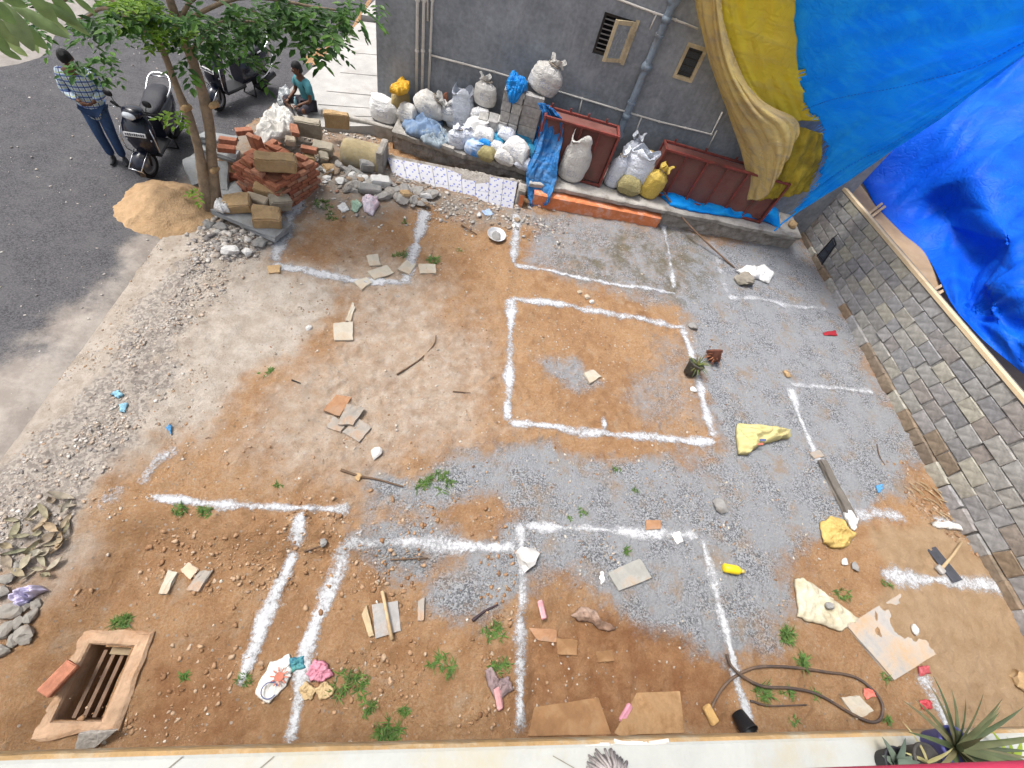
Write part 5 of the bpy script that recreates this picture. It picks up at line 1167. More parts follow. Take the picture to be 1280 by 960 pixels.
slab_px('stone_slab', [(243, 184), (250, 178), (300, 188), (294, 199)], [.28, .28, .28, .28], .09, gst, 'lower grey stone slab stacked behind the tree trunk')
slab_px('stone_slab', [(270, 201), (285, 201), (284, 237), (265, 236)], [.30, .30, .06, .06], .08, gst, 'upright grey stone slab leaning beside the red bricks')
slab_px('stone_slab', [(268, 238), (296, 224), (303, 240), (278, 252)], [.05, .05, .05, .05], .05, gst, 'grey stone slab lying flat at the foot of the bricks')
slab_px('stone_slab', [(228, 200), (246, 190), (262, 225), (240, 232)], [.18, .18, .05, .05], .08, gst, 'grey stone slab tilted behind the sand heap')
slab_px('stone_slab', [(263, 262), (292, 250), (364, 280), (344, 298)], [.22, .22, .14, .16], .09, gst, 'large grey stone slab tilted under the sandstone blocks')
snd = mat('sandstone', (.40, .27, .14), .92, .25, 5, .6, 30, dirt=(.30, .22, .14), dirtamt=.4, dscale=6)
sndp = mat('pale_sandstone', (.46, .38, .28), .92, .2, 5, .5, 30, dirt=(.30, .25, .19), dirtamt=.4)
beig = mat('beige_block', (.36, .32, .25), .92, .2, 5, .5, 30, dirt=(.25, .21, .16), dirtamt=.5)
def stone(px, py, z, size, rot, m, label, name='stone_block', cat='stone', sub=3, jit=.02):
    p = az(px, py, z); bm = bmesh.new(); bmesh.ops.create_cube(bm, size=1); bmesh.ops.scale(bm, vec=Vector(size), verts=bm.verts)
    bmesh.ops.bevel(bm, geom=bm.edges[:], offset=min(size) * .10, segments=2, affect='EDGES'); bmesh.ops.subdivide_edges(bm, edges=[e for e in bm.edges if e.calc_length() > .08], cuts=2, use_grid_fill=True)
    s_ = random.uniform(0, 99)
    for v in bm.verts:
        c = v.co; c += Vector((float(fbm(c.y * 9 + s_, c.z * 9, 1, 3)), float(fbm(c.x * 9 + s_, c.z * 9, 2, 3)), float(fbm(c.x * 9 + s_, c.y * 9, 3, 3)))) * jit * 1.6
    me_ = bpy.data.meshes.new(name); bm.to_mesh(me_); bm.free(); me_.materials.append(m); o = bpy.data.objects.new(name, me_); COL.objects.link(o)
    o.location = p; o.rotation_euler = rot; tag(o, label, cat); return o
stone(345, 203, .76, (.62, .26, .22), (0, 0, .25), snd, 'long ochre sandstone block lying on top of the brick stack')
stone(336, 238, .34, (.46, .22, .13), (.1, .1, .1), snd, 'flat ochre sandstone block resting against the brick stack')
stone(297, 254, .30, (.42, .30, .17), (.1, -.15, .3), snd, 'ochre sandstone block beside the white plastic bag on the slab')
stone(334, 272, .26, (.42, .34, .22), (.12, .1, .35), snd, 'ochre sandstone block lying on the slab edge nearest the chalk')
stone(350, 253, .24, (.34, .24, .20), (.1, .2, .6), beig, 'beige stone block wedged between the sandstone blocks')
stone(322, 249, .28, (.36, .16, .10), (.2, 0, -.2), sndp, 'pale flat stone among the sandstone blocks')
stone(421, 150, .52, (.46, .13, .30), (.1, 0, .22), snd, 'ochre sandstone block standing on edge at the pavement')
stone(384, 160, .42, (.52, .16, .34), (.15, 0, .12), beig, 'beige stone block standing behind the brick stack')
stone(386, 202, .20, (.20, .22, .30), (.1, .2, .5), snd, 'brown stone block beside the brick stack')
stone(404, 185, .32, (.36, .22, .16), (.2, .1, .1), beig, 'beige stone block in the rubble behind the brick stack')
stone(404, 200, .2, (.16, .18, .30), (.3, .1, .3), beig, 'narrow grey stone standing in the rubble')
stone(412, 213, .14, (.26, .20, .18), (.1, .3, .8), snd, 'rusty brown stone at the rubble edge by the culvert')
stone(362, 176, .70, (.16, .14, .12), (.1, .2, .4), sndp, 'small cream stone block on the back of the brick stack')
gstn = mat('grey_rubble_stone', (.25, .245, .235), .93, .3, 6, .7, 25, dirt=(.17, .15, .13))
gwh = mat('whitish_stone', (.55, .54, .52), .9, .15, 6, .4, 25, dirt=(.33, .30, .27), dirtamt=.3)
for (px, py, s_, m_, lab) in ((294, 272, .34, gstn, 'large grey broken stone below the tilted slab'), (312, 284, .30, gstn, 'grey broken stone beside the white stones under the slab'), (276, 285, .22, gstn, 'small grey broken stone near the tree foot'), (289, 316, .24, gwh, 'white broken stone lying below the tilted slab'), (310, 318, .19, gwh, 'smaller white broken stone lying below the tilted slab'), (325, 306, .22, gstn, 'grey angular stone beside the chalk line corner'), (262, 282, .2, gstn, 'grey stone against the foot of the tree')):
    p = at(px, py); mb = MB(); mb.rock((0, 0, 0), (s_, s_ * .8, s_ * .55), int(px), 2, rough=.4); o = mb.build('broken_stone', m_, None, origin=(0, 0, 0)); o.location = (p.x, p.y, p.z + s_ * .16); o.rotation_euler = (0, 0, px); tag(o, lab, 'stone')
# pavement front edge pieces
mb = MB(); p = az(455, 168, .18); mb.box((-2.42, 9.93, .12), (1.5, .12, .36), euler(0, 0, -.05), .02, .01); tag(mb.build('kerb_stone', conc), 'grey concrete kerb under the pavement edge behind the culvert', 'kerb')
# broken culvert drum
cul = empty('culvert_drum', az(450, 200, .1), 0, 'broken ochre cement culvert drum lying in the rubble', 'culvert')
a0 = az(430, 190, .22); a1 = az(472, 200, .22); d = (a1 - a0); d.z = 0; L = d.length; d.normalize(); s_ = Vector((-d.y, d.x, 0)); rows = []
for i in range(20):
    t = i / 19; row = []
    for k in range(26):
        q = math.pi * (-.25 + 1.5 * k / 25); rad = .27 * (1 + .03 * float(fbm(t * 5, k * .4, 6, 3))) * (.72 + .28 * min(1, (t + .03) * 6) ** .5)
        row.append(a0 + d * (t * (L + .05)) + s_ * math.cos(q) * rad + Vector((0, 0, math.sin(q) * rad)))
    rows.append(row)
mb = MB(); mb.grid(rows); mb.add(rows[0], [tuple(range(26))]); par(thicken(mb.build('drum', mat('ochre_cement', (.34, .275, .155), .9, .25, 4, .5, 25, dirt=(.34, .31, .27), dirtamt=.5), None, True), .03), cul)
mb = MB(); mb.box(a1 + d * .1 + Vector((0, 0, .06)), (.12, .55, .52), Matrix((d, s_, Vector((0, 0, 1)))).transposed(), .02, .01); par(mb.build('end_wall', conc_d), cul)
# plastic sheet heaps
crumple('plastic_heap', 'grey white plastic sacking heaped behind the brick stack', [(318, 172), (330, 152), (345, 140), (362, 142), (372, 158), (366, 172), (345, 176), (330, 180)], .42, SW2, .34, 31, 'plastic heap', 60)
crumple('plastic_bag', 'small white plastic bag on the slab beside the tree trunk', [(268, 262), (275, 250), (290, 258), (288, 266), (276, 268)], .24, SW, .16, 35, 'bag', 36)
# sand heap by the road
cs = az(206, 260, 0); N_ = 90
X, Y = np.meshgrid(np.linspace(-1.35, 1.35, N_), np.linspace(-1.25, 1.25, N_)); ang = R(12)
rr_ = np.hypot(X / .76, Y / .68) * (1 + .2 * fbm(X * 2.2, Y * 2.2, 3, 4)); Z = .46 * np.clip(1 - rr_, 0, 1) ** .9 - .02 + .09 * fbm(X * 3, Y * 3, 15, 3) * ss(1.1, .6, rr_) + .035 * fbm(X * 9, Y * 9, 5, 4) - .05 * ss(.95, 1.25, rr_)
Z -= .06 * np.exp(-((X + .1) ** 2 / .3 + (Y - .1) ** 2 / .05)) * (rr_ < 1)
mb = MB(); mb.grid([[(cs.x + X[i, j], cs.y + Y[i, j] + .02, Z[i, j]) for j in range(N_)] for i in range(N_)])
mb.f = [f for f in mb.f if max(mb.v[i][2] for i in f) > -.02]; mb.mi = [0] * len(mb.f)
tag(mb.build('sand_heap', mat('building_sand', (.40, .268, .150), .97, .16, 9, .9, 40, dirt=(.33, .21, .11), dirtamt=.5, dscale=4), None, True), 'heap of orange building sand on the road beside the tree', 'sand heap')

# ================================================================== TREE
bark = mat('tree_bark', (.25, .185, .125), .95, .35, 9, 1.0, 14, dirt=(.30, .225, .15), dirtamt=.45, dscale=4)
cutw = mat('cut_wood', (.46, .30, .15), .8, .2, 12, .3)
tb = at(263, 264); tree = empty('tree', tb, 0, 'twin trunked leafy tree standing beside the sand heap', 'tree')
def trunk(path, radii, name='trunk', n=60):
    P = [Vector(p) for p in spline(path, n)]; rr_ = np.interp(np.linspace(0, 1, n), np.linspace(0, 1, len(radii)), radii)
    rows = []; 
    for i, p in enumerate(P):
        d = (P[min(i + 1, n - 1)] - P[max(i - 1, 0)]).normalized(); a = Vector((1, 0, 0)) - d * d.x; a.normalize(); b = d.cross(a)
        rows.append([p + (a * math.cos(q) + b * math.sin(q)) * rr_[i] * (1 + .35 * float(fbm(math.cos(q) * 1.3 + i * .12, math.sin(q) * 1.3 + i * .05, 4, 3))) for q in np.linspace(0, 2 * math.pi, 19)[:-1]])
    mb = MB(); mb.grid(rows, True); mb.add(rows[-1], [tuple(range(18))]); return par(mb.build(name, bark, None, True), tree)
lt = [tb + Vector((-.03, 0, -.1)), ay(254, 222, 6.62), ay(249, 190, 6.66), ay(240, 158, 6.7), ay(233, 138, 6.74), ay(222, 112, 6.8), ay(210, 80, 6.85), ay(196, 48, 6.9), ay(182, 22, 6.95), ay(165, -25, 7.0)]
rt = [tb + Vector((.06, .02, -.1)), ay(267, 225, 6.7), ay(264, 190, 6.75), ay(262, 160, 6.8), ay(257, 130, 6.85), ay(248, 98, 6.9), ay(236, 66, 6.95), ay(222, 30, 7.0), ay(205, -25, 7.05)]
trunk(lt, [.098, .074, .062, .056, .066, .045, .039, .035, .032, .03]); trunk(rt, [.108, .08, .072, .069, .076, .063, .057, .052, .047])
for (px, py, Y, r) in ((231, 137, 6.66, .042), (267, 214, 6.62, .04), (266, 133, 6.78, .04)):
    c = ay(px, py, Y); mb = MB(); mb.tube([c + Vector((0, .12, -.02)), c + Vector((0, .0, .01)), c + Vector((.005, -.05, .02))], [r * 1.1, r, r * .85], 12); par(mb.build('cut_branch_stub', cutw, None, True), tree)
leafg = island_mat('tree_leaves', [(.018, .055, .010), (.035, .10, .018), (.07, .17, .028), (.03, .085, .02), (.12, .25, .035), (.05, .13, .03)], .5, 0, 30, .28, .4)
leafy = island_mat('young_leaves', [(.14, .26, .02), (.20, .33, .03), (.10, .21, .02)], .5, 0, 30, .35, .4)
def spray(mb, p, d, n=7, L=.26, ls=.085):
    d = d.normalized(); up = Vector((0, 0, 1)); s = d.cross(up)
    s = s.normalized() if s.length > .05 else Vector((1, 0, 0))
    for k in range(n):
        t = (k + 1) / n; c = p + d * L * t + Vector((0, 0, -.05 * t * t)); sd_ = 0 if k == n - 1 else (1 if k % 2 else -1)
        dirv = (d * .55 + s * sd_ * .9 + Vector((0, 0, random.uniform(-.35, .1)))).normalized() if sd_ else d
        w_ = (dirv.cross(Vector((random.uniform(-.3, .3), random.uniform(-.3, .3), 1)))).normalized() * ls * .30; l = ls * random.uniform(.8, 1.25); nn = dirv.cross(w_).normalized() * ls * .08
        mb.add([c, c + dirv * l * .35 + w_ * 1.0 - nn, c + dirv * l * .75 + w_ * .75 - nn, c + dirv * l * 1.1, c + dirv * l * .75 - w_ * .75 - nn, c + dirv * l * .35 - w_ - nn, c + dirv * l * .5 + nn], [(0, 6, 1), (1, 6, 2), (2, 6, 3), (3, 6, 4), (4, 6, 5), (5, 6, 0)])
CL = [(100, 76, 9, 10, 4), (118, 32, 32, 22, 14), (140, 72, 14, 10, 4), (60, 22, 40, 18, 12), (160, 10, 40, 16, 22), (215, 24, 36, 24, 34), (245, 52, 18, 16, 12), (238, 80, 8, 8, 2), (285, 22, 44, 26, 34), (255, 44, 18, 16, 10), (302, 66, 9, 14, 4), (322, 32, 18, 14, 8), (345, 14, 30, 22, 20), (318, 86, 6, 8, 2), (385, 18, 38, 26, 34), (402, 44, 22, 16, 16), (432, 8, 30, 12, 12), (474, 2, 10, 6, 2), (180, 30, 14, 12, 8), (366, 34, 12, 18, 6)]
mbg = MB(); cpts = []
for (x, y, a_, b_, n) in CL:
    for k in range(int(n * 1.25)):
        q = random.uniform(0, 6.283); r = math.sqrt(random.random()); Y = random.uniform(6.2, 7.9); p = ay(x + a_ * r * math.cos(q), y + b_ * r * math.sin(q), Y); cpts.append(p)
        spray(mbg, p, Vector((random.uniform(-1, 1), random.uniform(-1, .6), random.uniform(-.7, .25))), 7, random.uniform(.16, .32), random.uniform(.06, .14))
for k in range(420):
    v = Vector((random.gauss(0, 1), random.gauss(0, 1), random.gauss(0, 1))).normalized() * random.random() ** .4; p = Vector((-4.0 + v.x * 2.6, 7.3 + v.y * 2.1, 4.7 + v.z * 1.7))
    if proj(p)[1] > -32: continue
    spray(mbg, p, Vector((random.uniform(-1, 1), random.uniform(-1, 1), random.uniform(-.7, .3))), 7, .26, .095)
cw = par(mbg.build('crown', leafg), tree)
for (x, y, a_, b_, n) in ((182, 10, 24, 12, 22), (205, 45, 16, 14, 9), (216, 138, 8, 10, 5), (228, 40, 10, 10, 5), (150, 8, 10, 8, 4), (250, 236, 4, 4, 2)):
    for k in range(n):
        q = random.uniform(0, 6.283); r = math.sqrt(random.random()); p = ay(x + a_ * r * math.cos(q), y + b_ * r * math.sin(q), random.uniform(6.3, 6.7)); mby = MB(); spray(mby, p, Vector((random.uniform(-1, 1), random.uniform(-1, 0), random.uniform(-.4, .3))), 7, .2, .085); stuff(par(mby.build('young_shoot', leafy), tree))
for (s_, e_) in ((ay(222, 30, 7.0), ay(300, 10, 7.2)), (ay(236, 66, 6.95), ay(320, 28, 7.3)), (ay(222, 30, 7.0), ay(400, 10, 7.2)), (ay(196, 48, 6.9), ay(110, 20, 7.0)), (ay(182, 22, 6.95), ay(70, 5, 7.0)), (ay(205, -25, 7.05), Vector((-3.0, 7.4, 5.2))), (ay(165, -25, 7), Vector((-5.2, 7.2, 5.4)))):
    m_ = s_.lerp(e_, .5) + Vector((random.uniform(-.1, .1), 0, .18)); mb = MB(); mb.tube([Vector(p) for p in spline([s_, m_, e_, e_ + (e_ - m_) * .4], 14)], [.03 - .0018 * k for k in range(14)], 8); par(mb.build('branch', bark, None, True), tree)
# near branch of another tree with long leaves
lb = empty('leaf_branch', ad(-40, -20, 2.6), 0, 'near branch of long drooping green leaves above the road', 'branch')
lmat = island_mat('long_leaf', [(.10, .17, .055), (.15, .23, .08), (.20, .27, .11), (.12, .20, .06)], .42, .15, 30, .3, .5, per='object')
def long_leaf(pa, pb, wpx, dep, bend=.1):
    a = ad(*pa, dep); b = ad(*pb, dep * 1.06); d = b - a; L = d.length; d.normalize(); vw = (a - Vector((0, 0, CAMH))).normalized(); s = d.cross(vw).normalized(); n = s.cross(d); W_ = wpx * dep / FPX / 2; rows = []
    for i in range(12):
        t = i / 11; w_ = W_ * (math.sin(math.pi * min(1, t * .93 + .05)) ** .8); c = a + d * L * t - n * bend * L * math.sin(t * 2.6) * .5; rows.append([c - s * w_ + n * w_ * .25, c - s * w_ * .5 + n * w_ * .08, c, c + s * w_ * .5 + n * w_ * .08, c + s * w_ + n * w_ * .25])
    mb = MB(); mb.grid(rows); par(mb.build('leaf', lmat, None, True), lb)
for (pa, pb, wp, dp_) in (((20, 26), (60, 62), 15, 2.6), ((52, 2), (104, 34), 13, 2.7), ((70, 14), (112, 44), 10, 2.8), ((-4, 58), (26, 74), 9, 2.7), ((2, 2), (42, 64), 22, 2.5), ((36, -8), (72, 28), 17, 2.6), ((14, 6), (88, 48), 16, 2.7), ((62, -8), (96, 26), 13, 2.7), ((90, -6), (120, 18), 8, 2.8), ((-12, 20), (24, 58), 18, 2.6), ((-10, 40), (12, 66), 12, 2.6), ((8, 52), (34, 70), 9, 2.8), ((-6, -10), (34, 8), 14, 2.5), ((50, 20), (86, 42), 12, 2.9), ((-20, -4), (20, 30), 18, 2.4), ((30, 30), (48, 66), 9, 2.9)): long_leaf(pa, pb, wp, dp_)
mb = MB(); mb.tube([ad(-160, -60, 2.6), ad(-60, -20, 2.55), ad(10, -2, 2.6), ad(60, -8, 2.75), ad(100, -14, 2.9)], [.02, .016, .012, .009, .005], 8); par(mb.build('twig', bark, None, True), lb)

# ================================================================== SCOOTERS
paint = mat('navy_scooter_paint', (.006, .008, .018), .25, .1, 3, 0, spec=.45, coat=.25)
blackp = mat('black_plastic', (.014, .014, .016), .5, .2, 10, .1); rubber = mat('tyre_rubber', (.018, .018, .018), .85, .2, 20, .3); chrome = mat('steel_guard', (.62, .63, .66), .25, .08, 6, 0, metal=1)
seatm = mat('seat_vinyl', (.022, .023, .03), .55, .2, 20, .2); lens = mat('clear_lens', (.62, .66, .70), .12, .1, 10, 0, spec=.8); platem = mat('number_plate', (.72, .72, .72), .5, .06); redl = mat('red_lens', (.4, .01, .01), .2, .1); orl = mat('amber_lens', (.6, .2, .02), .25, .1); markm = mat('plate_marks', (.05, .05, .06), .6)
def loft(mb, secs, n=20, p=2.4):
    """secs: (centre, half width x, half height z or y, axis) cross sections in the x/z plane stacked along y"""
    rows = []
    for (y, zc, hx, hz_) in secs:
        rows.append([Vector((math.copysign(abs(math.cos(q)) ** (2 / p), math.cos(q)) * hx, y, zc + math.copysign(abs(math.sin(q)) ** (2 / p), math.sin(q)) * hz_)) for q in np.linspace(0, 2 * math.pi, n + 1)[:-1]])
    mb.grid(rows, True); mb.add(rows[0], [tuple(range(n))]); mb.add(rows[-1], [tuple(range(n - 1, -1, -1))]); return mb
def scooter(loc, rotz, steer, label):
    s = empty('scooter', loc, rotz, label, 'scooter', 'scooters parked beside the tree')
    def pt(mb, name, m, parent=None, smooth=True): o = mb.build(name, m, None, smooth); o.parent = parent or s; return o
    def arm(p, v): c = Vector((0, -.50, 0)); return c + Matrix.Rotation(steer, 3, 'Z') @ (Vector(p) - c) if v else Vector(p)
    def rotall(mb): mb.v = [tuple(arm(v, True)) for v in mb.v]; return mb
    XM = Matrix.Rotation(math.pi / 2, 3, 'Y')
    def wheel(c, front):
        w_ = empty('wheel', (0, 0, 0)); w_.parent = s
        t = MB(); t.lathe([(.145, -.035), (.18, -.05), (.205, -.04), (.215, 0), (.205, .04), (.18, .05), (.145, .035)], c, 32, XM, False, False); (rotall(t) if front else t); pt(t, 'tyre', rubber, w_)
        r = MB(); r.lathe([(.0, -.03), (.05, -.035), (.06, -.02), (.13, -.025), (.148, -.04), (.148, .04), (.13, .025), (.06, .02), (.05, .035), (.0, .03)], c, 28, XM, False, False); (rotall(r) if front else r); pt(r, 'rim', mat('alloy_rim', (.35, .36, .38), .35, .1, metal=.8), w_)
    wheel((0, -.62, .215), True); wheel((0, .60, .215), False)
    mb = MB(); rows = []                                              # front fender
    for k in range(16):
        q = R(-25 + 185 * k / 15); r = .25; rows.append([Vector((x, -.62 - math.cos(q) * (r - abs(x) * .35), .215 + math.sin(q) * (r - abs(x) * .35))) for x in (-.085, -.07, -.035, 0, .035, .07, .085)])
    mb.grid(rows); pt(rotall(mb), 'front_fender', paint)
    mb = MB(); mb.tube([(-.10, -.84, .19), (-.10, -.90, .27), (-.06, -.93, .30), (.06, -.93, .30), (.10, -.90, .27), (.10, -.84, .19)], .009, 8); mb.tube([(-.10, -.90, .27), (-.105, -.62, .46)], .008, 8); mb.tube([(.10, -.90, .27), (.105, -.62, .46)], .008, 8); pt(rotall(mb), 'fender_guard', chrome)
    mb = MB()
    for x in (-.075, .075): mb.tube([(x, -.62, .215), (x * .8, -.52, .52)], .018, 10)
    pt(rotall(mb), 'fork', mat('dark_metal', (.05, .05, .055), .4, .1, metal=.6))
    mb = MB(); rows = []                                              # front shield
    for (z, yc, hw, bl) in ((.30, -.44, .10, .05), (.36, -.475, .145, .09), (.46, -.505, .185, .125), (.58, -.52, .215, .14), (.70, -.505, .225, .14), (.80, -.47, .21, .12), (.88, -.43, .17, .09), (.93, -.40, .12, .05)):
        fr_ = [Vector((x * hw, yc - bl * (1 - abs(x) ** 2.2), z)) for x in np.linspace(-1, 1, 15)]; bk_ = [Vector((x * hw * .97, yc + .05 - .03 * (1 - x * x), z)) for x in np.linspace(1, -1, 9)]; rows.append(fr_ + bk_)
    mb.grid(rows, True); mb.add(rows[-1], [tuple(range(24))]); mb.add(rows[0], [tuple(range(23, -1, -1))]); sh_ = pt(mb, 'front_shield', paint)
    mb = MB(); mb.box((0, -.64, .735), (.30, .012, .065), euler(-.28, 0, 0), .004); pl = pt(mb, 'number_plate', platem, None, False)
    mb = MB()
    for k in range(9): mb.box((-.12 + k * .03, -.648, .737), (.018, .006, .034 if k % 3 else .022), euler(-.28, 0, 0))
    pt(mb, 'plate_marks', markm, pl, False)
    for x in (-.13, .13): mb = MB(); loft(mb, [(-.645, .62, .01, .015), (-.64, .62, .045, .028), (-.60, .62, .05, .032)], 14, 2); mb.v = [(v[0] + x, v[1] + abs(x) * .45, v[2]) for v in mb.v]; pt(mb, 'indicator', lens)
    for x in (-1, 1): mb = MB(); mb.tube([(x * .2, -.50, .34), (x * .235, -.60, .46), (x * .235, -.60, .66), (x * .20, -.55, .80)], .009, 8); pt(mb, 'leg_guard', chrome)
    mb = MB(); loft(mb, [(-.56, .98, .05, .03), (-.54, .985, .10, .06), (-.48, .995, .15, .08), (-.40, 1.0, .15, .07), (-.33, 1.0, .10, .05), (-.30, 1.0, .05, .03)], 24, 2.3); cw_ = pt(rotall(mb), 'handlebar_cowl', paint)
    mb = MB(); loft(mb, [(-.585, .975, .03, .02), (-.575, .975, .085, .045), (-.54, .98, .10, .056)], 20, 2.2); pt(rotall(mb), 'headlight', lens)
    mb = MB(); mb.tube([(-.36, -.36, 1.0), (-.25, -.40, .995), (-.12, -.42, .99), (.12, -.42, .99), (.25, -.40, .995), (.36, -.36, 1.0)], .015, 10); pt(rotall(mb), 'handlebar', blackp)
    for x in (-1, 1):
        mb = MB(); mb.tube([(x * .25, -.40, .995), (x * .37, -.355, 1.0)], .021, 12); g_ = pt(rotall(mb), 'grip', rubber)
        mb = MB(); mb.tube([(x * .21, -.42, 1.0), (x * .24, -.44, 1.09), (x * .27, -.42, 1.16)], .006, 8); pt(rotall(mb), 'mirror_stalk', blackp)
        mb = MB(); loft(mb, [(-.455, 1.185, .03, .02), (-.445, 1.185, .062, .045), (-.425, 1.185, .066, .048)], 18, 2.6); mb.v = [(v[0] + x * .29, v[1], v[2]) for v in mb.v]; pt(rotall(mb), 'mirror', blackp)
        mb = MB(); mb.tube([(x * .22, -.46, 1.0), (x * .34, -.45, 1.0)], .006, 6); pt(rotall(mb), 'brake_lever', chrome)
    mb = MB(); mb.box((0, -.20, .30), (.34, .52, .06), None, .02); pt(mb, 'floor_board', blackp, None, False)
    mb = MB(); loft(mb, [(.02, .50, .15, .20), (.08, .52, .18, .22), (.25, .53, .205, .22), (.48, .56, .205, .20), (.70, .62, .18, .15), (.86, .67, .12, .09), (.92, .69, .07, .05)], 28, 2.6); pt(mb, 'rear_body', paint)
    mb = MB(); loft(mb, [(-.02, .74, .08, .03), (.03, .76, .13, .05), (.2, .77, .15, .05), (.38, .785, .155, .05), (.46, .81, .16, .06), (.66, .82, .15, .055), (.76, .815, .11, .04)], 24, 2.8); pt(mb, 'seat', seatm)
    mb = MB(); mb.tube([Vector(p) for p in spline([(-.16, .50, .78), (-.175, .68, .82), (-.16, .84, .90), (-.09, .92, .95), (.09, .92, .95), (.16, .84, .90), (.175, .68, .82), (.16, .50, .78)], 40)], .013, 10); mb.tube([(-.13, .88, .92), (.13, .88, .92)], .010, 8); pt(mb, 'grab_rail', chrome)
    for x in (-1, 1): mb = MB(); mb.tube([Vector(p) for p in spline([(x * .20, .30, .36), (x * .24, .55, .40), (x * .22, .82, .56), (x * .14, .93, .66)], 20)], .009, 8); pt(mb, 'side_guard', chrome)
    mb = MB(); loft(mb, [(.90, .68, .09, .04), (.945, .685, .06, .03)], 16, 2.3); pt(mb, 'tail_light', redl)
    mb = MB(); mb.box((-.14, .45, .24), (.12, .42, .16), None, .03); pt(mb, 'engine', mat('engine_grey', (.12, .12, .125), .5, .2, 10, .2), None, False)
    mb = MB(); mb.tube([(.14, .30, .2), (.16, .55, .24), (.16, .86, .30)], [.03, .055, .05], 14); pt(mb, 'exhaust', blackp)
    mb = MB(); mb.tube([(-.10, .30, .22), (-.15, .24, .02)], .014, 8); mb.tube([(.10, .30, .22), (.15, .24, .02)], .014, 8); mb.tube([(-.15, .24, .02), (.15, .24, .02)], .012, 8); pt(mb, 'centre_stand', blackp)
    mb = MB(); rows = []
    for k in range(10): q = R(5 + 110 * k / 9); rows.append([Vector((x, .60 + math.cos(q) * .25, .215 + math.sin(q) * .25)) for x in (-.07, 0, .07)])
    mb.grid(rows); pt(mb, 'rear_fender', blackp)
    return s
sc1 = az(184, 222, 0); scooter((sc1.x + .02, sc1.y + .66, .015), R(8), R(-16), 'navy black scooter with front guard beside the man in the checked shirt')
sc2 = az(276, 140, 0); scooter((sc2.x + .2, sc2.y + .62, .015), R(-22), R(10), 'navy black scooter parked behind the tree with a chrome rear rail')

# ================================================================== PEOPLE
skinm = mat('brown_skin', (.12, .055, .032), .55, .12, 10, .1); hairm = mat('black_hair', (.008, .008, .009), .6, .2, 40, .5, 120)
def check_shirt():
    m, t, p = newmat('checked_shirt_cotton'); N = t.nodes.new; L = t.links.new; tc = N('ShaderNodeTexCoord'); sp_ = N('ShaderNodeSeparateXYZ'); L(tc.outputs['Object'], sp_.inputs[0])
    def stripe(o, sc, w_, ph=0):
        a = N('ShaderNodeMath'); a.operation = 'MULTIPLY_ADD'; L(o, a.inputs[0]); a.inputs[1].default_value = sc; a.inputs[2].default_value = ph; f = N('ShaderNodeMath'); f.operation = 'FRACT'; L(a.outputs[0], f.inputs[0]); g = N('ShaderNodeMath'); g.operation = 'LESS_THAN'; L(f.outputs[0], g.inputs[0]); g.inputs[1].default_value = w_; return g.outputs[0]
    sm = N('ShaderNodeMath'); sm.operation = 'ADD'; L(sp_.outputs[0], sm.inputs[0]); L(sp_.outputs[1], sm.inputs[1])
    def mx(f, a, c): x = N('ShaderNodeMix'); x.data_type = 'RGBA'; L(f, x.inputs[0]); L(a, x.inputs[6]) if not isinstance(a, tuple) else setattr(x.inputs[6], 'default_value', (*a, 1)); x.inputs[7].default_value = (*c, 1); return x.outputs[2]
    c = mx(stripe(sp_.outputs[0], 14, .38), (.55, .60, .64), (.36, .47, .56)); c = mx(stripe(sp_.outputs[2], 14, .12, .5), c, (.50, .54, .22))
    c2 = stripe(sp_.outputs[2], 14, .30); c = mx(c2, c, (.14, .22, .42)); c = mx(stripe(sp_.outputs[0], 14, .16, .45), c, (.02, .045, .18)); c = mx(stripe(sp_.outputs[2], 14, .12), c, (.03, .05, .18))
    L(c, p.inputs['Base Color']); p.inputs['Roughness'].default_value = .85; return m
jeans = mat('blue_jeans', (.030, .062, .14), .85, .25, 8, .25, 40, dirt=(.06, .11, .21), dirtamt=.4); shoem = mat('dark_shoe', (.03, .03, .034), .6, .2)
def hand(parent, wrist, dirv, palm_n, m, L=.17):
    """palm plus five separate bent fingers"""
    d = Vector(dirv).normalized(); n = Vector(palm_n).normalized(); s = d.cross(n).normalized(); w0 = Vector(wrist); v = [w0, w0 + d * L * .28, w0 + d * L * .5]; r = [(.024, .018), (.036, .015), (.036, .014)]; e = [(0, 1), (1, 2)]
    skin('palm', v, e, r, m, parent, 1)
    for k, (o_, ln) in enumerate(((-.030, .40), (-.011, .46), (.010, .44), (.029, .36))):
        b0 = w0 + d * L * .5 + s * o_; b1 = b0 + d * L * ln * .5 - n * .008; b2 = b1 + d * L * ln * .3 - n * .022; b3 = b2 + d * L * ln * .12 - n * .022; skin('finger', [b0, b1, b2, b3], [(0, 1), (1, 2), (2, 3)], [.0092, .0085, .0078, .006], m, parent, 1)
    b0 = w0 + d * L * .18 + s * -.028; skin('thumb', [b0, b0 + d * .035 - s * .026 - n * .008, b0 + d * .065 - s * .028 - n * .016], [(0, 1), (1, 2)], [.012, .0105, .008], m, parent, 1)
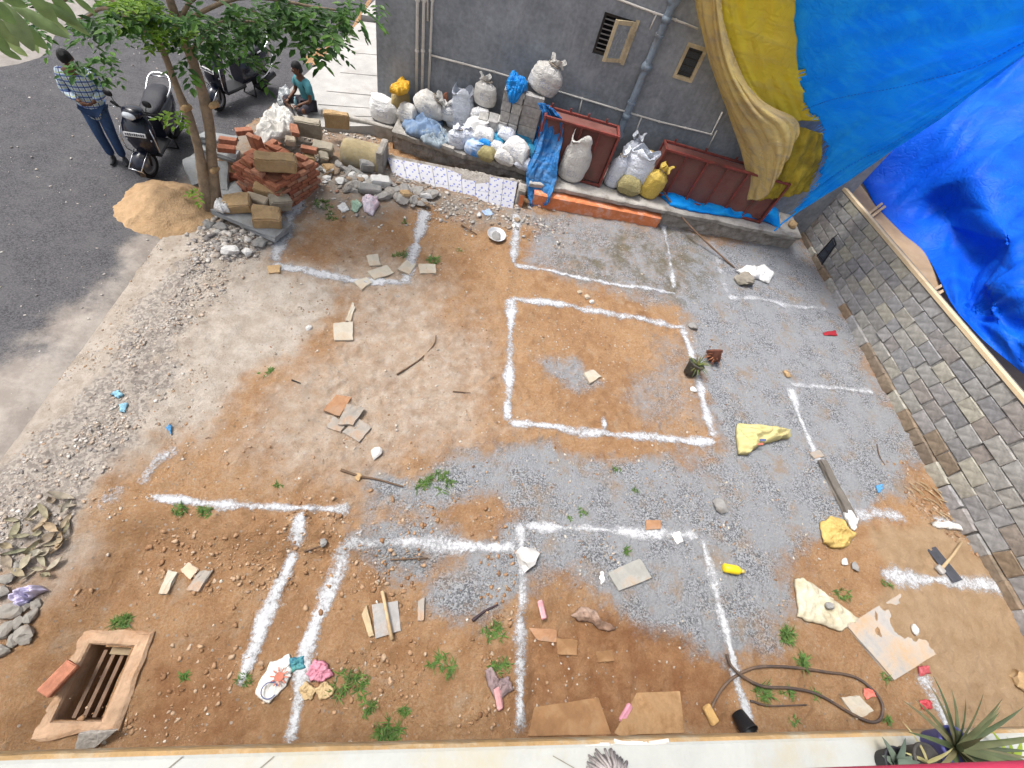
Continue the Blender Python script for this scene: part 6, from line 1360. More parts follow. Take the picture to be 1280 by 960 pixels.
def head(parent, c, fwd, up, m):
    """face with eyes, nose, mouth, ears and hair, built round the head centre c"""
    f = Vector(fwd).normalized(); u = (Vector(up) - f * Vector(up).dot(f)).normalized(); s = f.cross(u).normalized(); Mx = Matrix((s, -f, u)).transposed(); rows = []
    for i in range(17):
        t = i / 16; z = -.125 + .235 * t; w_ = .076 * (math.sin(math.pi * (t * .86 + .10)) ** .55); row = []
        for k in range(24):
            q = 2 * math.pi * k / 24; x = math.cos(q) * w_ * (1 if t > .35 else .80 + .57 * t); y = math.sin(q) * w_ * 1.22
            if y < 0:
                g = math.exp(-(x / .012) ** 2); y -= g * .022 * math.exp(-((z + .018) / .018) ** 2) + g * .008 * math.exp(-((z - .005) / .02) ** 2)
                y += .010 * (math.exp(-((abs(x) - .032) / .012) ** 2) * math.exp(-((z - .012) / .010) ** 2)); y -= .006 * math.exp(-(x / .022) ** 2) * math.exp(-((z + .058) / .008) ** 2)
            row.append(Vector(c) + Mx @ Vector((x, y, z)))
        rows.append(row)
    mb = MB(); mb.grid(rows, True); mb.add(rows[0], [tuple(range(23, -1, -1))]); mb.add(rows[-1], [tuple(range(24))]); hd = par(mb.build('head', m, None, True), parent)
    for x in (-1, 1):
        mb = MB(); mb.rock(Vector(c) + Mx @ Vector((x * .031, -.080, .010)), (.022, .012, .012), 1, 2, rough=0); par(mb.build('eye', mat('eye_white', (.5, .48, .45), .3, .05), None, True), hd)
        mb = MB(); mb.rock(Vector(c) + Mx @ Vector((x * .080, .005, -.005)), (.018, .035, .058), 2, 2, rough=0); par(mb.build('ear', m, None, True), hd)
    mb = MB(); mb.box(Vector(c) + Mx @ Vector((0, -.086, -.060)), (.042, .008, .007), Mx); par(mb.build('mouth', mat('lip', (.10, .035, .03), .6)), hd)
    rows = []
    for i in range(12):
        t = i / 11; row = []
        for k in range(24):
            q = 2 * math.pi * k / 24; low = -.055 if math.sin(q) > -.2 else .055 + .01 * math.sin(q * 5); z = low + (.128 - low) * t; w_ = .086 * math.sqrt(max(0.02, 1 - max(0, (z - .02) / .115) ** 2)); row.append(Vector(c) + Mx @ Vector((math.cos(q) * w_, math.sin(q) * w_ * 1.2 + .004, z + .006 * math.sin(q * 9 + i))))
        rows.append(row)
    mb = MB(); mb.grid(rows, True); mb.add(rows[-1], [tuple(range(24))]); par(mb.build('hair', hairm, None, True), parent); return hd
def person(label, loc, rotz, sk, shirt, shirtm, trousers, trm, feet, hands, headp, shortsleeve=False):
    P = empty('person', loc, rotz, label, 'person'); v, e, r = sk; skin('body', v, e, r, skinm, P)
    for nm, (v, e, r), m_ in (('shirt', shirt, shirtm), ('trousers', trousers, trm)): skin(nm, v, e, r, m_, P)
    for (a, b) in feet:
        a = Vector(a); b = Vector(b); mb = MB(); rows = []
        d = (b - a); L = d.length; d.normalize(); s = d.cross(Vector((0, 0, 1))).normalized()
        for i in range(10):
            t = i / 9; w_ = .042 * (math.sin(math.pi * (.12 + .8 * t)) ** .4) * (1 + .12 * math.sin(t * 5)); h_ = .075 - .04 * t; rows.append([a + d * (L * t * 1.1) + s * math.cos(q) * w_ + Vector((0, 0, max(-.02, math.sin(q)) * h_)) for q in np.linspace(0, 2 * math.pi, 17)[:-1]])
        mb.grid(rows, True); mb.add(rows[0], [tuple(range(15, -1, -1))]); mb.add(rows[-1], [tuple(range(16))]); mb.build('shoe', shoem, P, True)
    bpy.context.view_layer.update()
    for h_ in hands: hand(P, *h_, skinm)
    c, f, u = headp; M4 = mw(P); head(P, M4 @ Vector(c), M4.to_3x3() @ Vector(f), M4.to_3x3() @ Vector(u), skinm); return P
# standing man: looks down at his joined hands, hips against the scooter
sv = [(0, .02, .93), (0, .03, 1.10), (0, .02, 1.28), (0, .0, 1.42), (0, -.02, 1.47), (0, -.055, 1.56), (-.16, .02, 1.37), (-.235, .02, 1.12), (-.06, -.19, 1.05), (.16, .02, 1.37), (.235, .03, 1.12), (.07, -.19, 1.04), (-.09, .01, .88), (-.085, -.05, .48), (-.075, .0, .09), (.09, .01, .88), (.085, -.07, .48), (.08, -.05, .09)]
se = [(0, 1), (1, 2), (2, 3), (3, 4), (4, 5), (3, 6), (6, 7), (7, 8), (3, 9), (9, 10), (10, 11), (0, 12), (12, 13), (13, 14), (0, 15), (15, 16), (16, 17)]
sr = [(.13, .10), (.125, .095), (.15, .10), (.10, .08), .052, .06, .05, .04, .026, .05, .04, .026, .08, .055, .036, .08, .055, .036]
shirt = ([(0, .02, .66), (0, .02, .95), (0, .03, 1.10), (0, .02, 1.28), (0, .0, 1.415), (-.165, .02, 1.375), (-.24, .02, 1.12), (-.085, -.155, 1.06), (.165, .02, 1.375), (.24, .03, 1.12), (.095, -.155, 1.05)], [(0, 1), (1, 2), (2, 3), (3, 4), (4, 5), (5, 6), (6, 7), (4, 8), (8, 9), (9, 10)], [(.20, .15), (.185, .14), (.18, .135), (.20, .135), (.11, .095), .085, .072, .054, .085, .072, .054])
trs = ([(0, .02, .94), (-.09, .01, .86), (-.085, -.05, .48), (-.075, .0, .10), (.09, .01, .86), (.085, -.07, .48), (.08, -.05, .10)], [(0, 1), (1, 2), (2, 3), (0, 4), (4, 5), (5, 6)], [(.15, .115), .10, .075, .066, .10, .075, .066])
mp_ = az(152, 206, 0)
person('man in a blue checked shirt and jeans leaning by the scooter', (mp_.x - .05, mp_.y + .08, .015), R(24), (sv, se, sr), shirt, check_shirt(), trs, jeans, [((-.075, .05, .03), (-.10, -.15, .025)), ((.08, .0, .03), (.11, -.20, .025))], [((-.06, -.19, 1.05), (.9, -.45, -.1), (0, -.6, -.6)), ((.07, -.19, 1.04), (-.9, -.45, -.05), (0, -.6, -.6))], ((0, -.075, 1.60), (0, -.75, -.65), (0, -.4, .9)))
# seated man: cross legged on the pavement, facing the road
tealm = mat('teal_shirt', (.06, .215, .25), .85, .15, 8, .25, 30); gry = mat('dark_grey_shorts', (.035, .032, .042), .85, .25, 8, .2)
sv = [(0, .04, .11), (0, .05, .28), (0, .0, .45), (0, -.03, .60), (0, -.06, .66), (0, -.08, .74), (-.17, -.02, .53), (-.24, -.06, .28), (-.15, -.30, .20), (.17, -.02, .53), (.24, -.06, .28), (.12, -.30, .18), (-.10, .0, .11), (-.30, -.32, .16), (.02, -.36, .06), (.10, .0, .11), (.32, -.30, .17), (.02, -.24, .06)]
sr = [(.14, .11), (.125, .10), (.15, .105), (.10, .08), .05, .06, .05, .038, .026, .05, .038, .026, .09, .062, .036, .09, .062, .036]
shirt = ([(0, .05, .10), (0, .06, .28), (0, .0, .45), (0, -.03, .60), (-.18, -.02, .53), (-.225, -.045, .38), (.18, -.02, .53), (.225, -.045, .38)], [(0, 1), (1, 2), (2, 3), (3, 4), (4, 5), (3, 6), (6, 7)], [(.175, .14), (.165, .13), (.185, .13), (.10, .085), .082, .072, .082, .072])
trs = ([(0, .03, .12), (-.11, -.02, .12), (-.29, -.30, .16), (-.12, -.36, .08), (.11, -.02, .12), (.31, -.28, .17), (.14, -.28, .08)], [(0, 1), (1, 2), (2, 3), (0, 4), (4, 5), (5, 6)], [(.16, .12), .105, .082, .055, .105, .082, .055])
sp_ = az(377, 138, .17)
person('man in a teal shirt sitting cross legged on the pavement', (sp_.x + .08, sp_.y + .12, .16), R(-38), (sv, se, sr), shirt, tealm, trs, gry, [((-.04, -.38, .045), (.14, -.42, .035)), ((.10, -.26, .045), (-.08, -.22, .05))], [((-.15, -.30, .20), (.3, -.8, -.3), (0, -.3, -1)), ((.12, -.30, .18), (-.3, -.8, -.2), (0, -.3, -1))], ((0, -.10, .79), (-.25, -.95, -.2), (0, -.1, 1)))
crumple('checked_bag', 'black and white checked cloth bag beside the seated man', [(346, 126), (350, 116), (362, 114), (366, 126), (358, 134), (349, 134)], .12, mat('checked_cloth', (.55, .57, .58), .8, .2, 9, .3, 30, dirt=(.03, .04, .05), dirtamt=.75, dscale=14), .3, 51, 'bag', 40)
mb = MB(); p = az(371, 136, .16); mb.lathe([(.033, 0), (.036, .02), (.036, .15), (.03, .18), (.014, .21), (.014, .235)], (p.x, p.y, .16), 16); tag(mb.build('water_bottle', mat('clear_blue_plastic', (.30, .50, .56), .2, .1, spec=.6), None, True), 'clear bluish water bottle standing before the seated man', 'bottle')

# ================================================================== DRAIN PIT
dpit = empty('drain_pit', sum(MAN_IN, Vector()) / 4, 0, 'open rectangular drain pit with a worn concrete collar', 'drain pit')
OUT = [az(100, 787, -.10), az(192, 789, -.10), az(146, 914, -.10), az(28, 928, -.10)]; INN = [Vector((p.x, p.y, -.10)) for p in (az(112, 805, -.1), az(166, 808, -.1), az(125, 901, -.1), az(64, 902, -.1))]
colm = mat('worn_collar', (.38, .255, .165), .93, .22, 5, .7, 25, dirt=(.30, .17, .09), dirtamt=.55, dscale=4)
def subdiv_ring(O, I, zt, zb, m, name, parent):
    mb = MB(); n = 14
    for s_ in range(4):
        rows = []
        for i in range(n + 1):
            t = i / n; o_ = O[s_].lerp(O[(s_ + 1) % 4], t); i_ = I[s_].lerp(I[(s_ + 1) % 4], t); w_ = .018 * float(fbm(o_.x * 6, o_.y * 6, 3, 3)); e_ = (i_ - o_).normalized()
            rows.append([Vector((o_.x, o_.y, zb)) + e_ * .0, Vector((o_.x, o_.y, zt - .02 + w_)) + e_ * (w_ * 2), Vector((o_.x, o_.y, zt + w_)) + e_ * (.03 + w_ * 2)] + [o_.lerp(i_, k / 4) + Vector((0, 0, zt - o_.z + .015 * float(fbm(o_.x * 7 + k, o_.y * 7, 5, 3)))) for k in (1, 2, 3)] + [Vector((i_.x, i_.y, zt - .008)) - e_ * .015, Vector((i_.x, i_.y, zt - .03)), Vector((i_.x, i_.y, zb - .7))])
        mb.grid(rows)
    return par(mb.build(name, m), parent)
subdiv_ring(OUT, INN, -.10, -.35, colm, 'collar', dpit)
mb = MB(); mb.add([Vector((p.x, p.y, -1.0)) for p in INN], [(0, 1, 2, 3)]); par(mb.build('pit_floor', mat('pit_mud', (.07, .055, .04), .9, .4, 6, .6)), dpit)
for k in range(3):                                         # iron reinforcement left standing in the pit
    t = .25 + .18 * k; a = INN[0].lerp(INN[1], t); b = INN[3].lerp(INN[2], t); mb = MB(); mb.bar(a.lerp(b, .06) + Vector((0, 0, -.16 - .03 * k)), a.lerp(b, .97) + Vector((0, 0, -.15 - .03 * k)), .032); par(mb.build('iron_bar', mat('rusty_bar', (.17, .11, .075), .85, .3)), dpit)
mb = MB(); mb.bar(INN[0].lerp(INN[1], .35) + Vector((0, -.04, -.18)), INN[0].lerp(INN[1], .95) + Vector((0, -.04, -.18)), .06, .05); par(mb.build('wood_batten', mat('old_wood', (.28, .21, .13), .85, .2)), dpit)
mb = MB(); mb.bar(INN[1].lerp(INN[2], .55) + Vector((-.12, 0, -.5)), INN[1].lerp(INN[2], .9) + Vector((-.14, 0, -.5)), .055); par(mb.build('pale_stick', mat('pale_stick', (.42, .36, .25), .8, .2)), dpit)
p = az(74, 848, 0); o = brick(Vector((p.x, p.y, .0)), euler(.1, .05, 1.15), None, 'loose_brick'); o.scale = (1.2,) * 3; tag(o, 'single red brick lying on the drain pit collar', 'brick')
slab_px('stone_slab', [(-60, 836), (38, 837), (10, 872), (-80, 888)], -.02, .06, mat('dusty_slab', (.46, .40, .35), .93, .15, 3, .4), 'dusty pinkish slab beside the drain pit')
slab_px('stone_slab', [(98, 918), (145, 914), (118, 934), (92, 941)], [.02, .02, -.08, -.08], .03, conc_d, 'broken dark stone wedge below the drain pit')
mb = MB(); mb.box(az(12, 822, -.12) + Vector((-.1, .04, -.1)), (.34, .28, .2), euler(0, 0, .1)); tag(mb.build('drain_gap_block', mat('drain_gap_shade', (.012, .010, .009), 1, .1)), 'black block painting the shaded drain gap between the stones and the dusty slab', 'drain')  # solid near-black box paints the shade inside the opening
lst = mat('grey_field_stone', (.24, .225, .20), .93, .25, 5, .7, 22, dirt=(.17, .13, .10))
for k, (px, py, s_) in enumerate(((14, 764, .17), (8, 790, .16), (32, 794, .17), (2, 742, .15), (24, 708, .12), (0, 814, .16), (40, 770, .12), (10, 724, .13), (22, 780, .13), (46, 756, .10), (30, 760, .10), (18, 800, .12))):
    p = at(px, py); mb = MB(); mb.rock((0, 0, 0), (s_, s_ * .75, s_ * .5), 40 + k, 2, rough=.4); o = mb.build('field_stone', lst); o.location = (p.x, p.y, p.z + s_ * .15); o.rotation_euler = (0, 0, k * 1.3); tag(o, 'rough grey field stone among the stones and dry leaves beside the road', 'stone', 'stones beside the leaf litter')
# dry leaves
dl = island_mat('dry_leaf', [(.24, .22, .14), (.32, .28, .20), (.20, .20, .13), (.33, .25, .16), (.32, .30, .24), (.22, .17, .12)], .7, .2, 30, .15, per='object')
def leaf_mesh(L, W_, curl):
    rows = []
    for i in range(7):
        t = i / 6; w_ = W_ * math.sin(math.pi * (t * .92 + .04)); rows.append([(-w_, L * (t - .5), curl * abs(t - .5) * 2 * .3 + curl * .5), (0, L * (t - .5), curl * (t - .5) ** 2), (w_, L * (t - .5), curl * abs(t - .5) * .5 + curl * .4)])
    mb = MB(); mb.grid(rows); o = mb.build('tmp', dl, None, True); d = o.data; bpy.data.objects.remove(o); return d
LMS = [leaf_mesh(random.uniform(.20, .32), random.uniform(.04, .07), random.uniform(.03, .09)) for _ in range(6)]
lbx = [(random.uniform(-6, 92), random.uniform(618, 736)) for _ in range(4)] + [(22, 690), (40, 652), (58, 640), (68, 660), (84, 652), (48, 668), (30, 672), (12, 684), (60, 690), (75, 684), (50, 712), (34, 704), (20, 664), (66, 628), (78, 622), (88, 634), (44, 640), (54, 700), (72, 706), (62, 722), (10, 702), (86, 660), (36, 720), (26, 716), (56, 655), (46, 684), (64, 674), (80, 676), (38, 690), (18, 650)]
for k, (px, py) in enumerate(lbx):
    p = at(px, py); o = bpy.data.objects.new('dry_leaf', LMS[k % 6]); COL.objects.link(o); o.location = p + Vector((0, 0, .012 + .008 * (k % 4))); o.rotation_euler = (random.uniform(-.3, .3), random.uniform(-.35, .35), random.uniform(0, 6.28)); o.scale = (random.uniform(.3, .75), random.uniform(.3, .8), random.uniform(.5, 1.3)); tag(o, 'large dry greenish leaf in the litter beside the road', 'leaf', 'dry leaves in the litter')

# ================================================================== SMALL THINGS ON THE PLOT
def on_ground(o, px, py, dz=0, rot=(0, 0, 0)): p = at(px, py); o.location = (p.x, p.y, p.z + dz); o.rotation_euler = rot; return o
# flat tiles and stone flags
def flag(quad, m, label, th=.04, lift=.036, name='stone_flag', cat='slab', lifts=None):
    P = [at(*q) for q in quad]; zz = [p.z + (lifts[i] if lifts else lift) for i, p in enumerate(P)]; return slab_px(name, quad, zz, th, m, label, cat)
flg = mat('grey_flag', (.30, .27, .235), .9, .2, 6, .4, 30, dirt=(.34, .20, .11), dirtamt=.45, dscale=5); flr = mat('rusty_flag', (.34, .185, .10), .92, .25, 5, .5, 30, dirt=(.26, .20, .15), dirtamt=.4); flp = mat('pale_flag', (.42, .38, .31), .9, .15, 6, .35, 30, dirt=(.36, .26, .17), dirtamt=.4)
flag([(404, 512), (420, 493), (439, 497), (424, 520)], flr, 'rust brown broken flagstone leaning on the small flagstone pile', lifts=[.05, .06, .04, .05])
flag([(422, 530), (434, 505), (455, 510), (441, 531)], flg, 'grey rust stained flagstone on top of the small pile', lifts=[.07, .10, .08, .06])
flag([(408, 534), (416, 520), (432, 530), (426, 540)], flg, 'corner of a grey flagstone at the bottom of the small pile')
flag([(428, 540), (445, 522), (464, 534), (449, 552)], flg, 'grey flagstone at the front of the small pile')
flag([(417, 404), (441, 402), (441, 425), (418, 425)], flp, 'square pale flagstone pressed into the soil')
flag([(432, 400), (441, 378), (444, 384), (438, 402)], flp, 'slim pale stone sliver beside the square flagstone')
flag([(442, 352), (458, 346), (464, 353), (452, 362)], flp, 'whitish tile lying across the chalk line corner')
flag([(459, 339), (484, 331), (492, 341), (468, 349)], flp, 'pale broken flagstone inside the chalk outline')
flag([(458, 319), (472, 317), (476, 331), (462, 332)], flp, 'small pale tile beside the weeds inside the chalk outline')
flag([(497, 336), (508, 325), (520, 330), (512, 343)], flp, 'pale tile under the chalk line beside the weed')
flag([(523, 330), (544, 330), (545, 341), (525, 341)], flp, 'flat pale tile beside the green weed outside the chalk outline')
flag([(334, 332), (350, 331), (350, 340), (336, 341)], snd, 'small sandstone piece at the chalk corner', .05, .04)
flag([(198, 742), (210, 712), (221, 716), (208, 742)], flp, 'narrow beige flagstone lying in the dug soil')
flag([(226, 712), (236, 703), (247, 712), (237, 724)], mat('pinkish_tile', (.50, .37, .27), .9, .15), 'square pinkish tile lying in the dug soil')
flag([(234, 737), (248, 714), (264, 713), (248, 739)], flg, 'grey broken flagstone beside the pinkish tile')
flag([(757, 712), (770, 706), (778, 736), (768, 733)], flr, 'rusty sliver at the edge of the grey slab on crusher dust') if False else None
flag([(760, 716), (800, 698), (815, 722), (774, 738)], mat('grey_cement_sheet', (.30, .295, .27), .9, .2, 4, .4, 30, dirt=(.36, .24, .14), dirtamt=.35), 'grey broken cement sheet lying on the crusher dust', .03, .04, name='cement_sheet', cat='slab')
flag([(465, 756), (497, 751), (501, 788), (470, 798)], mat('grey_square_tile', (.32, .31, .30), .85, .2, 5, .3, 30, dirt=(.30, .21, .14), dirtamt=.3), 'grey square tile under the wooden handle', .02, .03)
flag([(452, 768), (458, 756), (467, 794), (461, 796)], mat('split_plank', (.40, .31, .19), .85, .2, 8, .3), 'split pale wood piece beside the grey square tile', .02, .035, name='wood_piece', cat='wood')
flag([(523, 752), (531, 746), (529, 775), (522, 776)], flg, 'narrow grey tile strip lying on the soil', .03, .036)
flag([(661, 785), (696, 787), (696, 803), (672, 800)], flr, 'brown board scrap at the top of the dug soil', .015, .03, name='board_scrap', cat='board')
cbm = mat('wet_cardboard', (.31, .19, .095), .9, .25, 4, .25, 20, dirt=(.21, .115, .05), dirtamt=.55, dscale=5); cbd = mat('muddy_cardboard', (.24, .13, .06), .9, .25, 4, .4, 20, dirt=(.30, .19, .10), dirtamt=.4, dscale=5)
flag([(796, 866), (850, 864), (856, 916), (795, 918)], cbm, 'flat tan cardboard sheet lying by the parapet', .008, .045, name='cardboard', cat='cardboard')
flag([(768, 916), (796, 866), (797, 918), (775, 920)], cbm, 'folded flap of tan cardboard beside the flat sheet', .008, .045, name='cardboard', cat='cardboard')
flag([(668, 884), (748, 872), (764, 918), (660, 920)], cbd, 'muddy brown cardboard sheet beside the chalk line', .008, .04, name='cardboard', cat='cardboard')
flag([(696, 798), (722, 800), (721, 819), (697, 818)], cbd, 'small muddy cardboard piece in the dug soil', .008, .04, name='cardboard', cat='cardboard')
flag([(745, 815), (765, 812), (768, 826), (748, 828)], cbd, 'reddish mud cake square in the dug soil', .02, .035, name='board_scrap', cat='board')
flag([(808, 650), (826, 650), (826, 661), (808, 662)], flr, 'brown wood scrap at the top of the chalk outline', .02, .035, name='board_scrap', cat='board')
flag([(1060, 782), (1128, 740), (1170, 818), (1118, 850)], mat('cement_slab_dusty', (.36, .345, .325), .93, .2, 4, .5, 30, dirt=(.42, .285, .165), dirtamt=.6, dscale=2), 'large grey cement slab half buried in the sand', .05, .05, name='cement_slab', lifts=[.045, .0, .0, .05])
flag([(1052, 872), (1074, 870), (1092, 888), (1072, 900)], flp, 'flat beige stone inside the hose loop', .03, .036)
slab_px('crack_lip', [(1026, 574), (1034, 576), (1072, 648), (1062, 646)], [H(*az(1030, 576)[:2]) + .09] * 2 + [H(*az(1068, 646)[:2]) + .09] * 2, .07, mat('dark_board', (.13, .115, .10), .9, .25), 'dark weathered board sticking out of the cracked cement', 'board')
flag([(1012, 566), (1024, 562), (1031, 570), (1018, 573)], flg, 'small grey stone at the head of the dark board', .02, .03)
flag([(730, 466), (742, 462), (752, 470), (738, 479)], flp, 'pale stone lump inside the chalk square', .05, .06)
# rocks
for (px, py, s_, m_, lab) in ((866, 409, .2, gstn, 'grey stone just outside the chalk square corner'), (657, 698, .3, gwh, 'rounded white splashed stone on the chalk line crossing'), (470, 568, .16, gwh, 'white broken tile chip near the flagstone pile'), (386, 411, .1, gwh, 'tiny white chip near the square flagstone'), (710, 290, .0, gwh, ''), (858, 633, .0, gstn, ''), (898, 633, .22, gstn, 'brown grey stone on the crusher dust near weeds'), (1067, 709, .13, gstn, 'small grey stone beside the weeds and crumpled sheet'), (1055, 703, .12, gwh, 'small white stone beside the crumpled sheet'), (1141, 787, .12, gwh, 'white chip on the sand'), (982, 468, .16, snd, 'ochre stone pair at the chalk corner by the wall'), (1274, 850, .3, snd, 'brown stone lump on the sand by the spiky plant'), (448, 597, .1, snd, 'small ochre stone beside the weed patch'), (988, 282, .24, snd, 'brown stone on the plinth end by the tarpaulin'), (733, 372, .14, sndp, 'pale rubble pieces between the chalk outlines'), (724, 366, .1, sndp, 'small pale rubble piece between the chalk outlines'), (740, 378, .1, gwh, 'small white rubble piece between the chalk outlines'), (866, 488, .12, gwh, 'whitish stone in front of the plant pot'), (404, 678, .1, gstn, 'small black stone on the soil bank between chalk legs'), (458, 352, .0, gwh, '')):
    if not s_: continue
    p = at(px, py) if lab.find('plinth') < 0 else az(px, py, SZ); mb = MB(); mb.rock((0, 0, 0), (s_, s_ * .8, s_ * .6), int(px + py), 2, rough=.4); o = mb.build('stone', m_); o.location = p + Vector((0, 0, s_ * .18)); o.rotation_euler = (0, 0, px * .37); tag(o, lab, 'stone')
rub = mat('rubble_grey', (.30, .285, .265), .93, .25, 6, .6, 25, dirt=(.22, .19, .16)); rubb = mat('rubble_brown', (.27, .20, .14), .93, .25, 6, .6, 25)
for k in range(110):                                            # rubble along the foot of the plinth
    t = random.random(); px = 392 + 150 * t if k < 80 else 545 + 120 * t; py = (212 + 40 * t if k < 80 else 262 + 10 * t) + random.uniform(-12, 14); p = at(px, py); s_ = random.choice([.1, .13, .16, .2, .27]) * (1 if k < 80 else .45)
    mb = MB(); mb.rock((0, 0, 0), (s_, s_ * random.uniform(.6, .9), s_ * random.uniform(.35, .6)), k + 300, 2, rough=.4); o = mb.build('rubble_stone', random.choice([rub, rub, rubb, gwh, conc_d])); o.location = p + Vector((0, 0, s_ * .15)); o.rotation_euler = (random.uniform(-.3, .3), random.uniform(-.3, .3), random.uniform(0, 6)); tag(o, 'rubble stone in the heap at the foot of the tiled plinth', 'stone', 'rubble at the foot of the plinth')
for (px, py, s_, r_, m_, lab) in ((463, 240, (.42, .2, .13), .2, gstn, 'long dark stone in the rubble beside the crumpled bag'), (476, 232, (.36, .22, .16), .3, gwh, 'white faced concrete lump in the rubble'), (507, 247, (.2, .16, .13), .6, snd, 'ochre stone in the rubble below the tiled panel'), (459, 213, (.26, .2, .2), .4, gstn, 'grey stone lump leaning on the culvert drum'), (450, 219, (.55, .1, .06), -.5, gstn, 'long grey stone splinter below the culvert drum'), (520, 250, (.6, .1, .09), -.45, mat('timber_brown', (.20, .14, .09), .9, .25), 'brown timber length at the foot of the tiled panel')):
    p = at(px, py); mb = MB(); mb.box((0, 0, 0), s_, None, .03, .012); o = mb.build('rubble_block', m_); o.location = p + Vector((0, 0, s_[2] * .5)); o.rotation_euler = (.1, .08, r_); tag(o, lab, 'stone' if 'timber' not in lab else 'timber')
def bit(quad, m, label, name='plastic_scrap', cat='scrap', hgt=.05, seed=1, n=26): return crumple(name, label, [tuple(at(*q)) for q in quad], 0, m, hgt, seed, cat, n, base=lambda X, Y: hz(X, Y) + .006)
bit([(452, 252), (458, 246), (472, 248), (475, 258), (466, 272), (456, 266)], mat('pinkish_bag', (.56, .50, .56), .5, .2, 12, .3, 30, dirt=(.5, .2, .22), dirtamt=.2), 'pale pinkish plastic bag crumpled in the rubble', hgt=.14, seed=2)
bit([(422, 258), (432, 254), (437, 264), (427, 268)], SW, 'white card scrap with a dark hole in the rubble', hgt=.02, seed=3)
bit([(438, 254), (446, 250), (453, 258), (446, 266), (440, 264)], mat('pale_green_bag', (.30, .42, .32), .5, .2), 'pale green plastic bag in the rubble', hgt=.08, seed=4)
bit([(602, 264), (612, 261), (617, 268), (606, 270)], mat('pale_blue_tile', (.32, .42, .60), .5, .1), 'pale blue tile chip at the foot of the tiled panel', hgt=.02, seed=5)
bit([(138, 494), (148, 488), (154, 492), (148, 499)], mat('sky_blue_film', (.20, .38, .48), .5, .1), 'light blue plastic scrap on the gravel verge', hgt=.04, seed=6)
bit([(150, 506), (158, 503), (159, 515), (152, 516)], MATS['sky_blue_film'], 'smaller light blue scrap below the first on the verge', hgt=.03, seed=7)
bit([(208, 538), (214, 531), (217, 536), (213, 544)], mat('vivid_blue_film', (.08, .26, .48), .5, .1), 'vivid blue plastic scrap on the verge edge', hgt=.05, seed=8)
bit([(14, 746), (28, 736), (54, 734), (58, 740), (40, 752), (28, 762)], mat('lilac_cloth', (.52, .48, .62), .8, .2, 14, .3, 30, dirt=(.25, .25, .45), dirtamt=.3), 'crumpled lilac white cloth beside the leaf litter', 'cloth_scrap', 'cloth', .16, 9, 36)
def print_sack_mat(name, base, marks):
    m = mat(name, base, .6, .12, 6, .3, 24, dirt=marks[0], dirtamt=.25, dscale=7); return m
bit([(319, 868), (338, 826), (362, 820), (366, 838), (358, 856), (336, 880)], mat('white_printed_film', (.62, .60, .56), .5, .1, 6, .2), 'white plastic sack with blue ring and red sun print', 'printed_sack', 'sack', .07, 10, 44)
bit([(360, 822), (378, 820), (383, 834), (366, 838)], mat('teal_print', (.05, .20, .28), .5, .3, 12, .2, dirt=(.10, .28, .12)), 'teal and green printed corner beside the white printed sack', 'printed_scrap', 'scrap', .05, 11)
bit([(384, 842), (394, 824), (410, 828), (418, 842), (402, 852), (388, 850)], mat('pink_film', (.48, .20, .26), .5, .2, 9, .3), 'pink plastic bag crumpled beside the wide chalk line', 'plastic_bag', 'bag', .10, 12)
for k, (px, py) in enumerate(((384, 863), (405, 862))): bit([(px - 12, py), (px, py - 10), (px + 14, py - 2), (px + 8, py + 10), (px - 6, py + 12)], mat('tan_paper', (.42, .31, .17), .8, .2), ('tan paper scrap under the pink bag', 'tan paper scrap beside the pink bag')[k], 'paper_scrap', 'paper', .05, 13 + k)
def emblem(px, py, r, m, kind, parent):
    c = at(px, py); mb = MB(); z = .085
    if kind == 'ring': mb.tube([(c.x + math.cos(q) * r, c.y + math.sin(q) * r, H(c.x + math.cos(q) * r, c.y + math.sin(q) * r) + z) for q in np.linspace(.6, 5.8, 20)], .006, 6)
    else:
        mb.lathe([(r * .5, 0), (r * .5, .006)], (c.x, c.y, c.z + z), 14)
        for k in range(10): q = k * .628; a = Vector((c.x + math.cos(q) * r * .55, c.y + math.sin(q) * r * .55, c.z + z)); b = Vector((c.x + math.cos(q) * r, c.y + math.sin(q) * r, c.z + z)); mb.bar(a, b, .012, .006)
    par(mb.build('printed_mark', m), parent)
ps = [o for o in COL.objects if o.name.startswith('printed_sack')][0]
emblem(339, 863, .07, mat('navy_print', (.10, .12, .24), .7), 'ring', ps); emblem(351, 846, .085, mat('red_print', (.45, .15, .10), .7), 'sun', ps)
o = bit([(918, 536), (924, 530), (950, 534), (986, 540), (984, 548), (950, 556), (932, 569), (921, 570)], mat('yellow_fertiliser_sack', (.50, .44, .20), .6, .25, 6, .6, 14, dirt=(.33, .27, .13), dirtamt=.5, dscale=6), 'folded yellow woven sack with red and black print on the crusher dust', 'yellow_sack', 'sack', .24, 15, 60)
for (px, py, L_, m_) in ((940, 560, .20, 'red_print'), (946, 555, .12, 'navy_print')):
    c = at(px, py); mb = MB(); mb.box((c.x, c.y, c.z + .15), (L_, .035, .006), euler(.5, 0, .15)); par(mb.build('printed_mark', MATS[m_]), o)
o = bit([(992, 726), (1000, 722), (1030, 742), (1072, 772), (1052, 790), (1020, 780), (995, 772)], mat('cream_sheet', (.50, .46, .35), .65, .2, 5, .6, 14, dirt=(.36, .30, .19), dirtamt=.5, dscale=4), 'cream woven sheet with a pale blue hem lying on the weeds', 'cream_sheet', 'sheet', .10, 16, 60)
c = at(1030, 759); mb = MB(); mb.rock((c.x, c.y, c.z + .10), (.10, .10, .06), 3, 2, rough=.1); tag(mb.build('round_stone', gstn), 'round grey stone resting on the cream sheet', 'stone')
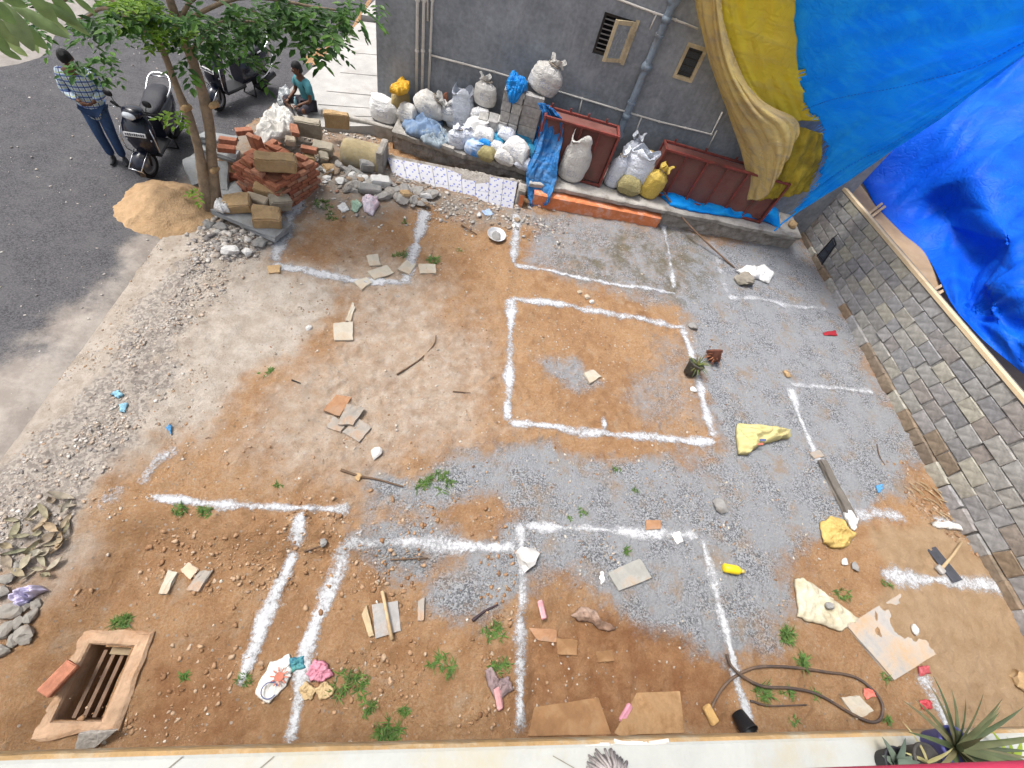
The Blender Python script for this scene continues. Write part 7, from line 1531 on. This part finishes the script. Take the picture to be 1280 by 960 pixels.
bit([(1024, 655), (1036, 645), (1052, 650), (1068, 668), (1056, 684), (1040, 688), (1028, 680)], mat('yellow_film', (.46, .33, .11), .6, .3, 8, .6, 14, dirt=(.40, .27, .08)), 'crumpled yellow plastic sheet at the end of the cracked cement', 'yellow_film', 'plastic sheet', .16, 17, 44)
bit([(1050, 628), (1058, 624), (1072, 650), (1066, 664), (1054, 648)], SW, 'white torn plastic beside the dark board', hgt=.10, seed=18)
bit([(918, 340), (930, 334), (952, 334), (966, 346), (960, 356), (946, 350), (930, 348)], SW, 'white cement bag spilling grey cement near the block wall', 'cement_bag', 'sack', .22, 19, 44)
c = at(930, 352); mb = MB(); mb.rock((c.x, c.y, c.z + .05), (.42, .34, .22), 6, 3, rough=.5); tag(mb.build('cement_lump', mat('set_cement', (.24, .215, .175), .95, .25, 7, .7)), 'grey brown lump of set cement at the mouth of the bag', 'cement')
bit([(1028, 416), (1044, 414), (1046, 420), (1030, 420)], mat('red_rag', (.30, .02, .03), .8, .2), 'dark red rag near the foot of the block wall', hgt=.04, seed=20)
bit([(1094, 608), (1102, 606), (1104, 613), (1096, 616)], mat('vivid_blue_film', (.05, .3, .6)), 'small bright blue scrap on the cement near the wall', hgt=.05, seed=21)
for (q, c_, lab) in (((1152, 838), (.40, .08, .09), 'red and white packet on the lime line'), ((1155, 881), (.38, .05, .06), 'red wrapper beside the short lime line'), ((1084, 867), (.60, .16, .12), 'orange red wrapper at the hose loop')): bit([(q[0] - 6, q[1] - 5), (q[0] + 6, q[1] - 6), (q[0] + 8, q[1] + 4), (q[0] - 4, q[1] + 7)], mat('red_' + str(q[0]), c_, .5, .2), lab, 'wrapper', 'wrapper', .04, q[0])
for (q, c_, lab) in (((676, 763), (.60, .30, .32), 'pink packet beside the chalk line and dug soil'), ((780, 891), (.50, .22, .28), 'pink wrapper standing by the cardboard sheet'), ((622, 873), (.50, .26, .26), 'pinkish rag strip beside the chalk line foot')):
    c = at(*q); mb = MB(); mb.box((c.x, c.y, c.z + .05), (.07, .20, .05), euler(.1, .2, .3 if q[0] != 780 else -.6), .015, .006); tag(mb.build('packet', mat('pink_%d' % q[0], c_, .5, .2, 8, .2)), lab, 'packet')
bit([(748, 716), (754, 714), (757, 726), (752, 734)], SW, 'white paper scrap beside the grey cement sheet', hgt=.04, seed=22); bit([(838, 668), (848, 664), (853, 676), (846, 680)], SW, 'white paper scrap across the chalk outline', hgt=.03, seed=23)
bit([(712, 770), (725, 758), (742, 762), (752, 776), (770, 784), (760, 790), (735, 780), (720, 776)], mat('muddy_rags', (.22, .14, .10), .9, .4, 9, .5, 24, dirt=(.38, .28, .22)), 'muddy rag and root tangle along the dug edge', 'muddy_rags', 'rags', .12, 24, 40)
bit([(606, 838), (614, 832), (624, 850), (634, 846), (640, 862), (622, 876), (614, 868)], mat('grey_cloth_strip', (.23, .17, .17), .9, .3, 9, .3), 'grey cloth scrap beside the foot of the chalk line', 'cloth_scrap', 'cloth', .09, 25, 36)
bit([(1160, 654), (1180, 652), (1206, 656), (1200, 664), (1170, 660)], SW2, 'pale torn sacking at the foot of the block wall', hgt=.08, seed=26)
# metal dish
p = at(620, 296); dish = MB(); dish.lathe([(.0, .012), (.12, .012), (.155, .03), (.175, .055), (.185, .056), (.18, .048), (.158, .02), (.12, .0), (0, 0)], (0, 0, 0), 36, None, False, False); o = dish.build('metal_dish', mat('dull_steel', (.55, .55, .55), .4, .2, 6, .1, metal=.3), None, True); o.location = p + Vector((0, 0, .015)); o.rotation_euler = (.1, .05, 0); tag(o, 'shallow steel dish holding cement lying on the soil', 'dish')
mb = MB(); mb.rock((0, 0, .022), (.2, .2, .03), 5, 2, rough=.4); q = mb.build('dish_contents', gstn); q.parent = o
# sticks
def stick(pix, r, m, label, lift=.02, name='stick', cat='stick', zs=None):
    P = [at(*q) + Vector((0, 0, (zs[i] if zs else lift))) for i, q in enumerate(pix)]; n = len(P) * 5; mb = MB(); mb.tube([Vector(v) for v in spline(P, n)], [r * (1 - .5 * i / n) for i in range(n)], 8); return tag(mb.build(name, m, None, True), label, cat)
twig = mat('brown_twig', (.13, .085, .055), .9, .3, 10, .5)
stick([(496, 469), (525, 450), (542, 432), (545, 420)], .014, twig, 'thin curved twig lying on bare soil near the chalk square'); stick([(426, 588), (450, 596), (472, 600), (504, 609)], .02, twig, 'crooked brown stick beside the weed patch'); stick([(566, 490), (588, 492)], .01, twig, 'short thin twig left of the chalk square'); stick([(365, 476), (376, 480)], .012, mat('charred_twig', (.03, .028, .026), .9), 'short charred twig on the pale soil'); stick([(488, 700), (535, 698)], .01, twig, 'thin twig inside the chalk corner'); stick([(590, 776), (606, 764), (622, 756)], .018, mat('black_twig', (.05, .035, .04), .8), 'dark stick at the edge of the crusher dust'); stick([(576, 282), (596, 294)], .014, twig, 'brown twig beside the steel dish'); stick([(1095, 556), (1098, 570), (1105, 582)], .010, twig, 'thin dark root on cement near the wall')
stick([(380, 690), (404, 682)], .012, twig, 'dark twig across the soil bank between chalk legs')
P = [az(826, 236, .62), az(860, 280, .30), at(918, 335)]; mb = MB(); mb.tube([Vector(v) for v in spline(P, 16)], .02, 8); tag(mb.build('leaning_pole', mat('brown_pole', (.16, .10, .065), .85, .3), None, True), 'thin brown pole leaning from the plinth down to the ground', 'pole')
for k in range(26):
    px = random.uniform(1128, 1205); py = 600 + (px - 1128) * .55 + random.uniform(-14, 18); p = at(px, py); d = Vector((random.uniform(.5, 1), random.uniform(-1, -.4), 0)).normalized() * random.uniform(.1, .3); mb = MB(); mb.tube([p + Vector((0, 0, .02)), p + d * .5 + Vector((0, 0, .04)), p + d + Vector((0, 0, .015))], .008, 5); tag(mb.build('dry_stalk', mat('dry_stalk', (.36, .27, .16), .9, .2)), 'dry broken stalk in the litter at the foot of the block wall', 'stalk', 'dry stalks by the block wall')
# hoes
def hoe(px_head, px_end, label, wood_len_lift=.05):
    a = at(*px_head); b = at(*px_end); t = empty('hoe', a, 0, label, 'hoe'); mb = MB(); mb.tube([a + Vector((0, 0, .06)), a.lerp(b, .5) + Vector((0, 0, .075)), b + Vector((0, 0, wood_len_lift))], [.022, .019, .021], 10); par(mb.build('handle', mat('hoe_handle', (.42, .31, .18), .7, .2, 8, .15), None, True), t); return t, a, b
t, a, b = hoe((1172, 712), (1198, 679), 'hoe with a dark blade and wooden handle lying on the sand'); d = (b - a).normalized(); s_ = Vector((-d.y, d.x, 0)); Mh = Matrix((s_, d, Vector((0, 0, 1)))).transposed()
mb = MB(); mb.box(a + d * .14 + Vector((0, 0, .045)), (.50, .17, .012), Mh @ euler(.2, .1, .3), .004); par(mb.build('blade', mat('hoe_blade', (.06, .062, .075), .5, .3, 8, .1, metal=.3)), t); mb = MB(); mb.box(a - d * .02 + Vector((0, 0, .05)), (.12, .10, .06), Mh, .012); par(mb.build('socket', mat('hoe_socket', (.35, .33, .31), .7, .3)), t)
t, a, b = hoe((490, 800), (478, 740), 'pale wooden handle lying over the grey square tile', .06)
# hose, bottle, bucket, sponge
hp_ = [(883, 893), (900, 862), (918, 845), (945, 834), (985, 834), (1030, 840), (1065, 846), (1088, 862), (1100, 880), (1098, 898), (1085, 902), (1062, 892), (1020, 868), (985, 860), (950, 858), (925, 846), (910, 832), (905, 818)]
P = [at(*q) + Vector((0, 0, .03 + (.03 if i > 13 else 0))) for i, q in enumerate(hp_)]; mb = MB(); mb.tube([Vector(v) for v in spline(P, 150)], .017, 10); tag(mb.build('hose', mat('dark_hose', (.07, .052, .045), .6, .25, 8, .1, dirt=(.16, .10, .06)), None, True), 'dark brown rubber hose looped on the weedy soil', 'hose')
stick([(936, 876), (960, 882), (1006, 881)], .014, mat('dark_hose', (.07, .05, .045)), 'short cut piece of dark hose below the hose loop', .03, 'hose_piece', 'hose')
p = at(912, 713); bo = empty('bottle', p + Vector((0, 0, .0)), 0, 'small yellow plastic bottle lying on the crusher dust', 'bottle'); Mz = euler(0, math.pi / 2, -.1); mb = MB(); mb.lathe([(.04, -.13), (.058, -.12), (.06, .06), (.052, .09), (.03, .115)], p + Vector((0, 0, .065)), 20, Mz); par(mb.build('body', mat('yellow_plastic', (.70, .52, .02), .35, .1, 5, .1), None, True), bo); mb = MB(); mb.lathe([(.026, .115), (.026, .17)], p + Vector((0, 0, .065)), 14, Mz); par(mb.build('neck', mat('yellow_cap', (.55, .42, .12), .4), None, True), bo)
p = at(918, 898); bk_ = empty('bucket', p, 0, 'small black rubber bucket tipped beside the chalk line end', 'bucket'); Mz = euler(1.0, .15, .1); mb = MB(); mb.lathe([(.075, 0), (.10, .18), (.108, .19), (.104, .195), (.094, .18), (.07, .012), (0, .012)], p + Vector((0, .05, .08)), 24, Mz, True, False); par(mb.build('shell', blackp, None, True), bk_); mb = MB(); mb.tube([p + Vector((0, .05, .08)) + Mz @ Vector((math.cos(q) * .108, math.sin(q) * .05 - .02, .18 + .10 * math.sin(q))) for q in np.linspace(0, math.pi, 14)], .006, 6); par(mb.build('handle', iron_d), bk_)
p = at(885, 893); mb = MB(); mb.box(p + Vector((0, 0, .05)), (.10, .19, .07), euler(.1, 0, .5), .015, .006); tag(mb.build('brick_piece', mat('tan_sponge', (.45, .28, .11), .9, .2, 8, .3)), 'tan brick shaped block at the end of the hose', 'block')
# pot plants
def blades(mb, c, n, L, w_, spread, seed=0, droop=.5):
    rr = random.Random(seed)
    for k in range(n):
        q = rr.uniform(0, 6.283); el = rr.uniform(.25, 1.3) * (1 - spread * .4); l = L * rr.uniform(.6, 1.1); d = Vector((math.cos(q) * math.cos(el), math.sin(q) * math.cos(el), math.sin(el))); s = d.cross(Vector((0, 0, 1))).normalized(); rows = []
        for i in range(6): t = i / 5; p = Vector(c) + d * l * t - Vector((0, 0, droop * l * t * t * math.cos(el))); ww = w_ * (1 - t) ** .7 * (.6 + .4 * min(1, t * 5)); rows.append([p - s * ww, p + Vector((0, 0, -ww * .5)), p + s * ww])
        mb.grid(rows)
potm = mat('grey_plastic_pot', (.055, .057, .05), .7, .2, 8, .2, dirt=(.16, .13, .10), dirtamt=.4); bladem = island_mat('spiky_leaf', [(.06, .10, .03), (.12, .15, .04), (.20, .17, .06), (.09, .13, .04)], .5, .1, 20, .15)
p = at(860, 470); pt_ = empty('potted_plant', p, 0, 'small spiky plant in a dark pot on the chalk line', 'plant'); Mz = euler(-.35, .25, 0); mb = MB(); mb.lathe([(.10, 0), (.135, .20), (.15, .21), (.15, .235), (.138, .235), (.13, .2), (0, .19)], p + Vector((0, .03, .036)), 24, Mz, True, False); par(mb.build('pot', potm, None, True), pt_); mb = MB(); blades(mb, p + Vector((.06, .08, .22)), 34, .30, .013, .4, 3); par(mb.build('foliage', bladem), pt_)
p = at(890, 455); pt_ = empty('potted_plant', p, 0, 'overturned broken clay pot with dry roots and dead leaves', 'plant'); Mz = euler(-1.0, .5, .4); mb = MB(); mb.lathe([(.09, 0), (.125, .16), (.14, .17), (.14, .20), (.128, .2), (.118, .15), (.08, .012), (0, .012)], p + Vector((0, 0, .08)), 22, Mz, True, False); par(mb.build('pot', mat('brown_clay_pot', (.14, .055, .035), .8, .3, 8, .3), None, True), pt_); mb = MB(); blades(mb, p + Vector((-.02, .06, .14)), 44, .24, .018, .2, 8, .9); par(mb.build('dead_leaves', island_mat('dead_leaf', [(.20, .07, .035), (.28, .12, .06), (.13, .05, .03), (.30, .2, .1)], .85, .2, 20)), pt_)
# weeds
wm = island_mat('weed_green', [(.07, .15, .03), (.10, .20, .045), (.15, .24, .06), (.08, .15, .05), (.20, .22, .08)], .6, 0, 20, .25)
def weed(px, py, r, n, label, group=None, tall=.14):
    p = at(px, py); R_ = r * mpp(p); mb = MB(); rr = random.Random(int(px * 7 + py))
    for k in range(n):
        q = rr.uniform(0, 6.283); d = R_ * math.sqrt(rr.random()) * 1.1; c = Vector((p.x + math.cos(q) * d, p.y + math.sin(q) * d * .7, 0)); c.z = H(c.x, c.y); blades(mb, c, 7, tall * .8 * rr.uniform(.4, 1.2), .007, .5, rr.randint(0, 9999))
    return tag(mb.build('weed', wm), label, 'weed', group)
wl_ = [((548, 602), 17, 26, 'green weed patch beside the crooked stick', .16), ((530, 608), 9, 10, 'small weed sprig left of the green weed patch', .12), ((499, 318), 10, 14, 'weed tuft inside the chalk outline beside the pale tile', .16), ((543, 326), 9, 18, 'dense weed tuft outside the chalk outline', .16), ((572, 313), 4, 5, 'tiny weed below the steel dish', .08), ((332, 465), 10, 8, 'sparse weed on the pale soil near the verge', .12), ((222, 637), 7, 14, 'weed tuft just under the thick chalk line start', .12), ((258, 640), 8, 14, 'second weed tuft under the thick chalk line', .12), ((348, 608), 5, 5, 'tiny weed above the thick chalk line', .1), ((152, 776), 9, 16, 'weed clump above the drain pit', .14), ((436, 858), 22, 30, 'wide weed patch beside the tan paper scraps', .16), ((462, 886), 10, 10, 'weed sprig between the weed patch and parapet', .13), ((487, 914), 13, 30, 'bushy weed tuft close to the parapet', .18), ((507, 890), 6, 10, 'small weed beside the bushy tuft', .12), ((555, 832), 17, 24, 'pale green weed patch on the dug soil', .15), ((618, 790), 14, 18, 'thin weeds beside the chalk line on the dust edge', .16), ((626, 830), 12, 14, 'thin weeds beside the grey cloth scrap', .15), ((306, 850), 7, 8, 'weed at the end of the chalk leg', .14), ((232, 846), 6, 6, 'tiny weed beside the drain pit', .1), ((727, 641), 6, 6, 'small weed above the chalk outline', .1), ((712, 648), 4, 4, 'tiny weed at the top of the chalk outline', .1), ((783, 688), 4, 6, 'tiny weed on the crusher dust', .1), ((772, 588), 5, 4, 'sparse weed below the chalk square', .1), ((794, 612), 4, 5, 'tiny weed on crusher dust below the chalk square', .1), ((984, 796), 10, 26, 'leafy weed below the cream sheet', .2), ((1003, 828), 8, 18, 'leafy weed above the hose loop', .2), ((954, 865), 10, 16, 'leafy weed inside the hose curve', .2), ((985, 866), 7, 10, 'weed where the hose crosses', .15), ((1020, 868), 7, 8, 'weed inside the long hose loop', .12), ((1052, 742), 9, 14, 'weed beside the cream sheet corner', .15), ((1108, 846), 6, 10, 'weed at the corner of the cement slab', .14), ((1110, 902), 7, 8, 'weed outside the hose loop end', .12), ((992, 902), 6, 6, 'weed near the parapet below the hose', .12), ((1108, 730), 6, 8, 'weed at the start of the sand lime line', .12), ((405, 255), 12, 22, 'green creeper at the left edge of the rubble', .14), ((416, 270), 10, 14, 'creeper leaves beside the white card scrap', .12), ((505, 278), 5, 6, 'weed at the rubble edge by the chalk', .1), ((250, 262), 10, 20, 'weeds at the foot of the tree', .22)]
for (q, r, n, lab, tl) in wl_: weed(*q, r, n, lab, None, tl)

# ================================================================== LOOSE CHIPPINGS (too many to count)
ICO = None
def chips(name, n, sampler, smin, smax, cols, seed, power=2.2):
    rr = np.random.default_rng(seed); bm = bmesh.new(); bmesh.ops.create_icosphere(bm, subdivisions=1, radius=.5); bm.verts.index_update(); bv = np.array([v.co[:] for v in bm.verts]); bf = np.array([[v.index for v in f.verts] for f in bm.faces]); bm.free()
    P = sampler(n, rr); n = len(P); s = smin + (smax - smin) * rr.random(n) ** power; Z = hz(P[:, 0], P[:, 1])
    ang = rr.random(n) * 6.283; sx = s * rr.uniform(.8, 1.3, n); sy = s * rr.uniform(.6, 1, n); sz = s * rr.uniform(.25, .55, n)
    vv = bv[None] * rr.uniform(.42, 1.35, (n, len(bv), 1)); x = vv[..., 0] * sx[:, None]; y = vv[..., 1] * sy[:, None]; z = vv[..., 2] * sz[:, None]; c, si = np.cos(ang)[:, None], np.sin(ang)[:, None]
    V3 = np.stack([P[:, :1] + x * c - y * si, P[:, 1:2] + x * si + y * c, (Z + sz * .22)[:, None] + z], -1).reshape(-1, 3); F3 = (bf[None] + (np.arange(n) * len(bv))[:, None, None]).reshape(-1, 3)
    me_ = bpy.data.meshes.new(name); me_.vertices.add(len(V3)); me_.vertices.foreach_set('co', V3.ravel()); me_.loops.add(F3.size); me_.loops.foreach_set('vertex_index', F3.ravel().astype(np.int32)); me_.polygons.add(len(F3)); me_.polygons.foreach_set('loop_start', np.arange(0, F3.size, 3, dtype=np.int32)); me_.polygons.foreach_set('loop_total', np.full(len(F3), 3, dtype=np.int32)); me_.update(calc_edges=True)
    me_.materials.append(island_mat(name + '_mix', cols, .93, .2, 40)); o = bpy.data.objects.new(name, me_); COL.objects.link(o); return stuff(o)
def in_poly(poly, grow=0, dens=None):
    xs_ = [p[0] for p in poly]; ys_ = [p[1] for p in poly]
    def f(n, rr):
        out = np.zeros((0, 2))
        for _ in range(40):
            q = np.stack([rr.uniform(min(xs_) - .5, max(xs_) + .5, n), rr.uniform(min(ys_) - .5, max(ys_) + .5, n)], 1); sd_ = poly_sd(poly, q[:, 0], q[:, 1]) + .5 * fbm(q[:, 0] * 1.5, q[:, 1] * 1.5, 5, 3); k = (sd_ > grow) & (rr.random(n) < .06 + 1.9 * np.clip(fbm(q[:, 0] * 1.9, q[:, 1] * 1.9, 8, 4) + .18, 0, 1)); out = np.concatenate([out, q[k]])
            if len(out) >= n: break
        return out[:n]
    return f
GREY = [(.16, .145, .14), (.25, .23, .215), (.36, .335, .31), (.48, .45, .41), (.30, .26, .22), (.42, .37, .31)]; EARTH = [(.20, .105, .052), (.28, .165, .09), (.34, .215, .125), (.40, .30, .21), (.27, .185, .125), (.46, .40, .33)]
P_ALL = gpoly([(345, 330), (560, 265), (850, 290), (980, 480), (1050, 650), (960, 900), (60, 930), (20, 780), (250, 480)])
P_LOW = gpoly([(180, 640), (640, 640), (640, 930), (100, 930), (120, 760)])
P_EDGE = gpoly([(300, 290), (340, 300), (240, 420), (160, 520), (120, 610), (40, 690), (-60, 760), (-120, 680), (60, 560), (170, 420), (230, 330)])
chips('verge_chippings', 4200, in_poly(P_EDGE, .05), .012, .065, GREY + [(.34, .26, .2), (.44, .36, .29), (.30, .24, .19)], 1, 4.5); chips('verge_gravel', 2600, in_poly(P_VERGE, -.3), .012, .045, GREY[2:] + EARTH[2:], 2, 3.5); chips('soil_clods', 4200, in_poly(P_ALL), .010, .05, EARTH, 3, 4.5); chips('dug_clods', 2600, in_poly(P_LOW), .012, .075, EARTH[:4], 4, 5); chips('rubble_chips', 2200, in_poly(P_RUB, -.25), .02, .10, GREY + [(.5, .48, .45), (.3, .13, .07)], 5, 2.4); chips('dust_grit', 2600, in_poly(P_GRAV), .012, .04, GREY, 6, 3); chips('pale_chips', 1100, in_poly(P_ALL), .016, .055, [(.42, .37, .31), (.52, .48, .42), (.36, .29, .22)], 8, 3); chips('wall_foot_debris', 500, in_poly(gpoly([(1120, 590), (1180, 640), (1250, 700), (1270, 760), (1220, 700), (1150, 650)]), -.15), .02, .08, EARTH, 9)
P_TREE = gpoly([(250, 265), (340, 290), (330, 330), (270, 325), (240, 300)]); chips('tree_foot_stones', 420, in_poly(P_TREE), .04, .16, GREY + [(.5, .48, .45)], 10, 2)
def road_sampler(n, rr): return np.stack([rr.uniform(-8.5, -4.4, n), rr.uniform(1, 14, n)], 1)
chips('road_grit', 700, road_sampler, .012, .05, GREY + [(.5, .48, .45)], 11, 3.5).location.z = .055

# ================================================================== PARAPET UNDER THE CAMERA
LZ = 2.9; par_m = mat('cream_parapet', (.36, .365, .34), .75, .08, 3, .2, 30, dirt=(.36, .33, .25), dirtamt=.3, dscale=2); par_e = mat('stained_parapet_edge', (.34, .22, .10), .85, .25, 3, .4, 30, dirt=(.38, .33, .24), dirtamt=.5, dscale=5)
par_t = empty('parapet', (1, -.3, LZ), 0, 'cream painted parapet ledge stained orange along its outer edge', 'parapet')
edge_px = [(-260, 946), (0, 938), (320, 930), (640, 923), (960, 916), (1280, 909), (1560, 902)]; E_ = [Vector((az(x, y, LZ).x, az(x, y, LZ - .12).y, LZ)) for x, y in edge_px]; E2 = [Vector((e.x, e.y - .022, LZ)) for e in E_]
rows = []; rows2 = []
for a, b in zip(spline(E_, 80), spline(E2, 80)):
    a = Vector(a); b = Vector(b); w_ = .004 * float(fbm(a.x * 9, 1, 3, 3)); rows.append([Vector((a.x, a.y, LZ - .12)), Vector((a.x, a.y + w_, LZ - .03)), Vector((a.x, a.y - .006 + w_, LZ - .008)), Vector((a.x, a.y - .018, LZ)), Vector((b.x, b.y, LZ + .002))]); rows2.append([Vector((b.x, b.y, LZ + .002)), Vector((b.x, b.y - .012, LZ + .010)), Vector((b.x, -.55, LZ + .012)), Vector((b.x, -.78, LZ + .012))])
mb = MB(); mb.grid(rows); par(mb.build('outer_edge', par_e), par_t); mb = MB(); mb.grid(rows2); par(mb.build('ledge_top', par_m), par_t)
mb = MB(); mb.grid([[Vector((x, -.5, LZ - .12)), Vector((x, -.8, LZ - .13)), Vector((x, -.8, -.4))] for x in np.linspace(-4, 8, 20)]); par(mb.build('wall_below', par_m), par_t)
for px in (232, 345, 690): a = az(px, 938, LZ); b = az(px + (-36 if px < 600 else 55), 960, LZ); mb = MB(); mb.bar(Vector((a.x, a.y - .02, LZ + .014)), Vector((b.x, b.y - .05, LZ + .014)), .004, .002); par(mb.build('hairline_crack', mat('crack_dark', (.22, .20, .16), .95)), par_t)
for k in range(24):                                              # flaked paint patch
    px = random.uniform(735, 850); py = 927 + random.uniform(-5, 5) - (px - 735) * .02; a = az(px, py + 6, LZ + .003); mb = MB(); mb.box(Vector((a.x, a.y, LZ + .004)), (random.uniform(.04, .12), random.uniform(.008, .016), .004), euler(0, 0, random.uniform(-.2, .2)), .001, .001); par(mb.build('paint_flake', mat('paint_flake', (.62, .52, .46), .8, .1)), par_t)
# mop head
p = az(760, 952, LZ + .05); mop = empty('mop', p, 0, 'grey string mop head resting on the parapet ledge', 'mop'); mm = mat('mop_yarn', (.30, .27, .26), .95, .3, 20, .3)
for k in range(44):
    q = -1.2 + 2.6 * random.random(); L = random.uniform(.10, .15); a = p + Vector((0, -.06, .04)); d = Vector((math.sin(q) * .9, math.cos(q) * .75, 0)); mb = MB(); mb.tube([a, a + d * L * .5 + Vector((0, 0, random.uniform(.0, .03))), a + d * L + Vector((0, 0, -.075 + random.uniform(0, .03)))], [.008, .008, .006], 6); par(mb.build('yarn', mm, None, True), mop)
# pots on the ledge
agm = island_mat('agave_leaf', [(.05, .07, .035), (.09, .11, .05), (.14, .13, .07), (.20, .17, .08)], .55, .1, 25, .1)
def ledge_pot(px, py, r, hgt, potc, label, leaves=None, cat='plant'):
    p = az(px, py, LZ + hgt); base = Vector((p.x, p.y, LZ + .012)); t = empty('potted_plant', base, 0, label, cat); mb = MB(); mb.lathe([(r * .7, 0), (r * .95, hgt * .85), (r * 1.05, hgt * .88), (r * 1.05, hgt), (r * .93, hgt), (r * .9, hgt * .88), (0, hgt * .86)], base, 26, None, True, False); par(mb.build('pot', mat('pot_%d' % px, potc, .6, .2, 8, .2), None, True), t)
    if leaves: n, L, w_, m_, sd_, dr = leaves; mb = MB(); blades(mb, base + Vector((0, 0, hgt * .9)), n, L, w_, .5, sd_, dr); par(mb.build('foliage', m_, None, True), t)
    return t
ledge_pot(1196, 935, .10, .16, (.10, .10, .30), 'pot with a large spiky agave spreading over the ledge', (44, .48, .020, agm, 5, .25)); ledge_pot(1160, 953, .085, .15, (.06, .055, .05), 'dark pot with sparse pale blades beside the agave', (10, .20, .012, island_mat('pale_blade', [(.26, .24, .10), (.35, .30, .16)], .6, .1, 20), 6, .5)); ledge_pot(1122, 956, .08, .10, (.03, .03, .035), 'low dark pot with grey green succulent leaves', (12, .16, .030, island_mat('succulent', [(.09, .12, .09), (.14, .17, .13)], .5, .1, 20), 7, .2)); ledge_pot(1225, 955, .08, .12, (.50, .42, .34), 'cream woven pot beside the agave', (10, .12, .012, agm, 8, .5)); ledge_pot(1262, 955, .07, .10, (.20, .12, .08), 'pot with bright yellow green strap leaves', (12, .26, .024, island_mat('strap_leaf', [(.20, .28, .03), (.28, .36, .05), (.14, .22, .03)], .5, .1, 20, .2), 9, .5))
a = az(985, 961, 4.5); b = az(1300, 949.5, 4.5); c0 = az(1700, 940, 4.5); mb = MB(); mb.tube([a + Vector((-.3, -.04, -.02)), a + Vector((0, -.032, 0)), b + Vector((0, -.032, 0)), c0 + Vector((0, -.04, 0))], .032, 14); tag(mb.build('red_rail', mat('crimson_paint', (.42, .03, .07), .6, .1, 5, .1), None, True), 'crimson painted rail in front of the ledge plants', 'rail')
